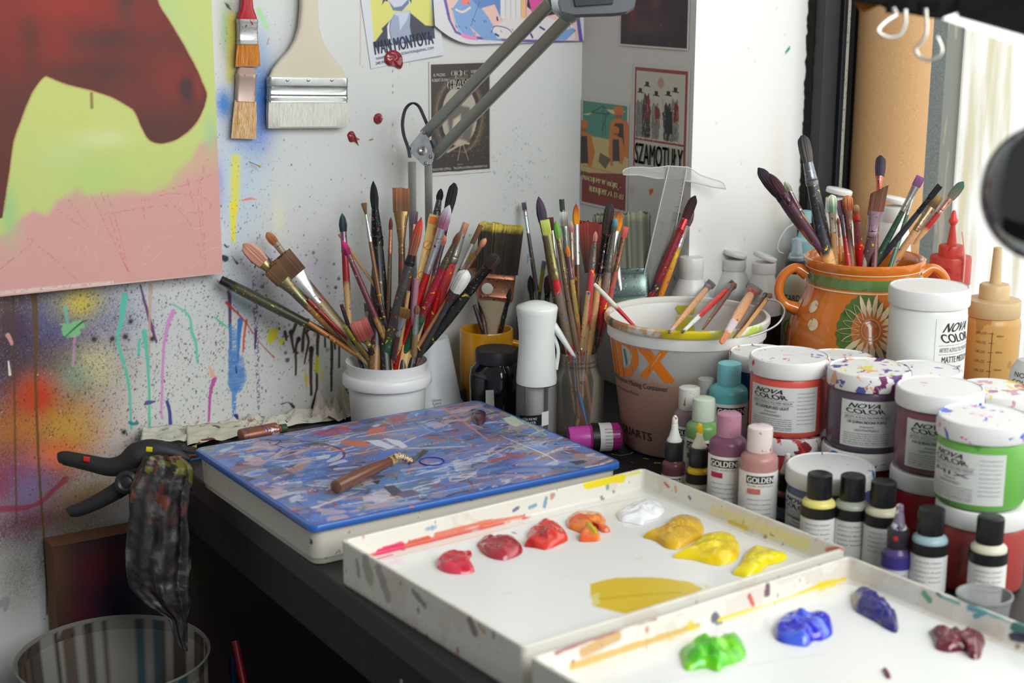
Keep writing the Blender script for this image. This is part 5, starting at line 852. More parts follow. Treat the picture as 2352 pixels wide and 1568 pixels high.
pbottle('magenta paint bottle with a stained pink cap', topc(1675, 948, .134), .0215, .100, .108, .134, (120, 76, 100), (172, 120, 142), .0140, 'GOLDEN', None, (170, 20, 80), -.22, capstain=[(150, 40, 100), (190, 90, 60)])
pbottle('dusty rose paint bottle with a smeared white cap, nearest the tray', topc(1747, 978, .131), .0210, .095, .103, .131, (176, 128, 124), (222, 206, 206), .0140, 'GOLDEN', None, (196, 110, 104), .12, capstain=[(190, 110, 90)])
t = pbottle('small maroon ink bottle with a white dropper nozzle by the tray corner', topc(1549, 1012, .078), .0140, .050, .055, .078, (104, 60, 68), (34, 36, 38), .0108, 'GOLDEN', None, (120, 20, 30), -.1); nozzle(t, .078, mat((222, 222, 218), .4), .0065, .020); mk('nozzle_tip', *lathe([(.0032, .0975), (.0036, .099), (.0034, .106), (.0012, .1095)], 16), stained((222, 220, 214), [(130, 30, 40)], 90, .6, .4), t)
t = pbottle('small yellow ink bottle with a yellow-crusted nozzle', topc(1606, 1022, .082), .0135, .052, .057, .080, (220, 180, 20), (36, 38, 40), .0115, None, (50, 44, 40), None, 0, lab=(214, 206, 180)); nozzle(t, .080, mat((214, 208, 190), .4), .0065, .016); mk('dried_paint', *tube([(0, 0, .090), (.001, 0, .098), (-.0005, .0005, .104), (.0005, 0, .108)], [.0038, .0034, .0042, .0022], 10), mat((226, 186, 10), .35), t)
t = pbottle('small black-capped bottle with a brown-streaked nozzle behind the rose bottle', topc(1808, 1085, .064), .0120, .040, .044, .064, (150, 90, 90), (20, 22, 24), .0100, None, (22, 24, 30), None, 0, lab=(150, 160, 190)); nozzle(t, .064, stained((206, 200, 190), [(130, 60, 40)], 60, .9, .4), .0060, .022)
# craft acrylics with black caps
def acr(label, px, py, zt_, c, **k): return pbottle(label, topc(px, py, zt_), .0178, zt_-.032, zt_-.0265, zt_, c, (24, 25, 27), .0133, None, (24, 24, 26), None, k.get('f', 0))
acr('pale yellow craft paint bottle with a black cap', 1884, 1086, .104, (222, 212, 120)); acr('grey-green craft paint bottle between the yellow and the cream ones', 1960, 1090, .103, (160, 164, 148)); acr('cream craft paint bottle leaning against the grey-green one', 2031, 1104, .104, (196, 192, 164))
acr('pale blue craft paint bottle with a black cap', 2141, 1166, .098, (146, 172, 178)); acr('ivory craft paint bottle under the green jar', 2277, 1185, .100, (206, 198, 176), f=.1)
t = pbottle('small violet bottle with a dark nozzle and a red spot', topc(2064, 1212, .072), .0145, .046, .052, .072, (84, 64, 120), (44, 38, 48), .0112, None, (60, 50, 130), None, 0, lab=(196, 196, 206), capstain=[(60, 56, 90)]); nozzle(t, .072, stained((120, 110, 130), [(206, 206, 210), (40, 36, 50)], 60, .8, .4), .0060, .024); mk('red_spot', *lathe([(.0001, 0), (.0026, .0001), (.0022, .0008), (0, .001)], 12, False, False), mat((190, 30, 30), .4), t).matrix_local = Matrix.Translation((.0112*math.cos(face_az((-.2, -.87), -.2)), .0112*math.sin(face_az((-.2, -.87), -.2)), .064)) @ Matrix.Rotation(face_az((-.2, -.87), -.2), 4, 'Z') @ Matrix.Rotation(math.pi/2, 4, 'Y')
# ================================================================== Nova Color style jars
LIDS = [(70, 80, 160), (196, 60, 60), (214, 180, 60), (120, 60, 110)]
def njar(label, c, r, z0, h, lid_h, col, lid=(222, 222, 220), stains=None, brand=True, name2='', face=0.0, rough=.35, lidamt=-.12, label_c=(206, 208, 204), white=False):
    t = thing('paint_jar', label, 'jar', (c[0], c[1], z0)); az = face_az(c, face); rb = r*.955
    bm = stained(col, [tuple(int(v*.8) for v in col)], 12, .3, rough, coat=.2)
    mk('body', *lathe([(rb*.90, 0), (rb*.97, .002), (rb, .006), (rb, h-lid_h-.006), (rb*.97, h-lid_h-.001), (rb*.93, h-lid_h+.002)], 56), bm, t)
    zs = h-lid_h; seg = 120; R = [(z, a, a) for a, z in [(r*.93, zs), (r*.99, zs-.0005), (r, zs+.001), (r, h-.004), (r*.985, h-.001), (r*.95, h), (r*.93, h-.0012), (0.001, h-.0006)]]
    V, Fc = loft(R, seg, ridge=.0); V = np.array(V); k = np.tile(1+.006*(np.arange(seg) % 2), len(R)); msk = (V[:, 2] > zs+.0005) & (V[:, 2] < h-.003); V[msk, :2] *= k[msk][:, None]
    mk('lid', V, Fc, stained(lid, stains or LIDS, 34, lidamt+.32, .4), t)
    t0 = t
    if brand:
        n = 24; wd_ = r*.93; h0, h1 = .008, h-lid_h-.010; f = oncyl((0, 0), rb, az, 0, ro=.0006); V = [f(u, v) for v in (h0, h1) for u in np.linspace(-wd_, wd_, n)]; t = mk('label', V, [(i, i+1, n+i+1, n+i) for i in range(n-1)], stained(label_c, [(206, 170, 30)], 40, -.9, .55), t)
        hl = h1-h0; dkm = mat((34, 34, 38), .5)
        def T_(s, w, hh, u0, zc, m=dkm, sh=0, b=0): text(s, w, hh, lambda u, v: oncyl((0, 0), rb, az, zc, ro=.0012)(u+u0, v), m, t, shear=sh, bold=b)
        T_('NOVA', wd_*.80, hl*.10, -wd_*.36, h1-hl*.10, sh=.6, b=.0006); T_('COLOR', wd_*.98, hl*.10, -wd_*.36, h1-hl*.22, sh=-.5, b=.0006)
        gm = mat((70, 70, 74), .5); T_("ARTISTS' ACRYLIC POLYMER MEDIUM", wd_*1.15, hl*.05, -wd_*.30, h1-hl*.35, gm)
        T_(name2, wd_*1.0, hl*.07, -wd_*.30, h1-hl*.46, gm, b=.0002); T_('(Opaque)', wd_*.35, hl*.05, -wd_*.30, h1-hl*.555, gm); T_('LIGHTFASTNESS I', wd_*.6, hl*.045, -wd_*.30, h1-hl*.63, gm)
        lines = ['contains pure pigment ground in acrylic emulsion', 'clean brushes with soap and water before dry', 'keep from freezing and do not take internally', 'dries quickly to a flexible permanent film', 'thin with water or a clear medium as needed', 'net contents one pint of artist paint']
        for i, s_ in enumerate(lines): T_(s_, wd_*1.18, hl*.032, -wd_*.30, h1-hl*(.71+.047*i), gm)
        for i in range(9): T_(lines[i % 6][:28], wd_*.5, hl*.028, wd_*.66, h1-hl*(.12+.085*i), gm)
        for z_ in (.30, .40): f2 = oncyl((0, 0), rb, az, h1-hl*z_, ro=.0011); V = [f2(u, v) for v in (-.0001, .0002) for u in np.linspace(-wd_*.9, wd_*.32, 12)]; mk('label_rule', V, [(i, i+1, 13+i, 12+i) for i in range(11)], gm, t)
    t = t0
    return t
JR = .0470; JH = .0905; LH = .0190
def stack(px, py, ztop, *a): return topc(px, py, ztop)
cr = topc(1814, 814, 2*JH); cp_ = topc(1998, 842, 2*JH); cm = topc(2160, 886, 2*JH); cg = topc(2262, 952, 2*JH)
njar('cadmium red paint jar with a smeared white lid, on top of its stack', cr, JR, JH, JH, LH, (214, 84, 70), stains=[(70, 80, 170), (206, 50, 40), (226, 206, 200)], name2='145 CADMIUM RED LIGHT', face=-.15, lidamt=.1)
njar('red paint jar with a red-smeared lid, under the cadmium red jar', (cr[0]+.002, cr[1]-.003), JR*.985, 0, JH-.0002, LH, (150, 40, 44), stains=[(130, 40, 40), (190, 60, 60)], brand=False, lidamt=.35)
njar('dark purple paint jar with a multicoloured lid, on top of its stack', cp_, JR, JH, JH, LH, (88, 72, 92), stains=[(110, 40, 90), (214, 214, 90), (70, 80, 150), (226, 170, 130)], name2='128 QUINACRIDONE PURPLE', face=.30, lidamt=.2)
njar('burgundy paint jar with a blue-marked lid, under the dark purple jar', (cp_[0]-.002, cp_[1]+.002), JR*.985, 0, JH-.0002, LH, (90, 24, 36), stains=[(30, 110, 190), (130, 30, 50)], brand=False, lidamt=.1)
njar('mauve-red paint jar with a clean bright lid, on top of its stack', cm, JR, JH, JH, LH, (120, 70, 88), stains=[(206, 40, 80), (226, 150, 130)], name2='110 QUINACRIDONE RED', face=.2, lidamt=-.3)
njar('bright red paint jar with a yellow-marked lid, under the mauve-red jar', (cm[0]-.003, cm[1]-.002), JR*1.0, 0, JH-.0002, LH, (156, 24, 32), stains=[(214, 180, 20)], brand=False, lidamt=-.2)
njar('grass green paint jar with a blue-smeared lid, at the front right', cg, JR, JH, JH, LH, (104, 170, 74), stains=[(60, 80, 190), (90, 110, 200), (226, 80, 160)], name2='MIX', face=-.42, lidamt=.05)
njar('brick red paint jar with a plain white lid, under the green jar', (cg[0]+.003, cg[1]-.004), JR*1.0, 0, JH-.0002, LH, (160, 60, 56), stains=[(200, 200, 204)], brand=False, lidamt=-.3)
cb = topc(1908, 1062, .093); njar('slate blue paint jar standing alone behind the black-capped bottles', cb, JR*1.03, 0, JH, LH, (72, 86, 128), stains=[(60, 110, 170), (206, 140, 110)], name2='114 ULTRAMARINE BLUE', face=-.5, lidamt=-.2)
# jars of the back row
cl = topc(1750, 806, .160); njar('deep blue paint jar half hidden between the bucket and the cadmium red jar', cl, .0400, .0, .160, LH, (24, 60, 120), stains=[(196, 130, 60), (80, 80, 160), (190, 40, 40)], brand=False, lidamt=0)
cwj = topc(2136, 655, .242); njar('tall milky paint jar with a plain white lid, right of the clay pot', cwj, .0495, .0905, .1515, .022, (222, 224, 220), stains=[(200, 196, 190)], name2='MATTE MEDIUM', face=1.2, label_c=(222, 222, 218), lidamt=-.4)
njar('low paint jar under the tall milky one', cwj, .046, 0, .0903, LH, (200, 196, 190), brand=False)
c1 = topc(2120, 846, .16); njar('white-lidded jar behind the purple and mauve jars', (c1[0]+.0, c1[1]), .045, 0, .16, LH, (190, 188, 190), stains=[(206, 130, 140), (90, 100, 180)], brand=False, lidamt=-.1)
c1 = topc(1930, 818, .165); njar('white-lidded jar behind the red and purple jars', (c1[0], c1[1]), .042, 0, .165, LH, (190, 186, 186), stains=[(226, 190, 40), (190, 60, 70), (90, 100, 170)], brand=False, lidamt=0)
c1 = topc(2285, 888, .165); njar('low jar with a mauve and yellow smeared lid at the right edge', (c1[0], c1[1]), .0400, 0, .165, LH, (186, 150, 150), stains=[(170, 110, 130), (230, 200, 110), (196, 150, 160)], brand=False, lidamt=.45)
# ================================================================== clay pot
PZ = .250; pxy = topc(1986, 588, PZ); PC = np.array(pxy)
pot = thing('clay_pot', 'glazed orange clay pot with a green band and a painted sunflower, full of brushes', 'pot', (PC[0], PC[1], 0)); clay = stained((206, 112, 34), [(190, 98, 28), (214, 124, 46)], 26, .5, .16, coat=.6)
prof = [(.055, 0), (.062, .004), (.082, .040), (.0965, .085), (.1005, .120), (.0975, .150), (.088, .178), (.0785, .195), (.0745, .207), (.0745, .232), (.0775, .240), (.0800, .245), (.0800, .249), (.0775, PZ), (.0735, .248), (.0700, .240), (.0690, .210), (.074, .195), (.090, .150), (.092, .10), (.07, .03), (0, .012)]
potb = mk('body', *lathe(prof, 96, cap1=False), clay, pot)
def pr(z): return float(np.interp(z, [p[1] for p in prof[:14]], [p[0] for p in prof[:14]]))
azP = face_az(PC); CREAM = stained((222, 200, 162), [(206, 180, 140)], 90, .3, .3)
def ring(z0, z1, m, name): mk(name, *lathe([(pr(z0)+.0004, z0)]+[(pr(z)+.0009, z) for z in np.linspace(z0+.0004, z1-.0004, 5)]+[(pr(z1)+.0004, z1)], 80, False, False), m, pot)
ring(.2170, .2310, stained((84, 120, 62), [(70, 100, 54), (206, 200, 180)], 60, .1, .2, coat=.5), 'green_band'); ring(.2125, .2145, CREAM, 'cream_line'); ring(.2360, .2375, CREAM, 'cream_line')
def potf(u0, z0, lift=.0008): return lambda u, v: np.array([(pr(z0+v)+lift)*math.cos(azP+(u+u0)/.097), (pr(z0+v)+lift)*math.sin(azP+(u+u0)/.097), z0+v])
def potpatch(u0, z0, poly, m, name, lift=.0008):
    f = potf(u0, z0, lift); P = np.array(poly, float); c = P.mean(0); V = [f(*c)]; n = len(P); K = 5
    for k in range(1, K+1):
        for p in P: q_ = c+(p-c)*k/K; V.append(f(*q_))
    Fs = [(0, 1+i, 1+(i+1) % n) for i in range(n)]
    for k in range(K-1): Fs += [(1+k*n+i, 1+(k+1)*n+i, 1+(k+1)*n+(i+1) % n, 1+k*n+(i+1) % n) for i in range(n)]
    mk(name, V, Fs, m, potb)
def potline(u0, z0, pts, w, m, name, lift=.0008): f = potf(u0, z0, lift); mk(name, *tube([f(*p) for p in pts], w, 6, .5), m, potb)
def potuv(px, py):
    z = .12
    for _ in range(10):
        r = ray(px, py); d_ = depth((PC[0]-.09*FW[0], PC[1]-.09*FW[1], z)); P = DP(px, py, d_); z = P[2]
    s_ = ((P[:2]-PC)@np.array([RT[0], RT[1]]))/pr(z); return math.asin(max(-.98, min(.98, s_)))*.097, z
for px, py in ((1868, 731), (1905, 722), (1904, 759)): u, z = potuv(px, py); potpatch(u, z, [(.0092*math.cos(a), .0080*math.sin(a)) for a in np.linspace(0, 6.28, 20, False)], stained((226, 206, 172), [(206, 176, 140), (190, 140, 90)], 120, .8, .4), 'cream_dot')
fu, fz = potuv(2012, 757); fu += .014; leaf = stained((84, 112, 50), [(70, 96, 44)], 60, .3, .25)
potpatch(fu-.008, fz+.000, [(.040*math.cos(a)*(1 if i % 2 else .93), .044*math.sin(a)*(1 if i % 2 else .95)) for i, a in enumerate(np.linspace(.3, 5.9, 40))], leaf, 'leaf_wash', .0006)
potpatch(fu, fz, [(.0265*math.cos(a), .027*math.sin(a)) for a in np.linspace(0, 6.28, 28, False)], clay, 'flower_disc', .0010)
potline(fu, fz, [(.0125*math.cos(a), .0130*math.sin(a)) for a in np.linspace(0, 6.28, 30)], .0009, CREAM, 'flower_ring', .0014); potline(fu, fz, [(.0085*math.cos(a), .0090*math.sin(a)) for a in np.linspace(.4, 5.9, 26)], .0007, CREAM, 'flower_ring', .0014)
for i in range(20):
    a = math.radians(18*i+4); r0, r1 = .0155, (.046 if i % 2 == 0 else .040); w = .0042
    P = [(r0, 0), (r0+(r1-r0)*.4, w), (r0+(r1-r0)*.75, w*.8), (r1, .0005), (r0+(r1-r0)*.75, -w*.55), (r0+(r1-r0)*.4, -w*.8)]; rot = lambda p: (p[0]*math.cos(a)-p[1]*math.sin(a), p[0]*math.sin(a)+p[1]*math.cos(a))
    if i in (7, 8, 9, 10, 11): potline(fu, fz, [rot(p) for p in P+[P[0]]], .0007, CREAM, 'petal', .0014)
    else: potpatch(fu, fz, [rot(p) for p in P], CREAM, 'petal', .0014)
hv = np.array([RT[0], RT[1], 0]); hv /= np.linalg.norm(hv)
for s_ in (-1, 1):
    L_ = [hv*s_*(.0760)+[0, 0, .226], hv*s_*.092+[0, 0, .234], hv*s_*.108+[0, 0, .222], hv*s_*.112+[0, 0, .202], hv*s_*.104+[0, 0, .186], hv*s_*.087+[0, 0, .178]]; mk('handle', *tube(smooth_line(L_, 30), list(np.interp(np.linspace(0, 1, 30), [0, .2, .8, 1], [.0090, .0062, .0062, .0095])), 14), clay, pot)
def PB(label, tip, rim, dt, w, shape, blen, bcol, flen, fcol, hs, hw, **k): return pxbrush(label+', in the clay pot', tip, rim, dt, w, shape, blen, bcol, flen, fcol, hs, hw, PC, .066, .06, zr=PZ, group='brushes in the clay pot', **k)
PB('black-purple filbert leaning far left', (1742, 386), (1872, 566), -.01, 26, 'filbert', 70, ((60, 44, 54), (40, 34, 42)), 20, (70, 50, 80), H((.35, (70, 48, 84)), (.6, (90, 50, 60)), (1, (206, 140, 96))), 20, seed=140)
PB('plum-coloured brush overlapping the leftmost one', (1768, 399), (1884, 570), -.03, 20, 'round', 54, ((72, 40, 52), (64, 36, 46)), 30, (80, 50, 66), H((.4, (84, 50, 66)), (1, (214, 144, 100))), 20, seed=141)
PB('pale-tipped brush with a crusted neck and dark red handle', (1802, 417), (1882, 566), .01, 15, 'round', 26, ((150, 146, 120), (196, 196, 170)), 60, (120, 104, 110), H((.4, (196, 150, 90)), (1, (160, 24, 40))), 13, seed=142)
PB('tallest grey-black mop brush with a tan handle', (1843, 311), (1896, 568), -.02, 28, 'mop', 62, ((92, 84, 82), (64, 60, 62)), 50, (120, 124, 130), H((.30, (44, 46, 50)), (.33, (60, 62, 64)), (1, (220, 170, 100))), 32, seed=143)
PB('white and green tipped stubby brush', (1910, 448), (1916, 574), -.04, 22, 'mop', 40, ((120, 150, 130), (206, 214, 190)), 50, (190, 190, 170), H((1, (176, 140, 100))), 17, seed=144)
PB('mauve brush with a grey band and red handle', (1930, 460), (1945, 574), .0, 18, 'flat', 34, ((120, 90, 104), (150, 100, 116)), 46, (120, 100, 110), H((1, (170, 24, 36))), 15, seed=145)
PB('fluffy orange-tipped brush on a copper neck', (1946, 449), (1954, 574), -.01, 23, 'mop', 34, ((160, 80, 50), (206, 130, 80)), 40, (170, 120, 100), H((1, (130, 100, 80))), 14, seed=146)
PB('tan-tipped brush with a striped red and grey handle', (1965, 471), (1973, 576), -.045, 15, 'mop', 22, ((130, 80, 50), (160, 120, 80)), 14, (196, 60, 40), H((.2, (110, 60, 60)), (.5, (190, 30, 36)), (.7, (90, 50, 60)), (1, (176, 40, 44))), 19, seed=147)
PB('blue-handled brush with black lettering', (2001, 480), (1990, 574), -.02, 13, 'flat', 14, ((150, 150, 150), (160, 160, 160)), 30, SILVER, H((.5, (190, 180, 170)), (1, (56, 70, 100))), 12, seed=148)
PB('purple-black round brush on a rough red neck', (2023, 358), (2010, 572), .03, 23, 'mop', 52, ((60, 50, 62), (50, 44, 56)), 32, (190, 90, 80), H((1, (110, 60, 60))), 14, seed=149)
PB('wide slanted brown brush with a lilac-streaked ferrule', (2020, 436), (1996, 576), -.05, 33, 'angle', 52, ((130, 84, 70), (110, 80, 56)), 60, (176, 150, 166), H((1, (110, 90, 90))), 26, seed=150)
PB('purple-tipped flat brush with a green handle leaning right', (2115, 406), (2028, 570), -.02, 19, 'flat', 24, ((110, 70, 110), (130, 84, 130)), 60, (150, 146, 140), H((1, (30, 70, 50))), 15, seed=151)
PB('thin silver-necked brush parallel to the green-handled one', (2103, 432), (2058, 572), .01, 9, 'flat', 14, ((110, 90, 90), (120, 100, 90)), 50, (160, 160, 150), H((.4, (60, 110, 84)), (1, (90, 70, 60))), 10, seed=152)
PB('slim black brush leaning right', (2159, 426), (2038, 576), -.04, 13, 'flat', 34, ((28, 28, 28), (24, 24, 24)), 40, (40, 44, 48), H((1, (40, 42, 50))), 14, seed=153)
PB('golden-brown square brush with a taped handle', (2156, 450), (2078, 566), -.01, 22, 'flat', 30, ((90, 70, 40), (150, 120, 60)), 60, (150, 130, 96), H((1, (190, 140, 90))), 18, seed=154)
PB('green-tipped brush leaning farthest right', (2213, 418), (2098, 562), -.015, 20, 'filbert', 46, ((110, 110, 96), (50, 100, 84)), 40, (196, 150, 130), H((.5, (180, 44, 40)), (1, (210, 160, 110))), 15, seed=155)
PB('small rust-tipped thin brush', (1924, 500), (1930, 574), -.03, 7, 'round', 18, ((130, 70, 30), (150, 80, 40)), 30, (170, 130, 120), H((1, (206, 150, 100))), 7, seed=156)
# ================================================================== white flip-top bottles by the reveal
def wbottle(label, px, py, zt_, r, capopen=0, dark=True, capr=.0165):
    c = topc(px, py, zt_); t = thing('paint_bottle', label, 'bottle', (c[0], c[1], 0)); zc = zt_-.026; wm = stained((226, 227, 224), [(196, 150, 140)], 90, -.8, .35, trans=.15)
    mk('body', *lathe([(r*.9, 0), (r, .003), (r, zc-.036), (r*.97, zc-.030), (r*.60, zc-.006), (capr*.95, zc-.002), (capr*.9, zc+.002)], 44), wm, t)
    if capopen: mk('cap', *lathe([(capr, zc), (capr*1.02, zc+.001), (capr*1.02, zc+.014), (capr*.9, zc+.015), (0, zc+.015)], 36), wm, t); l_ = mk('lid', *lathe([(capr*1.0, 0), (capr*1.05, .001), (capr*1.05, .005), (capr, .0062), (0, .0065)], 36), wm, t); l_.location = (0, 0, zc+.0195); l_.rotation_euler = (capopen*.5, capopen, 0)
    else: mk('cap', *lathe([(capr, zc-.006), (capr*1.02, zc-.005), (capr*1.02, zc+.006), (capr*1.06, zc+.008), (capr*1.06, zc+.024), (capr, zt_), (0, zt_)], 40), wm, t)
    if dark: f = oncyl((0, 0), r, face_az(c), 0, ro=.0006); V = [f(u*r, v) for v in (.03, zc-.058) for u in np.linspace(-1.5, 1.5, 20)]; mk('label', V, [(i, i+1, 21+i, 20+i) for i in range(19)], mat((22, 22, 22), .45), t)
    return t, c
wbottle('white round-capped bottle nearest the corner pier', 1589, 590, .226, .0295)
t, c_ = wbottle('white bottle with a tilted flip lid, middle of the three by the reveal', 1688, 578, .226, .0300, .22)
text('NOXY', .022, .006, oncyl((0, 0), .0300, face_az(c_, .35), .137, ro=.0011), mat((214, 214, 210), .5), t)
wbottle('white bottle with a propped-open speckled lid, right of the three by the reveal', 1756, 584, .232, .0265, .32)
# ================================================================== pale teal bottle with a black cone cap, wire loop and RETARDER label
c_ = XP(1838, 700, .16); c_ = (.170, -.320) ; cT = topc(1832, 560, .245)
t = thing('medium_bottle', 'pale green retarder bottle with a black collar and clear cone nozzle, behind the pot handle', 'bottle', (cT[0], cT[1], 0))
mk('body', *lathe([(.023, 0), (.025, .003), (.025, .190), (.022, .200), (.014, .206)], 40), mat((206, 214, 190), .4), t); mk('collar', *lathe([(.0155, .2015), (.0160, .203), (.0160, .220), (.0150, .222), (0, .222)], 40), stained((26, 26, 28), [(50, 50, 54)], 40, .2, .5), t)
mk('nozzle', *lathe([(.0105, .222), (.0105, .226), (.0085, .228), (.0085, .232), (.0072, .234), (.0045, .252), (.0030, .253)], 24), clear((206, 220, 232), .45, .15), t)
text('RETARDER', .040, .0085, oncyl((0, 0), .025, face_az(cT, -.15), .172, ro=.0006), mat((40, 40, 40), .5), t); mk('label_arc', *tube([oncyl((0, 0), .025, face_az(cT, -.15), .130, ro=.0008)(.010*math.cos(a), .012*math.sin(a)) for a in np.linspace(.8, 5.4, 20)], .0012, 6), mat((130, 180, 50), .5), t)
cQ = (XP(1845, 540, .195)[0], XP(1845, 540, .195)[1]); cQ = topc(1851, 482, .285)
t = thing('squeeze_bottle', 'pale turquoise bottle with a blunt teal tip and white wire loop, behind the retarder', 'bottle', (cQ[0], cQ[1], 0)); tq = mat((150, 196, 200), .35)
mk('body', *lathe([(.020, 0), (.022, .003), (.022, .215), (.020, .222)], 36), mat((190, 214, 214), .4), t); mk('cap', *lathe([(.0175, .2225), (.018, .2235), (.018, .242), (.010, .246), (.0065, .262), (.0065, .266), (.0090, .267), (.0085, .284), (0, .285)], 32), tq, t)
dq = depth((cQ[0], cQ[1], .23)); lp = [DP(a, b, dq-.01)-np.array([cQ[0], cQ[1], 0]) for a, b in ((1826, 512), (1806, 526), (1791, 550), (1786, 568), (1790, 578), (1800, 582))]; mk('wire_loop', *tube(smooth_line(lp, 26), .0010, 6), mat((206, 206, 206), .4), t)
# white bottles behind the pot
for lab_, px, py, zt_ in (('white jug bottle with an open snap cap, behind the grey-black mop brush', 1927, 432, .317), ('white bottle with a half-hidden snap lid, in front of the cardboard tube', 2056, 452, .3125)):
    c = topc(px, py, zt_); 
    t = thing('medium_bottle', lab_, 'bottle', (c[0], c[1], 0)); m_ = mat((232, 232, 230), .4)
    mk('body', *lathe([(.026, 0), (.027, .003), (.027, zt_-.085), (.024, zt_-.055), (.018, zt_-.036), (.016, zt_-.032)], 44), m_, t); mk('cap', *lathe([(.0175, zt_-.034), (.018, zt_-.033), (.018, zt_-.014), (.010, zt_-.012), (0, zt_-.012)], 36), m_, t)
    l_ = mk('lid', *lathe([(.018, 0), (.0188, .001), (.0188, .006), (.017, .0075), (0, .0078)], 36), m_, t); l_.location = (0, 0, zt_-.008); l_.rotation_euler = (.10, .14, 0)
# red squeeze bottle
cR = topc(2189, 520, .262); t = thing('squeeze_bottle', 'translucent red squeeze bottle with a stepped cone cap, right of the clay pot', 'bottle', (cR[0], cR[1], 0)); t.scale = (.95, .95, 1.13); rd = stained((206, 72, 64), [(214, 120, 110), (186, 50, 46)], 30, .4, .3, trans=.3)
mk('body', *lathe([(.028, 0), (.0305, .004), (.0305, .150), (.0290, .155), (.0290, .158)], 44), rd, t); mk('cap', *lathe([(.0300, .158), (.0310, .159), (.0310, .192), (.0300, .194), (.0190, .195), (.0190, .206), (.018, .208), (.0075, .209), (.0035, .234), (0, .2345)], 44), rd, t)
mk('nozzle_tip', *lathe([(.0035, .2335), (.0065, .237), (.0070, .240), (.0045, .244), (.0025, .252), (0, .253)], 24), mat((206, 60, 56), .35), t)
mk('strap', *tube(smooth_line([np.array([RT[0], RT[1], 0])*.012-np.array([FW[0], FW[1], 0])*r_+[0, 0, z_] for r_, z_ in ((.010, .226), (.0245, .208), (.0325, .194), (.0325, .165))], 20), .0014, 6), mat((226, 160, 150), .4), t)
# tan squeeze bottle with a scale
cS = topc(2286, 650, .214); t = thing('squeeze_bottle', 'ochre-filled squeeze bottle with a measuring scale, right of the tall milky jar', 'bottle', (cS[0], cS[1], 0)); ts = stained((214, 168, 100), [(206, 176, 120), (190, 140, 80)], 14, .5, .3, trans=.25); rs_ = .0375
mk('body', *lathe([(rs_*.92, 0), (rs_, .004), (rs_, .160), (rs_*.97, .166), (rs_*.90, .170)], 56), ts, t); mk('cap', *lathe([(rs_*.93, .1705), (rs_*.95, .1715), (rs_*.95, .190), (rs_*.93, .192), (.020, .1935), (.020, .2105), (.018, .213), (.0075, .214), (.0055, .262), (.0030, .263)], 48), stained((222, 196, 150), [(70, 150, 180)], 40, -1.0, .35, trans=.3), t)
azS = face_az(cS, -.12); ft = oncyl((0, 0), rs_, azS, 0, ro=.0006); ik = mat((110, 70, 40), .5); mk('scale_line', *tube([ft(.006, z) for z in np.linspace(.02, .155, 20)], .00035, 5), ik, t)
for i, s_ in enumerate(['16FL.OZ', '15FL.OZ', '14FL.OZ', '13FL.OZ', '12FL.OZ', '11FL.OZ', '10FL.OZ', '9FL.OZ', '8FL.OZ', '7FL.OZ', '6FL.OZ']):
    z = .153-i*.0128; mk('scale_tick', *tube([ft(u, z) for u in np.linspace(.002, .008, 4)], .0003, 5), ik, t); text(s_, .013, .0034, oncyl((0, 0), rs_, azS-.008/rs_, z, ro=.0006), ik, t)
for z, s_ in ((.150, '450ml'), (.128, '400ml'), (.104, '350ml'), (.080, '300ml'), (.056, '250ml')): text(s_, .009, .0028, oncyl((0, 0), rs_, azS+.016/rs_, z, ro=.0006), ik, t)
# tilted jar at the right edge
cX = DP(2362, 850, 1.86); t = thing('paint_bottle', 'pale grey bottle tilting in at the right edge of the photo', 'bottle', (cX[0], cX[1], 0)); t.rotation_euler = (.0, .16, AZ*0)
mk('body', *lathe([(.034, .003), (.036, .006), (.036, .150), (.030, .162), (.018, .166)], 44), mat((206, 210, 206), .4), t); mk('cap', *lathe([(.019, .164), (.019, .186), (0, .187)], 36), stained((196, 214, 190), [(90, 170, 70)], 30, .2, .4), t)
for s_, w_, z_ in (('NOVA', .030, .146), ('COLOR', .034, .137), ('ARTISTS ACRYLIC', .034, .129), ('POLYMER MEDIUM', .034, .124), ('contains pigment', .034, .112), ('in acrylic emulsion', .036, .107), ('clean with water', .034, .102)): text(s_, w_, .006 if z_ > .135 else .0028, oncyl((0, 0), .036, face_az(cX, -.55), z_, ro=.0006), mat((60, 62, 66), .5), t)
# small empty clear cup at the right front
cc_ = topc(2262, 1362, .052); t = thing('plastic_cup', 'small empty clear plastic cup behind the far tray wall, lower right', 'cup', (cc_[0], cc_[1], 0)); mk('body', *lathe([(.019, .0005), (.020, .002), (.0245, .048), (.0262, .0495), (.0262, .0515), (.0245, .052), (.0235, .050), (.019, .004), (0, .003)], 44, cap1=False), clear((170, 172, 172), .38, .1), t)
# crimped green and white paint tube lying behind the tray corner
a_, b_ = Z(1948, 1262, .012)+np.array([.012, 0, 0]), Z(2020, 1292, .012)+np.array([.02, 0, 0]); v_ = b_-a_; Lt = np.linalg.norm(v_); t = thing('paint_tube', 'white and green paint tube lying behind the near tray corner', 'tube', a_, None, quat_z(v_, (0, 0, 1)))
mk('body', *loft([(0, .001, .011), (Lt*.3, .005, .0105), (Lt*.85, .0085, .0095), (Lt, .009, .009)], 24), stained((206, 220, 212), [(40, 130, 110)], 50, .2, .4), t); mk('cap', *lathe([(.0065, Lt), (.0070, Lt+.001), (.0065, Lt+.012), (0, Lt+.0125)], 20), mat((22, 90, 74), .4), t)
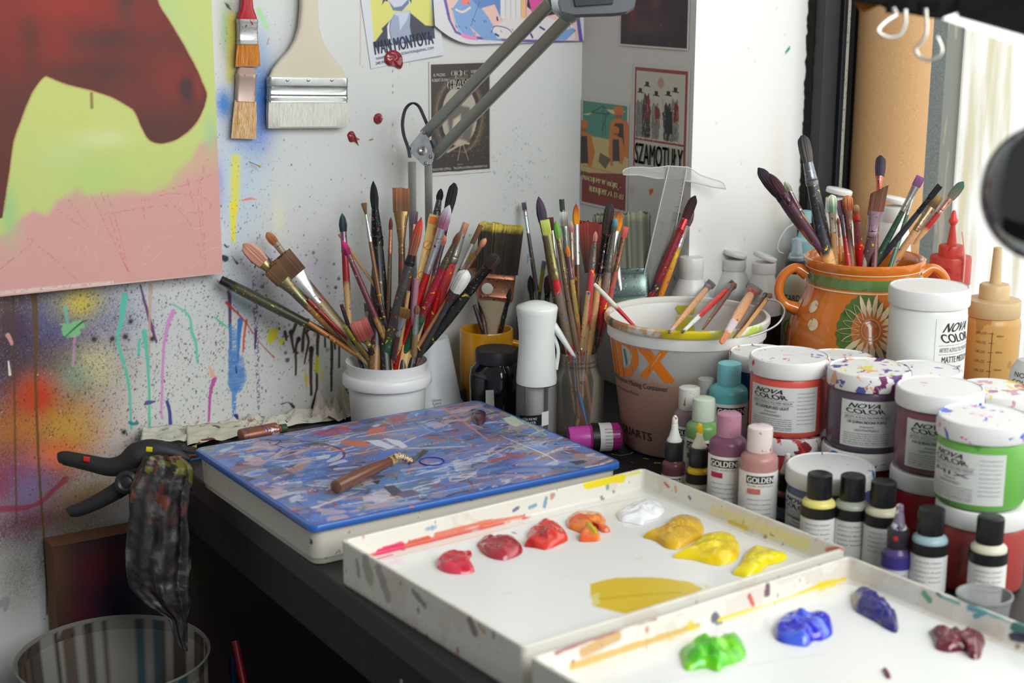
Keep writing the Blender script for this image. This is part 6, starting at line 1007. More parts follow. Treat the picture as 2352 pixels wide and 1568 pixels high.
# ================================================================== cardboard tube
y_t = -.348; ct = DP(2046, 500, 2.36); tb_c = (.335, -.352); dT = depth((tb_c[0], tb_c[1], .35)); 
for _ in range(20): P = DP(2045, 230, dT); 
P = DP(2046, 230, 2.25); tt = thing('cardboard_tube', 'tall brown cardboard tube standing in the window recess', 'tube', (P[0], P[1], 0)); rT = 172*2.25/F/2*.985
kr = stained((186, 146, 100), [(178, 138, 94), (194, 156, 110), (170, 130, 88)], 260, .5, .85); mk('tube_wall', *lathe([(rT, 0), (rT, 1.1), (rT-.004, 1.1), (rT-.004, 0)], 72, closed=True), kr, tt)
# ================================================================== black light bar at the top right with binder clips, orange card
TP = thing('light_bar', 'blurred black lamp bar with a glowing white strip, top right corner', 'lamp', DP(2250, 20, 1.15)); o0 = np.array(TP.location)
bmt = mat((12, 12, 14), .8, 0, .1)
def scr(pts, d, th, name, m, parent, dd=None, sm=False): P = [DP(a, b, d+(dd[i] if dd else 0))-o0 for i, (a, b) in enumerate(pts)]; return mk(name, *slab(P, FW, th), m, parent, smooth=sm)
scr([(2200, -110), (2440, -110), (2440, 110), (2352, 78), (2204, 36)], 1.15, .015, 'housing', bmt, TP)
em, n_, l_, b_ = newmat('lit_strip'); b_.inputs['Emission Color'].default_value = (1, 1, 1, 1); b_.inputs['Emission Strength'].default_value = 1.6
scr([(2204, 28), (2352, 70), (2450, 100), (2450, 136), (2352, 103), (2170, 40)], 1.155, .006, 'glowing_strip', em, TP)
sh = thing('hanging_shelf', 'blurred dark shelf edge across the top right with clips hanging from it', 'shelf', DP(2080, 0, 1.30)); o0 = np.array(sh.location); scr([(1965, -110), (2215, -110), (2215, 40), (2140, 34), (2090, 24), (2055, 20), (2030, 6), (1965, -4)], 1.30, .012, 'edge_board', mat((26, 24, 24), .85, 0, .1), sh)
scr([(2200, 0), (2235, 0), (2240, 16), (2215, 18)], 1.29, .005, 'tag', mat((120, 120, 110), .6), sh)
for q_, p_, d_ in ((TP, (2300, -100), 1.16), (sh, (2000, -100), 1.305), (sh, (2180, -100), 1.305)): P_ = DP(*p_, d_)-np.array(q_.location); mk('hanging_rod', *tube([P_, P_+np.array([0, 0, .75])], .006, 10), mat((40, 40, 42), .5), q_)
t = thing('orange_card', 'blurred corner of an orange card hanging at the top, above the cardboard tube', 'card', DP(1990, 0, 1.32)); o0 = np.array(t.location); scr([(1962, -60), (2048, -60), (2030, 8), (1984, 29), (1974, 22), (1962, 0)], 1.325, .001, 'sheet', mat((186, 104, 20), .5), t)
for i, pts in enumerate(([(2052, 18), (2058, 34), (2040, 46), (2019, 66), (2024, 78), (2048, 86), (2070, 78), (2080, 52), (2080, 22)], [(2126, 20), (2128, 70), (2118, 96), (2104, 112), (2110, 128), (2135, 138), (2158, 126), (2162, 110), (2152, 84)])):
    t = thing('binder_clip', ('silver wire loop of a binder clip in front of the cardboard tube', 'bright silver binder clip loop over the tube edge, right of the other')[i], 'clip', DP(*pts[0], 1.27), 'binder clips under the hanging shelf'); o0 = np.array(t.location)
    mk('wire_loop', *tube(smooth_line([DP(a, b, 1.27)-o0 for a, b in pts], 50), .0016, 8), mat((226, 224, 216), .25, .6), t); c0 = DP(pts[0][0]+8, pts[0][1]-8, 1.275)-o0; mk('clip_body', *slab([c0+RT*.008+UP*.004, c0-RT*.008+UP*.004, c0-RT*.008-UP*.006, c0+RT*.008-UP*.006], FW, .006), bmt, t, smooth=False)
# ================================================================== chrome lamp shade at the right edge (near the lens)
cs_ = DP(2408, 440, 1.08); Rr = 150*1.08/F; t = thing('lamp_shade', 'dark mirror-like round lamp shade cut off by the right edge', 'lamp', cs_); t.rotation_mode = 'QUATERNION'
axs = FW*-.80+RT*-.15+UP*.05; t.rotation_quaternion = quat_z(axs, UP); hb = 1.42
prf = [(.0, .999), (.25, .97), (.5, .87), (.7, .715), (.85, .53), (.95, .31), (.99, .14), (1.0, .02)]
mk('shade', *loft([(-.012, Rr*1.06, Rr*.99), (-.006, Rr*1.08, Rr*1.0), (0, Rr*1.06, Rr*.985)]+[(z*Rr*.62, a*Rr*1.03, a*Rr*.96) for z, a in prf], 72), mat((120, 121, 123), .10, 1.0, name='dark_chrome'), t)
mk('joint', *loft([(-.012, .015, .015), (.004, .017, .017), (.012, .014, .014), (.016, .006, .006)], 28), mat((226, 226, 230), .3), t).location = (Rr*1.22, Rr*-.55, -.01)
qs = t.rotation_quaternion.to_matrix().transposed(); g = [np.array(qs @ Vector(v)) for v in ((0, 0, 0), tuple(RT*.05+FW*.10), tuple(RT*.17+FW*.16-UP*.05), tuple(RT*.25+FW*.18-UP*.22), (RT[0]*.26+FW[0]*.18, RT[1]*.26+FW[1]*.18, -float(cs_[2])+.002))]; mk('gooseneck', *tube(smooth_line(g, 40), .007, 12), mat((60, 60, 62), .35, .6), t)
# ================================================================== articulated lamp arm
HJ = YP(968, 345, -.060); la = thing('desk_lamp', 'grey spring-arm desk lamp reaching up from behind the brushes', 'lamp', (HJ[0], HJ[1], 0)); o0 = np.array(la.location); AL = stained((150, 152, 146), [(160, 160, 150)], 20, .2, .35, .55)
dH = depth(HJ); E_ = [(1290, 18)]; dE = dH-.30
def bar(p0, p1, w, name='arm_bar'):
    a = p1-p0; L_ = np.linalg.norm(a); o = mk(name, *loft([(0, w*.5, w*.42), (L_, w*.5, w*.42)], 16, power=.3), AL, la); o.location = p0-o0; o.rotation_mode = 'QUATERNION'; o.rotation_quaternion = quat_z(a, np.cross(a, FW)); return o
bar(DP(946, 372, dH), np.array([*(DP(946, 372, dH)[:2]), .02]), .0108, 'upright_bar'); bar(DP(984, 378, dH+.004), np.array([*(DP(984, 378, dH+.004)[:2]), .02]), .0108, 'upright_bar')
bar(DP(978, 306, dH), DP(1266, 4, dE), .0150); bar(DP(1000, 355, dH), DP(1312, 34, dE), .0150)
pl = [(938, 338), (970, 298), (978, 300), (998, 355), (994, 372), (975, 382), (966, 374), (942, 350)]
for d_ in (-.009, .008): mk('joint_plate', *slab([DP(a, b, dH+d_)-o0 for a, b in pl], FW, .0012), STEEL, la, smooth=False)
for px, py, r_ in ((970, 346, .0065), (975, 305, .0025), (942, 341, .0025), (990, 360, .0025), (978, 375, .0022)):
    o = mk('bolt', *lathe([(r_, 0), (r_, .002), (r_*.6, .0035), (r_*.35, .0025), (0, .0022)], 20), STEEL, la); o.location = DP(px, py, dH-.0092)-o0; o.rotation_mode = 'QUATERNION'; o.rotation_quaternion = quat_z(-FW, UP)
mk('spring_cover', *tube([DP(992, 322, dH)-o0, DP(1000, 348, dH)-o0], .006, 12), mat((60, 66, 74), .4), la)
for off in (0, .0022): mk('cable', *tube(smooth_line([DP(a+off*1500, b, dH-.012)-o0 for a, b in ((940, 362), (936, 340), (926, 310), (923, 280), (930, 250), (945, 237), (960, 244), (972, 268), (982, 292))], 44), .0014, 8), mat((24, 26, 28), .45), la)
mk('paint_splash', *slab([DP(a, b, dE+.145-.0062+(1180-a)*.0009)-o0 for a, b in ((1155, 194), (1160, 180), (1190, 158), (1202, 152), (1200, 160), (1180, 178), (1165, 186))], -FW, .0006), mat((150, 20, 30), .3), la, smooth=False)
mk('base', *box(-.045, .045, -.035, .035, 0, .022), mat((60, 62, 64), .4), la, smooth=False).location = (.012, .012, 0)
mk('arm_joint', *slab([DP(a, b, dE-.006)-o0 for a, b in ((1262, -20), (1300, -20), (1330, 10), (1332, 38), (1312, 52), (1290, 40), (1268, 20))], FW, .014), STEEL, la, smooth=False)
hm_ = [DP(a, b, dE-.10)-o0 for a, b in ((1290, -60), (1470, -60), (1462, -10), (1458, 14), (1440, 26), (1412, 30), (1320, 33), (1290, 26), (1282, 0))]; mk('lamp_head', *slab(hm_, FW, .018), mat((84, 87, 92), .4, .3), la, smooth=False)
mk('head_vent', *slab([DP(a, b, dE-.104)-o0 for a, b in ((1310, -50), (1412, -50), (1408, 8), (1322, 14))], FW, .003), mat((30, 31, 33), .4), la, smooth=False)
# ================================================================== blue paint-covered box lid
def rr(w, l, r, n=10):
    """rounded rectangle outline, counter clockwise from the origin corner"""
    P = []
    for cx, cy, a0 in ((w-r, r, -90), (w-r, l-r, 0), (r, l-r, 90), (r, r, 180)):
        P += [(cx+r*math.cos(math.radians(a0+90*i/n)), cy+r*math.sin(math.radians(a0+90*i/n))) for i in range(n+1)]
    return P
def densify(P, st): 
    P = [np.array(p) for p in P]; out = []
    for i in range(len(P)):
        a, b = P[i], P[(i+1) % len(P)]; k = max(1, int(np.linalg.norm(b-a)/st)); out += [a+(b-a)*j/k for j in range(k)]
    return np.array(out)
def prism_rings(outl, rings):
    """stack of inset outlines: rings (inset, z)"""
    c = outl.mean(0); V = []; n = len(outl); hw_, hl_ = np.abs(outl-c).max(0)
    for ins, z in rings: q_ = c+(outl-c)*np.array([(hw_-ins)/hw_, (hl_-ins)/hl_]); V += [(p[0], p[1], z) for p in q_]
    Fs = []
    for j in range(len(rings)-1):
        for i in range(n): Fs.append((j*n+i, j*n+(i+1) % n, (j+1)*n+(i+1) % n, (j+1)*n+i))
    return V, Fs, n
BW, BL, BH = .412, .328, .048; bo = np.array([-.7185, -.5535, 0]); bang = math.radians(1.2)
bx = thing('storage_box', 'flat white box with a paint-covered blue lid at the back left of the table', 'box', bo); bx.rotation_euler = (0, 0, bang)
ol = densify(rr(BW, BL, .012), .0022)
V, Fs, n = prism_rings(ol, [(.010, 0), (.008, .001), (.007, .006), (.0065, .0075), (.006, .008), (.005, .041), (.0, .041)]); sd_ = stained((200, 196, 184), [(60, 50, 44), (120, 70, 44), (90, 130, 110), (150, 140, 124)], 60, -.05, .5, stretch=(1, 1, .5)); mk('box_base', V, Fs+[tuple(range(n-1, -1, -1))], sd_, bx)
V, Fs, n = prism_rings(ol, [(.0006, .0405), (0, .0412), (0, .0462), (.0008, .0476), (.0022, BH), (.0045, BH+.0001)]); lid = mk('lid_edge', V, Fs, stained((44, 96, 176), [(40, 44, 90), (190, 90, 70), (110, 80, 130)], 40, .1, .35, coat=.3), bx)
ca, sa_ = math.cos(bang), math.sin(bang)
def B2(px, py): p = Z(px, py, BH)-bo; return (p[0]*ca+p[1]*sa_, -p[0]*sa_+p[1]*ca)
cb_ = Canvas(uniq(0, BW, .0009), uniq(0, BL, .0009), (92, 130, 190)); U, V_ = cb_.U, cb_.V; cb_.c *= (1+.25*(vnoise(U, V_, 20, 4)-.5))[..., None]
def sm(n_, cols, seed, l0, l1, w0, w1, al=(.5, .95), ang=None, dry=.5, reg=(0, 1, 0, 1)):
    r = np.random.RandomState(seed)
    for i in range(n_):
        x = (reg[0]+(reg[1]-reg[0])*r.rand())*BW; y = (reg[2]+(reg[3]-reg[2])*r.rand())*BL; a = (r.rand()*6.28 if ang is None else ang+r.randn()*.25); L_ = l0+(l1-l0)*r.rand()**2
        m_ = (x+L_*.5*math.cos(a)+r.randn()*.003, y+L_*.5*math.sin(a)+r.randn()*.003); cb_.stroke(smooth_line([(x, y), m_, (x+L_*math.cos(a), y+L_*math.sin(a))], 8), [w0+(w1-w0)*r.rand(), w0+(w1-w0)*r.rand(), w0*.5], cols[r.randint(len(cols))], al[0]+(al[1]-al[0])*r.rand(), dry*r.rand()*1.3, .0006, i, .0012)
PALE = [(190, 200, 222), (150, 170, 210), (206, 206, 212), (110, 150, 206)]; WARM = [(190, 96, 70), (150, 90, 80), (196, 150, 130), (120, 90, 110), (146, 130, 90)]; DRKs = [(52, 48, 66), (60, 50, 90), (110, 40, 50), (40, 60, 110)]
def patch(col, sx, sy, th, seed, al=.85, soft=.03, rot=.1):
    x_ = U*math.cos(rot)+V_*math.sin(rot); y_ = -U*math.sin(rot)+V_*math.cos(rot); nn = vnoise(x_*sx*.9+seed, y_*sy*.55, 1.0, seed, 5); a = np.clip((nn-th)/soft, 0, 1)*al; a = a*np.clip(1.3-.75*vnoise(x_*sx*2, y_*sy*6, 1.0, seed+31, 3), 0, 1); cb_.c[:] = cb_.c*(1-a[..., None])+lin(col)*a[..., None]
for i, (col, sx, sy, th, al, rot) in enumerate([((70, 110, 196), 14, 40, .50, .9, .05), ((128, 128, 176), 12, 34, .55, .7, .1), ((120, 90, 110), 18, 44, .62, .6, .15), ((86, 124, 150), 14, 30, .60, .6, 0), ((176, 190, 220), 12, 60, .64, .7, .05), ((150, 110, 100), 22, 60, .63, .7, .1), ((206, 206, 216), 18, 60, .67, .8, .3), ((70, 84, 140), 20, 60, .64, .7, .1), ((176, 140, 130), 26, 70, .66, .8, .1), ((60, 60, 84), 30, 70, .70, .85, .2), ((160, 84, 70), 34, 60, .70, .85, .1), ((150, 146, 96), 30, 50, .71, .7, .3), ((200, 176, 184), 24, 50, .68, .7, .2), ((90, 130, 200), 30, 60, .66, .9, .1)]): patch(col, sx, sy, th, 50+i, al, .03, rot)
sm(70, PALE, 1, .03, .12, .002, .010, (.3, .8), .0, .8); sm(40, [(122, 124, 170), (130, 120, 160), (110, 112, 140), (90, 140, 150)], 2, .02, .09, .004, .014, (.3, .7), .1, .9); sm(70, WARM, 3, .01, .06, .002, .007, (.4, .9), .05, .7)
sm(60, PALE+WARM, 4, .01, .05, .001, .004, (.6, .95), None, .5); sm(50, DRKs, 5, .004, .03, .001, .004, (.6, .95), None, .4); sm(24, [(214, 214, 220), (200, 208, 226)], 6, .02, .08, .002, .006, (.4, .85), .15, .9, (0, .55, 0, .45)); sm(40, [(206, 200, 200), (196, 180, 190)], 7, .02, .10, .002, .005, (.5, .9), .05, .7, (0, .5, .55, 1))
sm(26, [(170, 176, 60), (190, 200, 80), (150, 160, 90)], 8, .01, .04, .001, .004, (.5, .9), 1.9, .6, (.8, 1, .3, .95)); sm(40, [(120, 70, 60), (160, 80, 60), (110, 60, 70)], 9, .01, .05, .002, .006, (.5, .9), .1, .6, (.5, 1, .3, 1))
S = lambda L_, w, c, a=.95, dry=0, wob=.0004, seed=0: cb_.stroke(smooth_line([B2(*p) for p in L_], max(10, len(L_)*6)), [q_*.0005 for q_ in w] if isinstance(w, (list, tuple)) else w*.0005, c, a, dry, .0006, seed, wob)
Pz = lambda L_, c, a=.95, wob=.0012, seed=0, streak=0: cb_.poly([B2(*p) for p in L_], c, a, wob, 90, .0006, seed, streak)
S([(700, 1020), (745, 1020), (782, 1032), (790, 1048), (770, 1060), (735, 1065)], [4, 6, 7, 6, 4, 2], (58, 52, 120)); Pz([(682, 1010), (745, 1014), (760, 1026), (700, 1022)], (70, 72, 84), .85, .002, 3, .6)
Pz([(840, 1012), (870, 1010), (905, 1025), (895, 1032), (860, 1022)], (206, 214, 226)); Pz([(880, 1006), (920, 1012), (937, 1026), (925, 1030), (900, 1018)], (206, 210, 220)); Pz([(790, 1010), (830, 1012), (850, 1026), (815, 1026), (780, 1016)], (200, 110, 80)); S([(720, 1032), (760, 1030), (790, 1036)], 9, (206, 120, 90), .8, .5); Pz([(725, 1048), (760, 1044), (755, 1052), (730, 1055)], (196, 200, 210))
Pz([(725, 990), (800, 978), (805, 990), (760, 998), (710, 1000)], (180, 60, 64), .8, .003, 5, .6); Pz([(890, 958), (940, 948), (930, 965), (900, 972)], (150, 62, 60), .9, .003, 6, .3); Pz([(800, 985), (850, 978), (870, 985), (820, 995)], (90, 80, 120), .8, .003, 7); Pz([(850, 985), (885, 978), (880, 992), (840, 1000)], (210, 96, 64), .9, .002, 8)
S([(1015, 935), (1060, 965), (1120, 1010)], [10, 9, 5], (206, 130, 130), .8, .4); S([(980, 950), (900, 975), (840, 985)], [8, 9, 5], (120, 70, 120), .7, .6); S([(1150, 1000), (1200, 1022), (1255, 1045), (1280, 1060)], [2, 3, 5, 3], (214, 216, 222), .95); S([(1230, 1055), (1290, 1030), (1330, 1025)], [10, 12, 6], (206, 212, 222), .8, .6)
S([(1100, 1095), (1180, 1075), (1270, 1072), (1350, 1076)], [9, 20, 22, 10], (46, 100, 176), .85, .3); S([(1140, 1088), (1230, 1085)], 12, (30, 80, 160), .8, .4); Pz([(1040, 1060), (1080, 1056), (1085, 1078), (1045, 1082)], (206, 206, 214), .7, .003, 9, .6); S([(1295, 1045), (1340, 1062), (1300, 1072)], [10, 14, 10], (96, 130, 120), .6, .6)
Pz([(1305, 1060), (1340, 1056), (1350, 1060), (1325, 1068)], (60, 56, 66), .85, .001, 4); Pz([(1155, 960), (1180, 955), (1205, 972), (1185, 980), (1165, 972)], (206, 214, 190), .9); S([(1200, 965), (1240, 990), (1255, 1000)], [6, 8, 4], (180, 196, 90), .8, .5); Pz([(600, 1068), (640, 1070), (678, 1090), (670, 1102), (620, 1088)], (70, 74, 96), .8, .002, 11, .5)
Pz([(530, 1088), (560, 1092), (590, 1100), (570, 1106), (535, 1100)], (60, 60, 80), .8, .002, 12); Pz([(880, 1118), (905, 1114), (925, 1130), (905, 1140)], (60, 62, 74), .9, .001, 13); Pz([(895, 1134), (945, 1124), (970, 1134), (930, 1144)], (80, 76, 120), .8, .002, 14); Pz([(852, 1106), (872, 1103), (868, 1112)], (44, 40, 40)); S([(810, 1069), (828, 1070)], 7, (84, 50, 54))
S([(826, 1062), (838, 1062)], 7, (84, 50, 54)); Pz([(834, 1140), (870, 1136), (868, 1148), (836, 1152)], (206, 190, 214), .8); S([(740, 1170), (900, 1150), (1100, 1112)], [3, 3, 2], (206, 210, 224), .7, .4); S([(1005, 1150), (1060, 1130), (1180, 1110)], [10, 14, 6], (60, 60, 70), .8, .6); S([(700, 1192), (900, 1165), (1150, 1122), (1400, 1070)], [10, 12, 12, 8], (66, 124, 206), .7, .3)
Pz([(1175, 1120), (1190, 1116), (1188, 1124)], (226, 180, 30)); Pz([(1290, 1098), (1310, 1092), (1312, 1104), (1298, 1100)], (214, 216, 220)); S([(1015, 995), (1190, 1060)], 1.2, (200, 150, 150), .5); S([(690, 985), (1010, 925)], 3, (200, 140, 120), .4, .7); Pz([(1010, 922), (1040, 918), (1060, 925), (1030, 930)], (190, 90, 60), .8)
S([(1020, 1094), (1050, 1090), (1090, 1085)], [3, 5, 2], (130, 90, 100), .8); S([(950, 1120), (1000, 1108), (1010, 1100)], [3, 7, 2], (206, 206, 218), .8, .4); S([(880, 1068), (930, 1075), (960, 1068)], 5, (90, 130, 110), .5, .7); Pz([(790, 1090), (835, 1080), (870, 1090), (800, 1110)], (120, 110, 100), .4, .004, 15, .8)
cb_.dots(700, BW*.5, BL*.5, BW*.5, BL*.5, .0003, .0016, [(214, 216, 224), (60, 50, 70), (196, 90, 60), (220, 200, 90), (90, 110, 160)], 21, 1.3, .85, True)
V, Fs, nn_ = prism_rings(ol, [(.0045, 0)]); hw_, hl_ = BW/2, BL/2
def clampr(U, V_):
    x = np.clip(U-hw_, -hw_+.0045, hw_-.0045); y = np.clip(V_-hl_, -hl_+.0045, hl_-.0045); r_ = .009; ax_ = np.abs(x)-(hw_-.0045-r_); ay_ = np.abs(y)-(hl_-.0045-r_); k = (ax_ > 0) & (ay_ > 0); d_ = np.hypot(ax_, ay_); f_ = np.where(k & (d_ > r_), r_/np.maximum(d_, 1e-9), 1)
    x = np.where(k, np.sign(x)*(hw_-.0045-r_+ax_*f_), x); y = np.where(k, np.sign(y)*(hl_-.0045-r_+ay_*f_), y); return np.stack([x+hw_, y+hl_, np.full_like(x, BH+.0002)+.0006*(vnoise(U, V_, 40, 8)-.5)], -1)
gridmesh('lid_top', cb_, clampr, vmat(.36, coat=.25, bump=.5, bscale=260), bx); del U, V_
rg = [Z(992+28*math.cos(a), 1059+9*math.sin(a), BH+.0008) for a in np.linspace(0, 6.283, 40)]; o = mk('paint_ring', *tube([tuple(p-bo) for p in rg], .0008, 6), mat((48, 52, 130), .4), bx); o.rotation_euler = (0, 0, -bang)
# ================================================================== dried paint lump on the lid
def blob(name, label, pts, zp, h, col, rough=.18, nz=.5, seed=0, kind_cat='paint', group=None, col2=None, n=64, m=16, sc=90):
    """a dollop: photo outline on a real horizontal plane, raised into a glossy lump"""
    P = np.array([Z(a, b, zp) for a, b in smooth_line(pts+[pts[0]], n+1)[:-1]]); c = P.mean(0); t = None; V = []; C = []; Fs = []
    V.append((0, 0, h*.8)); 
    for k in range(1, m+1):
        f = k/m
        for i, p in enumerate(P):
            q_ = (p-c)*f; nn = vnoise(np.array([c[0]*40+q_[0]]), np.array([q_[1]]), sc, seed, 3)[0]; edge = (1-f**2.6)**.55 if f < 1 else 0; V.append((q_[0], q_[1], max(0, h*edge*(1-nz+2*nz*nn))))
    V[0] = (0, 0, float(np.mean([v[2] for v in V[1:len(P)+1]]))); n_ = len(P)
    Fs += [(0, 1+i, 1+(i+1) % n_) for i in range(n_)]
    for k in range(m-1): Fs += [(1+k*n_+i, 1+(k+1)*n_+i, 1+(k+1)*n_+(i+1) % n_, 1+k*n_+(i+1) % n_) for i in range(n_)]
    Fs.append(tuple(1+(m-1)*n_+i for i in range(n_))[::-1])
    V = np.array(V); cc = np.zeros((len(V), 3)); cc[:] = lin(col)
    if col2 is not None: w = np.clip((vnoise(V[:, 0]*1.0+3, V[:, 1]*.4, sc*1.1, seed+5, 2)-.42)*5, 0, 1)[:, None]; cc = cc*(1-w)+lin(col2)*w
    o = mk(name, V, Fs, vmat(rough, coat=.5), None, cc, loc=c); return tag(o, label, kind_cat, group)
blob('dried_paint_lump', 'dark purple dried paint lump on the blue lid', [(1084, 958), (1092, 948), (1108, 946), (1117, 954), (1115, 968), (1102, 976), (1088, 970)], BH+.0006, .007, (70, 34, 50), .3, .3, 4)
# ================================================================== palette scraper with a wooden handle
KZ = BH+.0105; k0 = Z(768, 1120, KZ); k1 = Z(898, 1058, KZ); ks = thing('palette_knife', 'wooden-handled palette knife crusted with paint, lying on the blue lid', 'tool', k0, None, quat_z(k1-k0, (0, 0, 1))); Lk = np.linalg.norm(k1-k0)
mk('handle', *loft([(0, .004, .004), (.003, .0075, .0075), (Lk*.2, .0088, .0085), (Lk*.6, .0078, .0076), (Lk*.97, .0058, .0056), (Lk, .005, .005)], 28), stained((104, 62, 44), [(120, 80, 66), (70, 40, 34)], 60, .2, .25, coat=.5, stretch=(1, 1, .2)), ks)
mk('ferrule', *loft([(Lk-.004, .0062, .0060), (Lk+.006, .0058, .0056), (Lk+.012, .0045, .0045)], 24, ridge=.1), stained((190, 160, 110), [(206, 200, 190), (150, 60, 60), (220, 190, 60)], 120, .9, .4, .4), ks)
qk = ks.rotation_quaternion.to_matrix().transposed(); lk = lambda a, b, z: np.array(qk @ Vector(Z(a, b, z)-k0))
mk('bent_neck', *tube(smooth_line([lk(900, 1056, KZ), lk(912, 1047, KZ+.006), lk(925, 1050, KZ+.001), lk(944, 1059, BH+.003)], 26), list(.0032+.0012*np.sin(np.arange(26)*1.9)), 10), stained((200, 186, 160), [(110, 50, 60), (206, 160, 60), (90, 70, 60)], 200, .9, .4), ks)
mk('blade', [lk(940, 1058, BH+.004), lk(950, 1063, BH+.0015), lk(985, 1035, BH+.0022), lk(972, 1032, BH+.0050), lk(950, 1050, BH+.0048)], [(0, 1, 2, 3, 4)], mat((140, 146, 150), .25, .9), ks, smooth=False).modifiers.new('t', 'SOLIDIFY').thickness = .0005
# ================================================================== paint trays
FZ = .0245
def tray(label, o_, ang, W_, L_, marks, floor_marks, seed):
    """o_: near left outer corner; W_ along the wall, L_ towards the wall"""
    t = thing('paint_tray', label, 'tray', o_); t.rotation_euler = (0, 0, ang); H_ = BH
    ol = densify(rr(W_, L_, .006, 6), .0016); rings = [(.0008, 0.0), (0, .002)]+[(0, z) for z in np.linspace(.004, H_-.001, 24)]+[(.0005, H_), (.0035, H_)]+[(.0040+.0035*(1-(z-FZ)/(H_-FZ)), z) for z in np.linspace(H_-.0008, FZ+.003, 16)]+[(.0090, FZ+.0012), (.0115, FZ)]
    V, Fs, n = prism_rings(ol, rings); V = np.array(V); cc = np.zeros((len(V), 3)); cc[:] = lin((220, 217, 206)); c, s = math.cos(ang), math.sin(ang)
    Wv = np.stack([o_[0]+V[:, 0]*c-V[:, 1]*s, o_[1]+V[:, 0]*s+V[:, 1]*c, V[:, 2]], -1); s_par = V[:, 0]+V[:, 1]*1.3
    nz_ = vnoise(s_par, V[:, 2]*2+V[:, 1], 60, seed); nz2 = vnoise(s_par+V[:, 2], V[:, 2]*1.5, 25, seed+2); low = (vnoise(s_par, V[:, 2], 30, seed+7) > .63); cc[low] = lin((214, 206, 194))
    rs = np.random.RandomState(seed)
    outer = np.arange(len(V)) < 26*n
    for k in range(150):
        j = rs.randint(0, n); rr_ = rs.randint(0, len(rings)); p = V[rr_*n+j]; d_ = np.sqrt(((V[:, 0]-p[0])**2+(V[:, 1]-p[1])**2)*1.0+(V[:, 2]-p[2])**2*.35); col = [(150, 90, 80), (120, 60, 60), (206, 180, 80), (110, 110, 120), (190, 120, 100), (90, 150, 140)][rs.randint(6)]
        a_ = np.clip((.0007+.0024*rs.rand()**2-d_*(.7+.6*nz_))/.0006, 0, 1)[:, None]*.8; cc = cc*(1-a_)+lin(col)*a_
    for pts, wd_, col, al in marks:               # marks: world polylines near a wall of the tray
        P = np.array(pts); best = np.full(len(V), 9.)
        for a, b in zip(P[:-1], P[1:]): d_ = b-a; tt_ = np.clip(((Wv-a)@d_)/(d_@d_+1e-12), 0, 1); best = np.minimum(best, np.linalg.norm(Wv-a-tt_[:, None]*d_, axis=1))
        a_ = np.clip((wd_*1.35-best*(.6+.8*nz_))/.0008, 0, 1)[:, None]*al; cc = cc*(1-a_)+lin(col)*a_
    mk('tray_walls', V, Fs, vmat(.32, coat=.2), t, cc)
    c_ = Canvas(uniq(.0085, W_-.0085, .0016), uniq(.0085, L_-.0085, .0016), (232, 233, 230)); c_.c *= (1+.035*(vnoise(c_.U, c_.V, 12, seed)-.5))[..., None]
    def loc3(px, py): p = Z(px, py, FZ)-o_; return (p[0]*c+p[1]*s, -p[0]*s+p[1]*c)
    for k in range(30): x, y = rs.rand()*W_, rs.rand()*L_; c_.stroke([(x, y), (x+.01*rs.randn(), y+.004*rs.randn())], .0008, [(220, 200, 200), (206, 206, 200), (226, 214, 190)][rs.randint(3)], .4, .5)
    for e in floor_marks:
        if e[0] == 'p': c_.poly([loc3(*q_) for q_ in e[1]], e[2], e[3], .002, 90, e[4] if len(e) > 4 else .001, 3, 0)
        else: c_.stroke(smooth_line([loc3(*q_) for q_ in e[1]], 20), e[2], e[3], e[4], e[5] if len(e) > 5 else 0, .0012)
    W1, L1 = W_/2, L_/2
    gridmesh('tray_floor', c_, lambda U, V: np.stack([U, V, np.full_like(U, FZ)], -1), vmat(.22, coat=.3), t)
    mk('tray_underside', *box(.012, W_-.012, .012, L_-.012, FZ-.002, FZ-.0005), mat((200, 198, 190), .5), t, smooth=False); return t
a1 = math.radians(3.9); o1 = np.array([-.6865, -.9205, 0]); W1_, L1_ = .409, .3185
BK = lambda L_: [np.array(p) for p in [ (lambda r: CAM+r*((( o1[1]+L1_-.004+ (0)) - CAM[1])/r[1]))(ray(a, b)) for a, b in L_]]
def online(p0, dirv, L_):
    """photo points onto the vertical plane through p0 along dirv"""
    nv = np.array([-dirv[1], dirv[0], 0]); return [CAM+ray(a, b)*(((np.array(p0)-CAM)@nv)/(ray(a, b)@nv)) for a, b in L_]
d1 = np.array([math.cos(a1), math.sin(a1), 0]); e1_ = np.array([-d1[1], d1[0], 0]); bk1 = o1+e1_*(L1_-.0055); rt1 = o1+d1*(W1_-.0055); fr1 = o1+e1_*.001; lf1 = o1+d1*.0
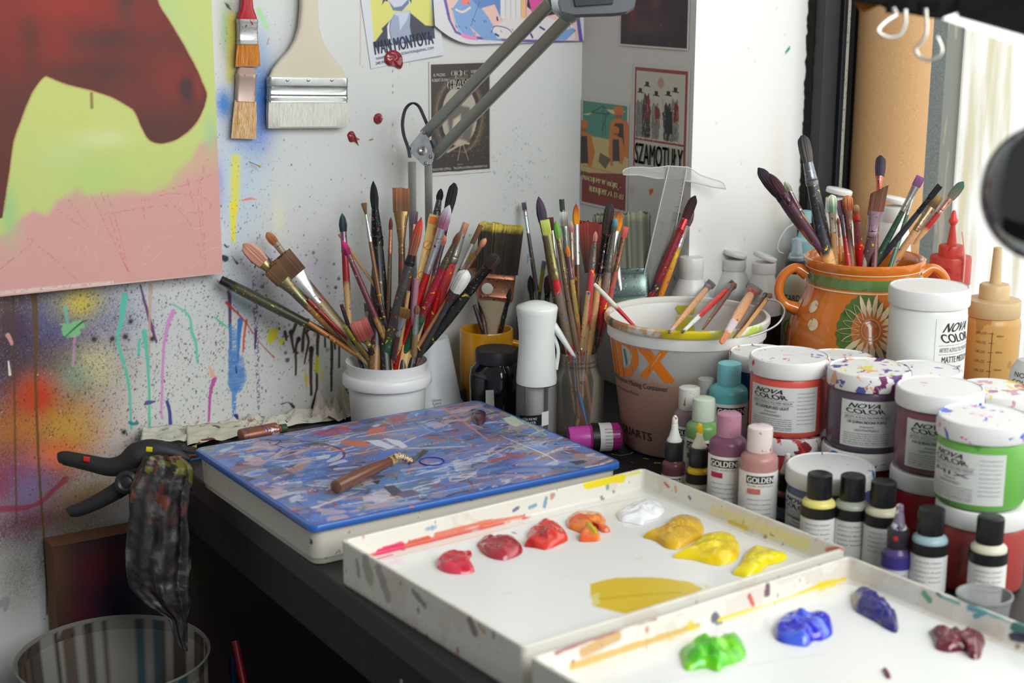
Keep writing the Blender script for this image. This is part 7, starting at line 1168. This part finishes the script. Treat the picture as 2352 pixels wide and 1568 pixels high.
M1 = [(online(bk1, d1, [(850, 1278), (900, 1262), (1000, 1240), (1100, 1215), (1215, 1190)]), .0035, (200, 64, 50), .95), (online(bk1, d1, [(870, 1268), (920, 1252)]), .004, (214, 36, 90), .95), (online(bk1, d1, [(860, 1285), (950, 1262)]), .0022, (226, 90, 150), .9), (online(bk1, d1, [(940, 1250), (980, 1240)]), .0040, (206, 80, 56), .95), (online(bk1, d1, [(1000, 1228), (1100, 1202), (1200, 1186)]), .0024, (214, 110, 80), .9),
    (online(bk1, d1, [(1350, 1112), (1390, 1104), (1430, 1098)]), .0042, (226, 206, 10), .98), (online(bk1, d1, [(1430, 1092), (1470, 1084)]), .002, (214, 206, 60), .8), (online(bk1, d1, [(1354, 1157), (1372, 1153)]), .0014, (40, 140, 170), .9), (online(bk1, d1, [(1255, 1144), (1250, 1162)]), .002, (70, 140, 180), .8), (online(bk1, d1, [(1180, 1172), (1190, 1166)]), .002, (60, 60, 130), .8), (online(bk1, d1, [(1215, 1165), (1230, 1160)]), .0018, (60, 150, 170), .8), (online(bk1, d1, [(980, 1215), (1000, 1210)]), .002, (130, 160, 200), .7),
    (online(rt1, e1_, [(1640, 1170), (1700, 1192), (1780, 1225), (1850, 1250)]), .0045, (226, 216, 130), .6), (online(rt1, e1_, [(1680, 1200), (1715, 1213)]), .003, (214, 190, 40), .9), (online(rt1, e1_, [(1525, 1108), (1535, 1118)]), .0015, (196, 70, 50), .9), (online(rt1, e1_, [(1550, 1117), (1552, 1128)]), .0015, (220, 140, 50), .9), (online(rt1, e1_, [(1582, 1140), (1586, 1145)]), .0015, (70, 80, 130), .9), (online(rt1, e1_, [(1610, 1165), (1612, 1175)]), .001, (206, 90, 70), .8), (online(rt1, e1_, [(1770, 1226), (1778, 1230)]), .001, (50, 50, 70), .9), (online(rt1, e1_, [(1820, 1220), (1830, 1228)]), .0008, (60, 60, 60), .9), (online(rt1, e1_, [(1900, 1262), (1944, 1258)]), .0022, (206, 40, 60), .8),
    (online(lf1, e1_, [(840, 1290), (850, 1330)]), .006, (150, 140, 120), .7), (online(lf1, e1_, [(870, 1310), (890, 1370)]), .005, (130, 96, 84), .6), (online(lf1, e1_, [(1080, 1425), (1090, 1450)]), .004, (100, 76, 70), .8), (online(lf1, e1_, [(1100, 1435), (1112, 1450)]), .002, (196, 140, 60), .8), (online(lf1, e1_, [(950, 1360), (975, 1390)]), .003, (80, 60, 56), .7), (online(lf1, e1_, [(820, 1290), (824, 1320)]), .003, (120, 110, 96), .7)]
F1 = [('p', [(1355, 1340), (1420, 1325), (1500, 1325), (1580, 1335), (1615, 1350), (1590, 1370), (1520, 1395), (1450, 1412), (1400, 1402), (1360, 1390)], (216, 184, 4), .97), ('s', [(1400, 1345), (1500, 1340), (1600, 1350)], .006, (214, 190, 50), .7, .6), ('s', [(1380, 1375), (1480, 1365), (1560, 1360)], .005, (190, 160, 10), .8, .5), ('s', [(1580, 1338), (1622, 1345), (1618, 1358)], .004, (220, 200, 70), .7, .6), ('p', [(1356, 1368), (1375, 1360), (1378, 1385), (1360, 1392)], (222, 214, 140), .8),
      ('p', [(890, 1290), (920, 1280), (925, 1296), (890, 1298)], (240, 190, 216), .7, .004), ('s', [(860, 1285), (900, 1274)], .003, (220, 80, 120), .9), ('s', [(1460, 1285), (1475, 1280)], .0016, (206, 196, 120), .7), ('s', [(1158, 1362), (1172, 1361)], .0012, (230, 180, 190), .8), ('s', [(1178, 1222), (1184, 1225)], .003, (160, 70, 80), .9), ('s', [(880, 1285), (1100, 1230), (1300, 1178), (1470, 1142)], .0022, (226, 190, 140), .7, .3)]
tray('white paint tray with reds, oranges and yellows squeezed out on it', o1, a1, W1_, L1_, M1, F1, 11)
a2 = math.radians(4.6); o2 = np.array([-.668, -1.2555, 0]); W2_, L2_ = .402, .3165; o2 = np.array([-.6925+.0255, -.9400-.3165+.0013, 0]); d2 = np.array([math.cos(a2), math.sin(a2), 0]); e2_ = np.array([-d2[1], d2[0], 0]); bk2 = o2+e2_*(L2_-.0055); rt2 = o2+d2*(W2_-.0055)
M2 = [(online(bk2, d2, [(1310, 1530), (1400, 1500), (1500, 1470), (1600, 1437)]), .003, (206, 160, 50), .8), (online(bk2, d2, [(1340, 1495), (1380, 1478), (1420, 1462)]), .004, (190, 140, 50), .75), (online(bk2, d2, [(1280, 1500), (1330, 1480), (1440, 1440), (1510, 1420)]), .0022, (140, 60, 60), .85), (online(bk2, d2, [(1640, 1415), (1648, 1440)]), .004, (80, 76, 96), .9), (online(bk2, d2, [(1585, 1432), (1590, 1462)]), .003, (214, 190, 40), .85), (online(bk2, d2, [(1722, 1370), (1728, 1388)]), .0022, (200, 70, 50), .9), (online(bk2, d2, [(1765, 1345), (1762, 1360)]), .003, (100, 50, 70), .9), (online(bk2, d2, [(1650, 1423), (1800, 1376), (1880, 1345), (1938, 1330)]), .0022, (220, 196, 20), .95),
    (online(bk2, d2, [(1880, 1345), (1938, 1331)]), .0034, (220, 196, 20), .95), (online(bk2, d2, [(1440, 1430), (1700, 1345), (1900, 1285)]), .0008, (190, 120, 100), .7), (online(rt2, e2_, [(2122, 1362), (2135, 1378)]), .0026, (80, 150, 120), .9), (online(rt2, e2_, [(2150, 1362), (2160, 1370)]), .0020, (30, 50, 90), .9), (online(rt2, e2_, [(2160, 1370), (2200, 1385)]), .0018, (80, 160, 150), .8), (online(rt2, e2_, [(2225, 1395), (2260, 1405), (2240, 1415)]), .0026, (70, 150, 160), .9), (online(rt2, e2_, [(2260, 1405), (2320, 1428)]), .0018, (90, 160, 160), .8), (online(rt2, e2_, [(2335, 1440), (2352, 1450)]), .0050, (20, 100, 96), .95), (online(rt2, e2_, [(2325, 1462), (2352, 1466)]), .0030, (30, 30, 70), .95)]
F2 = [('s', [(1560, 1450), (1750, 1395), (1936, 1335)], .003, (222, 198, 30), .9), ('s', [(1300, 1545), (1500, 1480)], .003, (224, 190, 90), .7, .4), ('s', [(1500, 1568), (1700, 1530), (1900, 1500)], .003, (214, 214, 216), .6, .5), ('s', [(1650, 1450), (1680, 1455)], .001, (150, 150, 150), .7)]
tray('near white paint tray with green, blues and maroon squeezed out on it', o2, a2, W2_, L2_, M2, F2, 23)
# ------------------------------------------------------------------ dollops
ZT = FZ+.0004
def D(label, pts, h, col, col2=None, seed=0, nz=.5, rough=.2, sc=90): return blob('paint_dollop', label, pts, ZT, h, col, rough, nz, seed, 'paint', 'dollops of fresh paint on the two trays', col2, sc=sc)
D('crimson dollop nearest the left end of the red row', [(1002, 1295), (1012, 1280), (1035, 1270), (1055, 1274), (1084, 1272), (1078, 1288), (1090, 1312), (1062, 1318), (1030, 1316), (1006, 1306)], .010, (190, 26, 48), (206, 60, 80), 1, .35)
D('dark red dollop, second in the red row', [(1095, 1252), (1108, 1240), (1130, 1240), (1150, 1234), (1180, 1238), (1190, 1250), (1201, 1262), (1192, 1275), (1160, 1286), (1130, 1282), (1108, 1270)], .011, (150, 26, 40), (170, 56, 66), 2, .35)
D('scarlet dollop, third in the red row', [(1204, 1255), (1214, 1242), (1212, 1225), (1230, 1210), (1250, 1200), (1275, 1202), (1300, 1225), (1304, 1240), (1285, 1250), (1255, 1262), (1230, 1258)], .011, (216, 60, 46), (170, 30, 34), 3, .45)
D('orange dollop with a forked tail', [(1300, 1196), (1320, 1180), (1350, 1176), (1380, 1182), (1392, 1195), (1388, 1208), (1402, 1220), (1384, 1222), (1370, 1210), (1362, 1222), (1380, 1240), (1350, 1244), (1330, 1242), (1342, 1228), (1318, 1218), (1303, 1210)], .009, (226, 96, 50), (232, 130, 40), 4, .45)
D('lime-yellow streak across the orange dollop', [(1340, 1209), (1350, 1211), (1366, 1225), (1374, 1237), (1362, 1234), (1346, 1223)], .0105, (206, 200, 30), (150, 160, 40), 5, .15, sc=40)
D('white dollop, a soft smear at the back of the first tray', [(1416, 1182), (1430, 1172), (1450, 1160), (1480, 1152), (1510, 1156), (1526, 1170), (1512, 1188), (1485, 1194), (1475, 1205), (1445, 1200), (1425, 1196)], .008, (240, 242, 244), None, 6, .6, .35)
D('golden ochre dollop tapering to the left', [(1477, 1234), (1500, 1228), (1520, 1212), (1545, 1192), (1575, 1186), (1605, 1194), (1617, 1212), (1612, 1230), (1590, 1245), (1560, 1260), (1530, 1258), (1505, 1242)], .010, (222, 176, 24), (206, 160, 14), 7, .35, .25)
D('bright yellow dollop between the ochre and the lemon ones', [(1545, 1280), (1580, 1262), (1605, 1240), (1640, 1228), (1675, 1228), (1692, 1240), (1700, 1262), (1690, 1285), (1660, 1298), (1630, 1295), (1590, 1285)], .010, (236, 208, 8), (226, 190, 6), 8, .3)
D('lemon yellow dollop nearest the tray corner', [(1682, 1318), (1700, 1300), (1712, 1275), (1735, 1258), (1765, 1262), (1808, 1276), (1795, 1290), (1765, 1298), (1745, 1315), (1720, 1325), (1695, 1322)], .009, (240, 220, 12), (230, 206, 6), 9, .3)
D('bright green ruffled dollop', [(1560, 1500), (1580, 1492), (1600, 1470), (1625, 1480), (1650, 1478), (1680, 1462), (1700, 1468), (1714, 1500), (1700, 1518), (1665, 1530), (1650, 1542), (1620, 1534), (1575, 1538)], .012, (120, 206, 20), (70, 180, 20), 10, .5, .3, 110)
D('ultramarine blue glossy dollop', [(1778, 1445), (1790, 1425), (1812, 1412), (1840, 1410), (1860, 1418), (1890, 1412), (1908, 1422), (1912, 1455), (1890, 1470), (1868, 1472), (1855, 1484), (1825, 1482), (1795, 1475), (1780, 1465)], .013, (40, 44, 190), (70, 100, 220), 11, .4, .12)
D('navy elongated dollop in the near tray', [(1955, 1368), (1970, 1357), (1990, 1358), (2008, 1370), (2020, 1385), (2045, 1400), (2062, 1425), (2060, 1452), (2035, 1444), (2010, 1428), (1985, 1415), (1962, 1400)], .012, (34, 34, 120), (44, 40, 110), 12, .45, .2, 120)
D('maroon lumpy dollop by the right wall of the tray', [(2133, 1452), (2148, 1446), (2158, 1462), (2185, 1452), (2205, 1458), (2215, 1470), (2228, 1455), (2262, 1468), (2258, 1490), (2250, 1512), (2230, 1512), (2215, 1495), (2180, 1498), (2150, 1490), (2145, 1472)], .011, (96, 20, 40), (110, 50, 60), 13, .5, .18, 120)
D('tiny maroon drip at the bottom of the near tray', [(2026, 1538), (2032, 1534), (2044, 1548), (2046, 1558), (2036, 1556)], .003, (110, 26, 50), None, 14, .2)
# ================================================================== crumpled paper towels behind the box
def crumple(name, label, pts, zt, hgt, col, stains, seed, cat='paper towel', noz=90):
    P = np.array([Z(a, b, zt) for a, b in smooth_line(pts+[pts[0]], 81)[:-1]]); c = P.mean(0); V = []; m = 22; n_ = 80
    for k in range(m+1):
        f = k/m
        for i, p in enumerate(P): q_ = (p-c)*f; e = 1-max(0, f-.75)/.25; nn = vnoise(np.array([c[0]*9+q_[0]]), np.array([q_[1]+seed]), noz, seed, 3)[0]; rg_ = abs(nn-.5)*2; V.append((q_[0], q_[1], max(.0006, hgt*(.15+1.3*rg_)*(.35+.65*e))))
    Fs = [(k*n_+i, (k+1)*n_+i, (k+1)*n_+(i+1) % n_, k*n_+(i+1) % n_) for k in range(m) for i in range(n_)]
    o = mk(name, V, Fs, stained(col, stains, 26, .25, .9, trans=.1), None, loc=c+[0, 0, 0]); return tag(o, label, cat)
crumple('paper_towel', 'crumpled white paper towel smeared with yellow along the wall', [(328, 994), (332, 1018), (450, 1024), (470, 1012), (560, 1004), (600, 992), (700, 975), (800, 962), (800, 950), (720, 946), (640, 962), (560, 968), (430, 984)], .001, .014, (214, 208, 194), [(214, 196, 30), (190, 160, 130), (120, 60, 50), (206, 210, 190)], 3)
crumple('paper_towel', 'bunched dirty tissue against the white tub', [(715, 965), (725, 940), (760, 935), (795, 940), (800, 958), (790, 970), (750, 972)], .001, .040, (206, 194, 180), [(200, 160, 140), (214, 206, 196)], 6, 'tissue', 60)
V, Fs = merge([box(-.012, .012, -.0008, .0008, 0, .045)]); pq = Z(800, 952, .001); tag(mk('paper_scrap', np.array(V), Fs, stained((206, 196, 160), [(60, 60, 110)], 40, .3, .8), None, smooth=False, loc=pq), 'cream paper scrap standing behind the left side of the white tub', 'paper').rotation_euler = (0, 0, .5)
# loose paint-marked papers at the back left corner of the table
def sheetq(label, pts, z, col, st, th=.0006, curl=0.0, seed=0):
    P = [Z(a, b, z) for a, b in pts]; n_ = 24; V = []; c = sum(P)/4
    for j in range(n_+1):
        for i in range(n_+1):
            u, v = i/n_, j/n_; p = P[0]*(1-u)*(1-v)+P[1]*u*(1-v)+P[2]*u*v+P[3]*(1-u)*v-c; V.append((p[0], p[1], .0015+curl*(vnoise(np.array([u]), np.array([v+seed]), 3, seed)[0]-.3)*(1)))
    Fs = [(j*(n_+1)+i, j*(n_+1)+i+1, (j+1)*(n_+1)+i+1, (j+1)*(n_+1)+i) for j in range(n_) for i in range(n_)]; o = mk('paper_sheet', V, Fs, stained(col, st, 30, .35, .7), None, loc=(c[0], c[1], z)); o.modifiers.new('t', 'SOLIDIFY').thickness = th; return tag(o, label, 'paper')
sheetq('pale paint-streaked paper at the back left table corner', [(324, 1022), (430, 1021), (428, 982), (328, 990)], .012, (206, 204, 190), [(120, 60, 44), (196, 190, 150), (150, 160, 120)], curl=.012, seed=1)
sheetq('paper with a thick yellow and maroon smear beside the box', [(430, 1026), (560, 1003), (555, 975), (428, 984)], .016, (206, 202, 180), [(220, 200, 10), (110, 40, 40), (80, 76, 90)], curl=.010, seed=2)
# rolled up paint tube
rt0, rt1_ = Z(552, 1000, BH*.75), Z(648, 984, BH*.75); t = thing('paint_tube', 'flattened coppery paint tube with peeling label, between box and wall', 'tube', rt0, None, quat_z(rt1_-rt0, (0, 0, 1))); Lr = np.linalg.norm(rt1_-rt0)
mk('body', *loft([(0, .0075, .010), (.002, .0082, .0115), (Lr*.5, .0090, .0105), (Lr*.86, .0092, .0095), (Lr*.9, .0060, .0062), (Lr*.95, .0055, .0055)], 28, ridge=.03), stained((136, 84, 66), [(160, 110, 90), (190, 180, 190), (90, 70, 110)], 46, .5, .35, .3), t); mk('cap', *lathe([(.0052, Lr*.95), (.0060, Lr*.96), (.0056, Lr*1.10), (0, Lr*1.11)], 16, ), mat((44, 70, 40), .5), t)
# thin sticks poking out by the clamp
for lab_, p0, p1, c_, r_ in (('bright blue thin brush handle between clamp and box', (408, 1062), (462, 1053), (50, 140, 190), .0017), ('red-brown thin brush handle above the blue one', (402, 1048), (460, 1046), (130, 60, 44), .0018)):
    a_, b_ = Z(*p0, .022), Z(*p1, .026); t = thing('paint_brush', lab_, 'brush', a_, None, quat_z(b_-a_, (0, 0, 1))); Lh = np.linalg.norm(b_-a_)+.02; mk('handle', *loft([(0, r_*.6, r_*.6), (Lh*.5, r_, r_), (Lh, r_, r_)], 12), mat(c_, .35), t)
# ================================================================== spring clamp on the table edge
dC = depth((-.722, -.215, .0)); cl = thing('spring_clamp', 'big black plastic spring clamp gripping the back left table corner', 'clamp', DP(292, 1100, dC-.01)); o0 = np.array(cl.location); CK = stained((32, 32, 34), [(52, 52, 54)], 60, .0, .55)
Pc = lambda L_, dd=0: [DP(a, b, dC+dd-.0003*(292-a)*.0)-o0 for a, b in L_]
mk('upper_handle', *tube(smooth_line(Pc([(134, 1056), (150, 1052), (200, 1062), (250, 1072), (285, 1066), (318, 1046), (350, 1034), (395, 1040), (436, 1056)]), 50), list(np.interp(np.linspace(0, 1, 50), [0, .06, .3, .5, .62, .8, 1], [.004, .0085, .0105, .013, .0175, .013, .004])), 20, .8, FW), CK, cl)
mk('lower_handle', *tube(smooth_line(Pc([(152, 1170), (175, 1172), (215, 1156), (260, 1132), (292, 1112), (312, 1104)]), 36), list(np.interp(np.linspace(0, 1, 36), [0, .1, .45, .8, 1], [.002, .0075, .0095, .0115, .008])), 20, .8, FW), CK, cl)
mk('jaw', *tube(smooth_line(Pc([(290, 1082), (330, 1078), (370, 1082), (400, 1092)]), 20), .012, 16, .7, FW), CK, cl)
o = mk('pivot', *lathe([(.013, -.012), (.0145, -.008), (.0145, .010), (.010, .0125), (.007, .0110), (.0045, .012), (0, .0122)], 36), mat((40, 40, 42), .4), cl); o.rotation_mode = 'QUATERNION'; o.rotation_quaternion = quat_z(-FW, UP); o.location = DP(295, 1106, dC-.010)-o0
for L_, c_ in (([(192, 1053), (206, 1055)], (200, 40, 34)), ([(336, 1031), (350, 1032)], (206, 196, 20))): mk('paint_mark', *tube(Pc(L_, -.0115), .0032, 10, .3, FW), mat(c_, .5), cl)
# ================================================================== paint-stiffened black rag
dR = dC-.025; line = [(372, 1046), (380, 1075), (366, 1120), (362, 1180), (362, 1240), (362, 1300), (366, 1345), (386, 1385), (408, 1420), (416, 1460), (424, 1495)]; half = [40, 62, 70, 68, 74, 72, 66, 50, 20, 15, 7]
cl_ = smooth_line(line, 110); wd_ = np.interp(np.linspace(0, 1, 110), np.linspace(0, 1, 11), half); V = []; C = []; ns = 72; rs = np.random.RandomState(5)
for j, (p, w) in enumerate(zip(cl_, wd_)):
    c = DP(p[0], p[1], dR); s_ = dR/F
    for i in range(ns):
        a = 2*math.pi*i/ns; fold = 1+.28*math.sin(a*5+j*.03)+.12*math.sin(a*11+1+j*.07)+.55*(vnoise(np.array([math.cos(a)*.7+3]), np.array([math.sin(a)*.7+j*.035]), 2.6, 5)[0]-.5)
        V.append(c+RT*math.cos(a)*w*s_*(.72+.28*fold)+FW*math.sin(a)*w*s_*.42*fold)
V = np.array(V); cc = np.zeros((len(V), 3)); A_ = np.tile(np.arange(ns)/ns*6, 110); B_ = np.repeat(np.arange(110)/110*9, ns); nn = vnoise(A_, B_, 2.0, 2, 4); n2 = vnoise(A_, B_*.5, 3.5, 8, 3); w1 = np.clip((nn-.45)*4, 0, 1)[:, None]; cc[:] = lin((15, 15, 15))*(1-w1)+lin((52, 50, 48))*w1; cc[nn > .70] = lin((96, 88, 86)); w2 = np.clip((n2-.62)*6, 0, 1)[:, None]; cc = cc*(1-w2)+lin((70, 46, 48))*w2; k = (B_ < 1.8) & (nn < .42); cc[k] = lin((96, 92, 14)); cc[(n2 < .30) & (B_ < 3)] = lin((110, 50, 40))
Fs = np.array([(j*ns+i, j*ns+(i+1) % ns, (j+1)*ns+(i+1) % ns, (j+1)*ns+i) for j in range(109) for i in range(ns)]); V -= (c0_ := DP(372, 1046, dR)); tag(mk('rag', V, Fs, vmat(.55, coat=.15, bump=.8, bscale=120), None, cc, loc=c0_), 'stiff black paint-soaked rag hanging from the clamp', 'rag')
bk_ = Z(470, 1080, .0); sheetq('dark painted cloth scrap under the clamp jaw', [(350, 1034), (452, 1046), (452, 1030), (400, 1026)], .020, (40, 40, 36), [(150, 160, 30), (70, 66, 60)], curl=.010, seed=4)
# ================================================================== paint-dripped bin on the floor
dB = depth((-.80, -.22, -.2)); bc = DP(260, 1502, dB); rb_ = 220*dB/F; bn = thing('waste_bin', 'round bin with paint-dripped inner wall standing on the floor, lower left', 'bin', (bc[0], bc[1], -.75)); zt_ = bc[2]+.75
n_ = 120; Cv_ = []
V, Fs = lathe([(rb_*.72, 0), (rb_*.97, zt_-.004), (rb_, zt_), (rb_*.985, zt_+.002), (rb_*.965, zt_-.002)]+[(rb_*(.965-.02*i/24), zt_-.004-i*.011) for i in range(25)]+[(rb_*.70, .01), (0, .01)], n_, cap1=False); V = np.array(V); a_ = np.arctan2(V[:, 1], V[:, 0]); dz = zt_-V[:, 2]; cc = np.zeros((len(V), 3)); nn = vnoise(a_*3, dz*2, 2.5, 3); ai = np.cos(a_)*2.0; bi = np.sin(a_)*2.0; nn = vnoise(ai+dz*9, bi+dz*14, 1.3, 3); nd = vnoise(ai+dz*.5, bi, 4.5, 9, 2); cc[:] = lin((74, 66, 58)); cc[nn > .52] = lin((56, 46, 40)); cc[nn > .62] = lin((86, 70, 60)); cc[(nn < .36)] = lin((50, 84, 92)); cc[(dz < (nd-.50)*.55) & (dz > .002)] = lin((140, 136, 128)); cc[dz < .004] = lin((120, 116, 108)); mk('body', V, Fs, vmat(.6), bn, cc)
# red and blue sticks leaning in the dark
for lab_, p0, p1, c_ in (('dark red stick at the bottom edge under the table', (566, 1600), (540, 1472), (120, 20, 26)), ('dark blue stick beside the dark red one', (540, 1600), (533, 1508), (20, 50, 96))):
    dd_ = .05 if 'blue' in lab_ else 0; a_, b_ = DP(*p0, dB+.02+dd_), DP(*p1, dB+.04+dd_); d_ = (a_-b_); a_ = b_+d_/abs(d_[2])*(b_[2]+.749); t_ = mk('stick', *tube([a_-b_, np.zeros(3)], .0050, 12), mat(c_, .4), None, loc=b_); tag(t_, lab_, 'stick')
# ================================================================== brushes hung flat on the wall
def hung(label, pts_top, pts_bot, segs, yoff, name='flat_brush'):
    """segs: (part name, t0, t1, half width px at t0, at t1, half thickness, material)"""
    a, b = YP(*pts_top, -yoff), YP(*pts_bot, -yoff); v = b-a; L_ = np.linalg.norm(v); t = thing(name, label, 'brush', a, None, quat_z(v, (1, 0, 0))); s_ = depth(a)/F*1.08
    for nm, rings, m_, rdg, pw in segs: V, Fs = loft([(L_*t_, w_*s_, th_) for t_, w_, th_ in rings], 60 if rdg else 40, ridge=rdg, power=pw, seed=5); mk(nm, V, Fs, m_, t)
    return t, L_, s_
am = stained((196, 120, 40), [(150, 84, 24), (214, 150, 70)], 30, .9, .8, stretch=(60, 4, 2))
hung('red-handled flat brush with amber bristles hung on the wall', (566, -60), (569, 155), [('handle', [(0, 14, .004), (.25, 12, .005), (.36, 14, .005), (.45, 21, .005), (.485, 23, .0045)], mat((170, 26, 34), .3, coat=.4), 0, .7), ('ferrule', [(.48, 23.5, .0062), (.52, 23.5, .0062), (.53, 22.5, .0057), (.56, 23.5, .0062), (.57, 22.5, .0057), (.69, 22.8, .0057), (.70, 23.6, .0062), (.715, 22.6, .0057), (.735, 23.5, .0062), (.75, 23, .0058)], ferr((176, 176, 176)), 0, .45), ('bristles', [(.745, 22, .0045), (.85, 24.5, .0042), (.99, 26, .002)], am, .14, .5)], .009)
hung('short bare flat brush with gold bristles hung below the red one', (566, 155), (559, 320), [('handle', [(0, 16, .004), (.03, 20, .0045), (.10, 22, .0045)], stained((170, 140, 126), [(150, 110, 96)], 40, .5, .6), 0, .5), ('ferrule', [(.09, 22.5, .0060), (.14, 22.5, .0060), (.15, 22, .0056), (.46, 22, .0056), (.47, 22.5, .006)], stained((176, 154, 144), [(206, 196, 186), (160, 120, 110)], 60, .5, .45, .5), 0, .45), ('bristles', [(.46, 21.5, .0045), (.7, 24, .0042), (.99, 25.5, .002)], stained((206, 166, 110), [(176, 124, 66), (226, 206, 180)], 30, .9, .85, stretch=(60, 4, 2)), .16, .5)], .009)
wt, Lw, s_ = hung('very wide pale wooden brush with white bristles hung on the wall', (710, -60), (705, 295), [('handle', [(0, 20, .006), (.22, 20, .0065), (.34, 24, .0065), (.42, 32, .0065), (.49, 46, .0065), (.55, 66, .0065), (.61, 82, .006), (.67, 91, .0055)], stained((206, 196, 176), [(198, 186, 164)], 20, .5, .6, stretch=(1, 1, .2)), 0, .6), ('ferrule', [(.665, 92, .0085), (.675, 93, .0088), (.715, 92.5, .0080), (.72, 94, .0088), (.728, 92.5, .0080), (.772, 92.5, .0080), (.778, 94, .0088), (.785, 92.5, .008), (.80, 94, .0088), (.815, 92.5, .008), (.825, 93, .0085)], mat((196, 200, 200), .25, .85), 0, .3), ('bristles', [(.82, 91, .0070), (.9, 92, .0068), (.985, 91, .0060), (.997, 90, .0035)], stained((216, 214, 204), [(196, 192, 180), (226, 226, 220)], 30, .9, .85, stretch=(40, 4, 2)), .03, .3)], .013, 'wide_brush')
for px in (660, 708, 762): o = mk('rivet', *lathe([(.0022, 0), (.0020, .0012), (.0008, .0018), (0, .0018)], 16), STEEL, wt); p = YP(px, 184, -.0215); o.matrix_parent_inverse = Matrix.Identity(4); o.parent = None; o.location = p; o.rotation_euler = (math.pi/2, 0, 0); bpy.context.view_layer.update(); mwi = wt.matrix_world.inverted(); mw = o.matrix_world.copy(); o.parent = wt; o.matrix_parent_inverse = mwi
# push pin and raised wax-like paint blobs
t = thing('push_pin', 'steel pin with a yellow ball head stuck in the wall right of the canvas', 'pin', YP(572, 371, 0)); o0 = np.array(t.location); e = YP(597, 382, -.012)-o0; mk('needle', *tube([np.array([0, -.0005, 0]), e], .0005, 6), STEEL, t); mk('ball_head', *lathe([(.0001, -.0018), (.0012, -.0014), (.0018, 0), (.0012, .0014), (0, .0018)], 16), mat((200, 180, 60), .3), t).location = e
for lab_, L_ in (('large glossy dried red paint blob on the tilted portrait poster', [(882, 128), (890, 118), (905, 115), (920, 126), (924, 145), (918, 158), (905, 152), (890, 150), (882, 140)]), ('round dried red paint blob on the wall below the portrait poster', [(858, 270), (863, 262), (873, 260), (879, 268), (877, 280), (868, 286), (859, 280)]), ('tailed dried red paint blob on the wall right of the wide brush', [(797, 310), (803, 302), (812, 302), (818, 314), (827, 320), (820, 321), (824, 335), (815, 326), (803, 326)])):
    P = [YP(a, b, -.004 if 'poster' in lab_[:60] and 'on the tilted' in lab_ else -.0003) for a, b in smooth_line(L_+[L_[0]], 41)[:-1]]; c = sum(P)/len(P); V = [(0, -.0035, 0)]; n_ = len(P)
    for k in range(1, 7): f = k/6; V += [((p[0]-c[0])*f, -.0035*(1-f**3)**.5*(1+.3*math.sin(i*.5+k)) if f < 1 else .0003, (p[2]-c[2])*f) for i, p in enumerate(P)]
    Fs = [(0, 1+(i+1) % n_, 1+i) for i in range(n_)]+[(1+k*n_+i, 1+k*n_+(i+1) % n_, 1+(k+1)*n_+(i+1) % n_, 1+(k+1)*n_+i) for k in range(5) for i in range(n_)]
    if 'tilted' in lab_: c = c+np.array([0, -.003, 0])
    tag(mk('paint_blob', V, Fs, mat((140, 44, 54), .18, coat=.5), None, loc=c), lab_, 'paint', 'dried red paint blobs on the wall')
for m_ in list(bpy.data.materials):
    if m_.users == 0: bpy.data.materials.remove(m_)
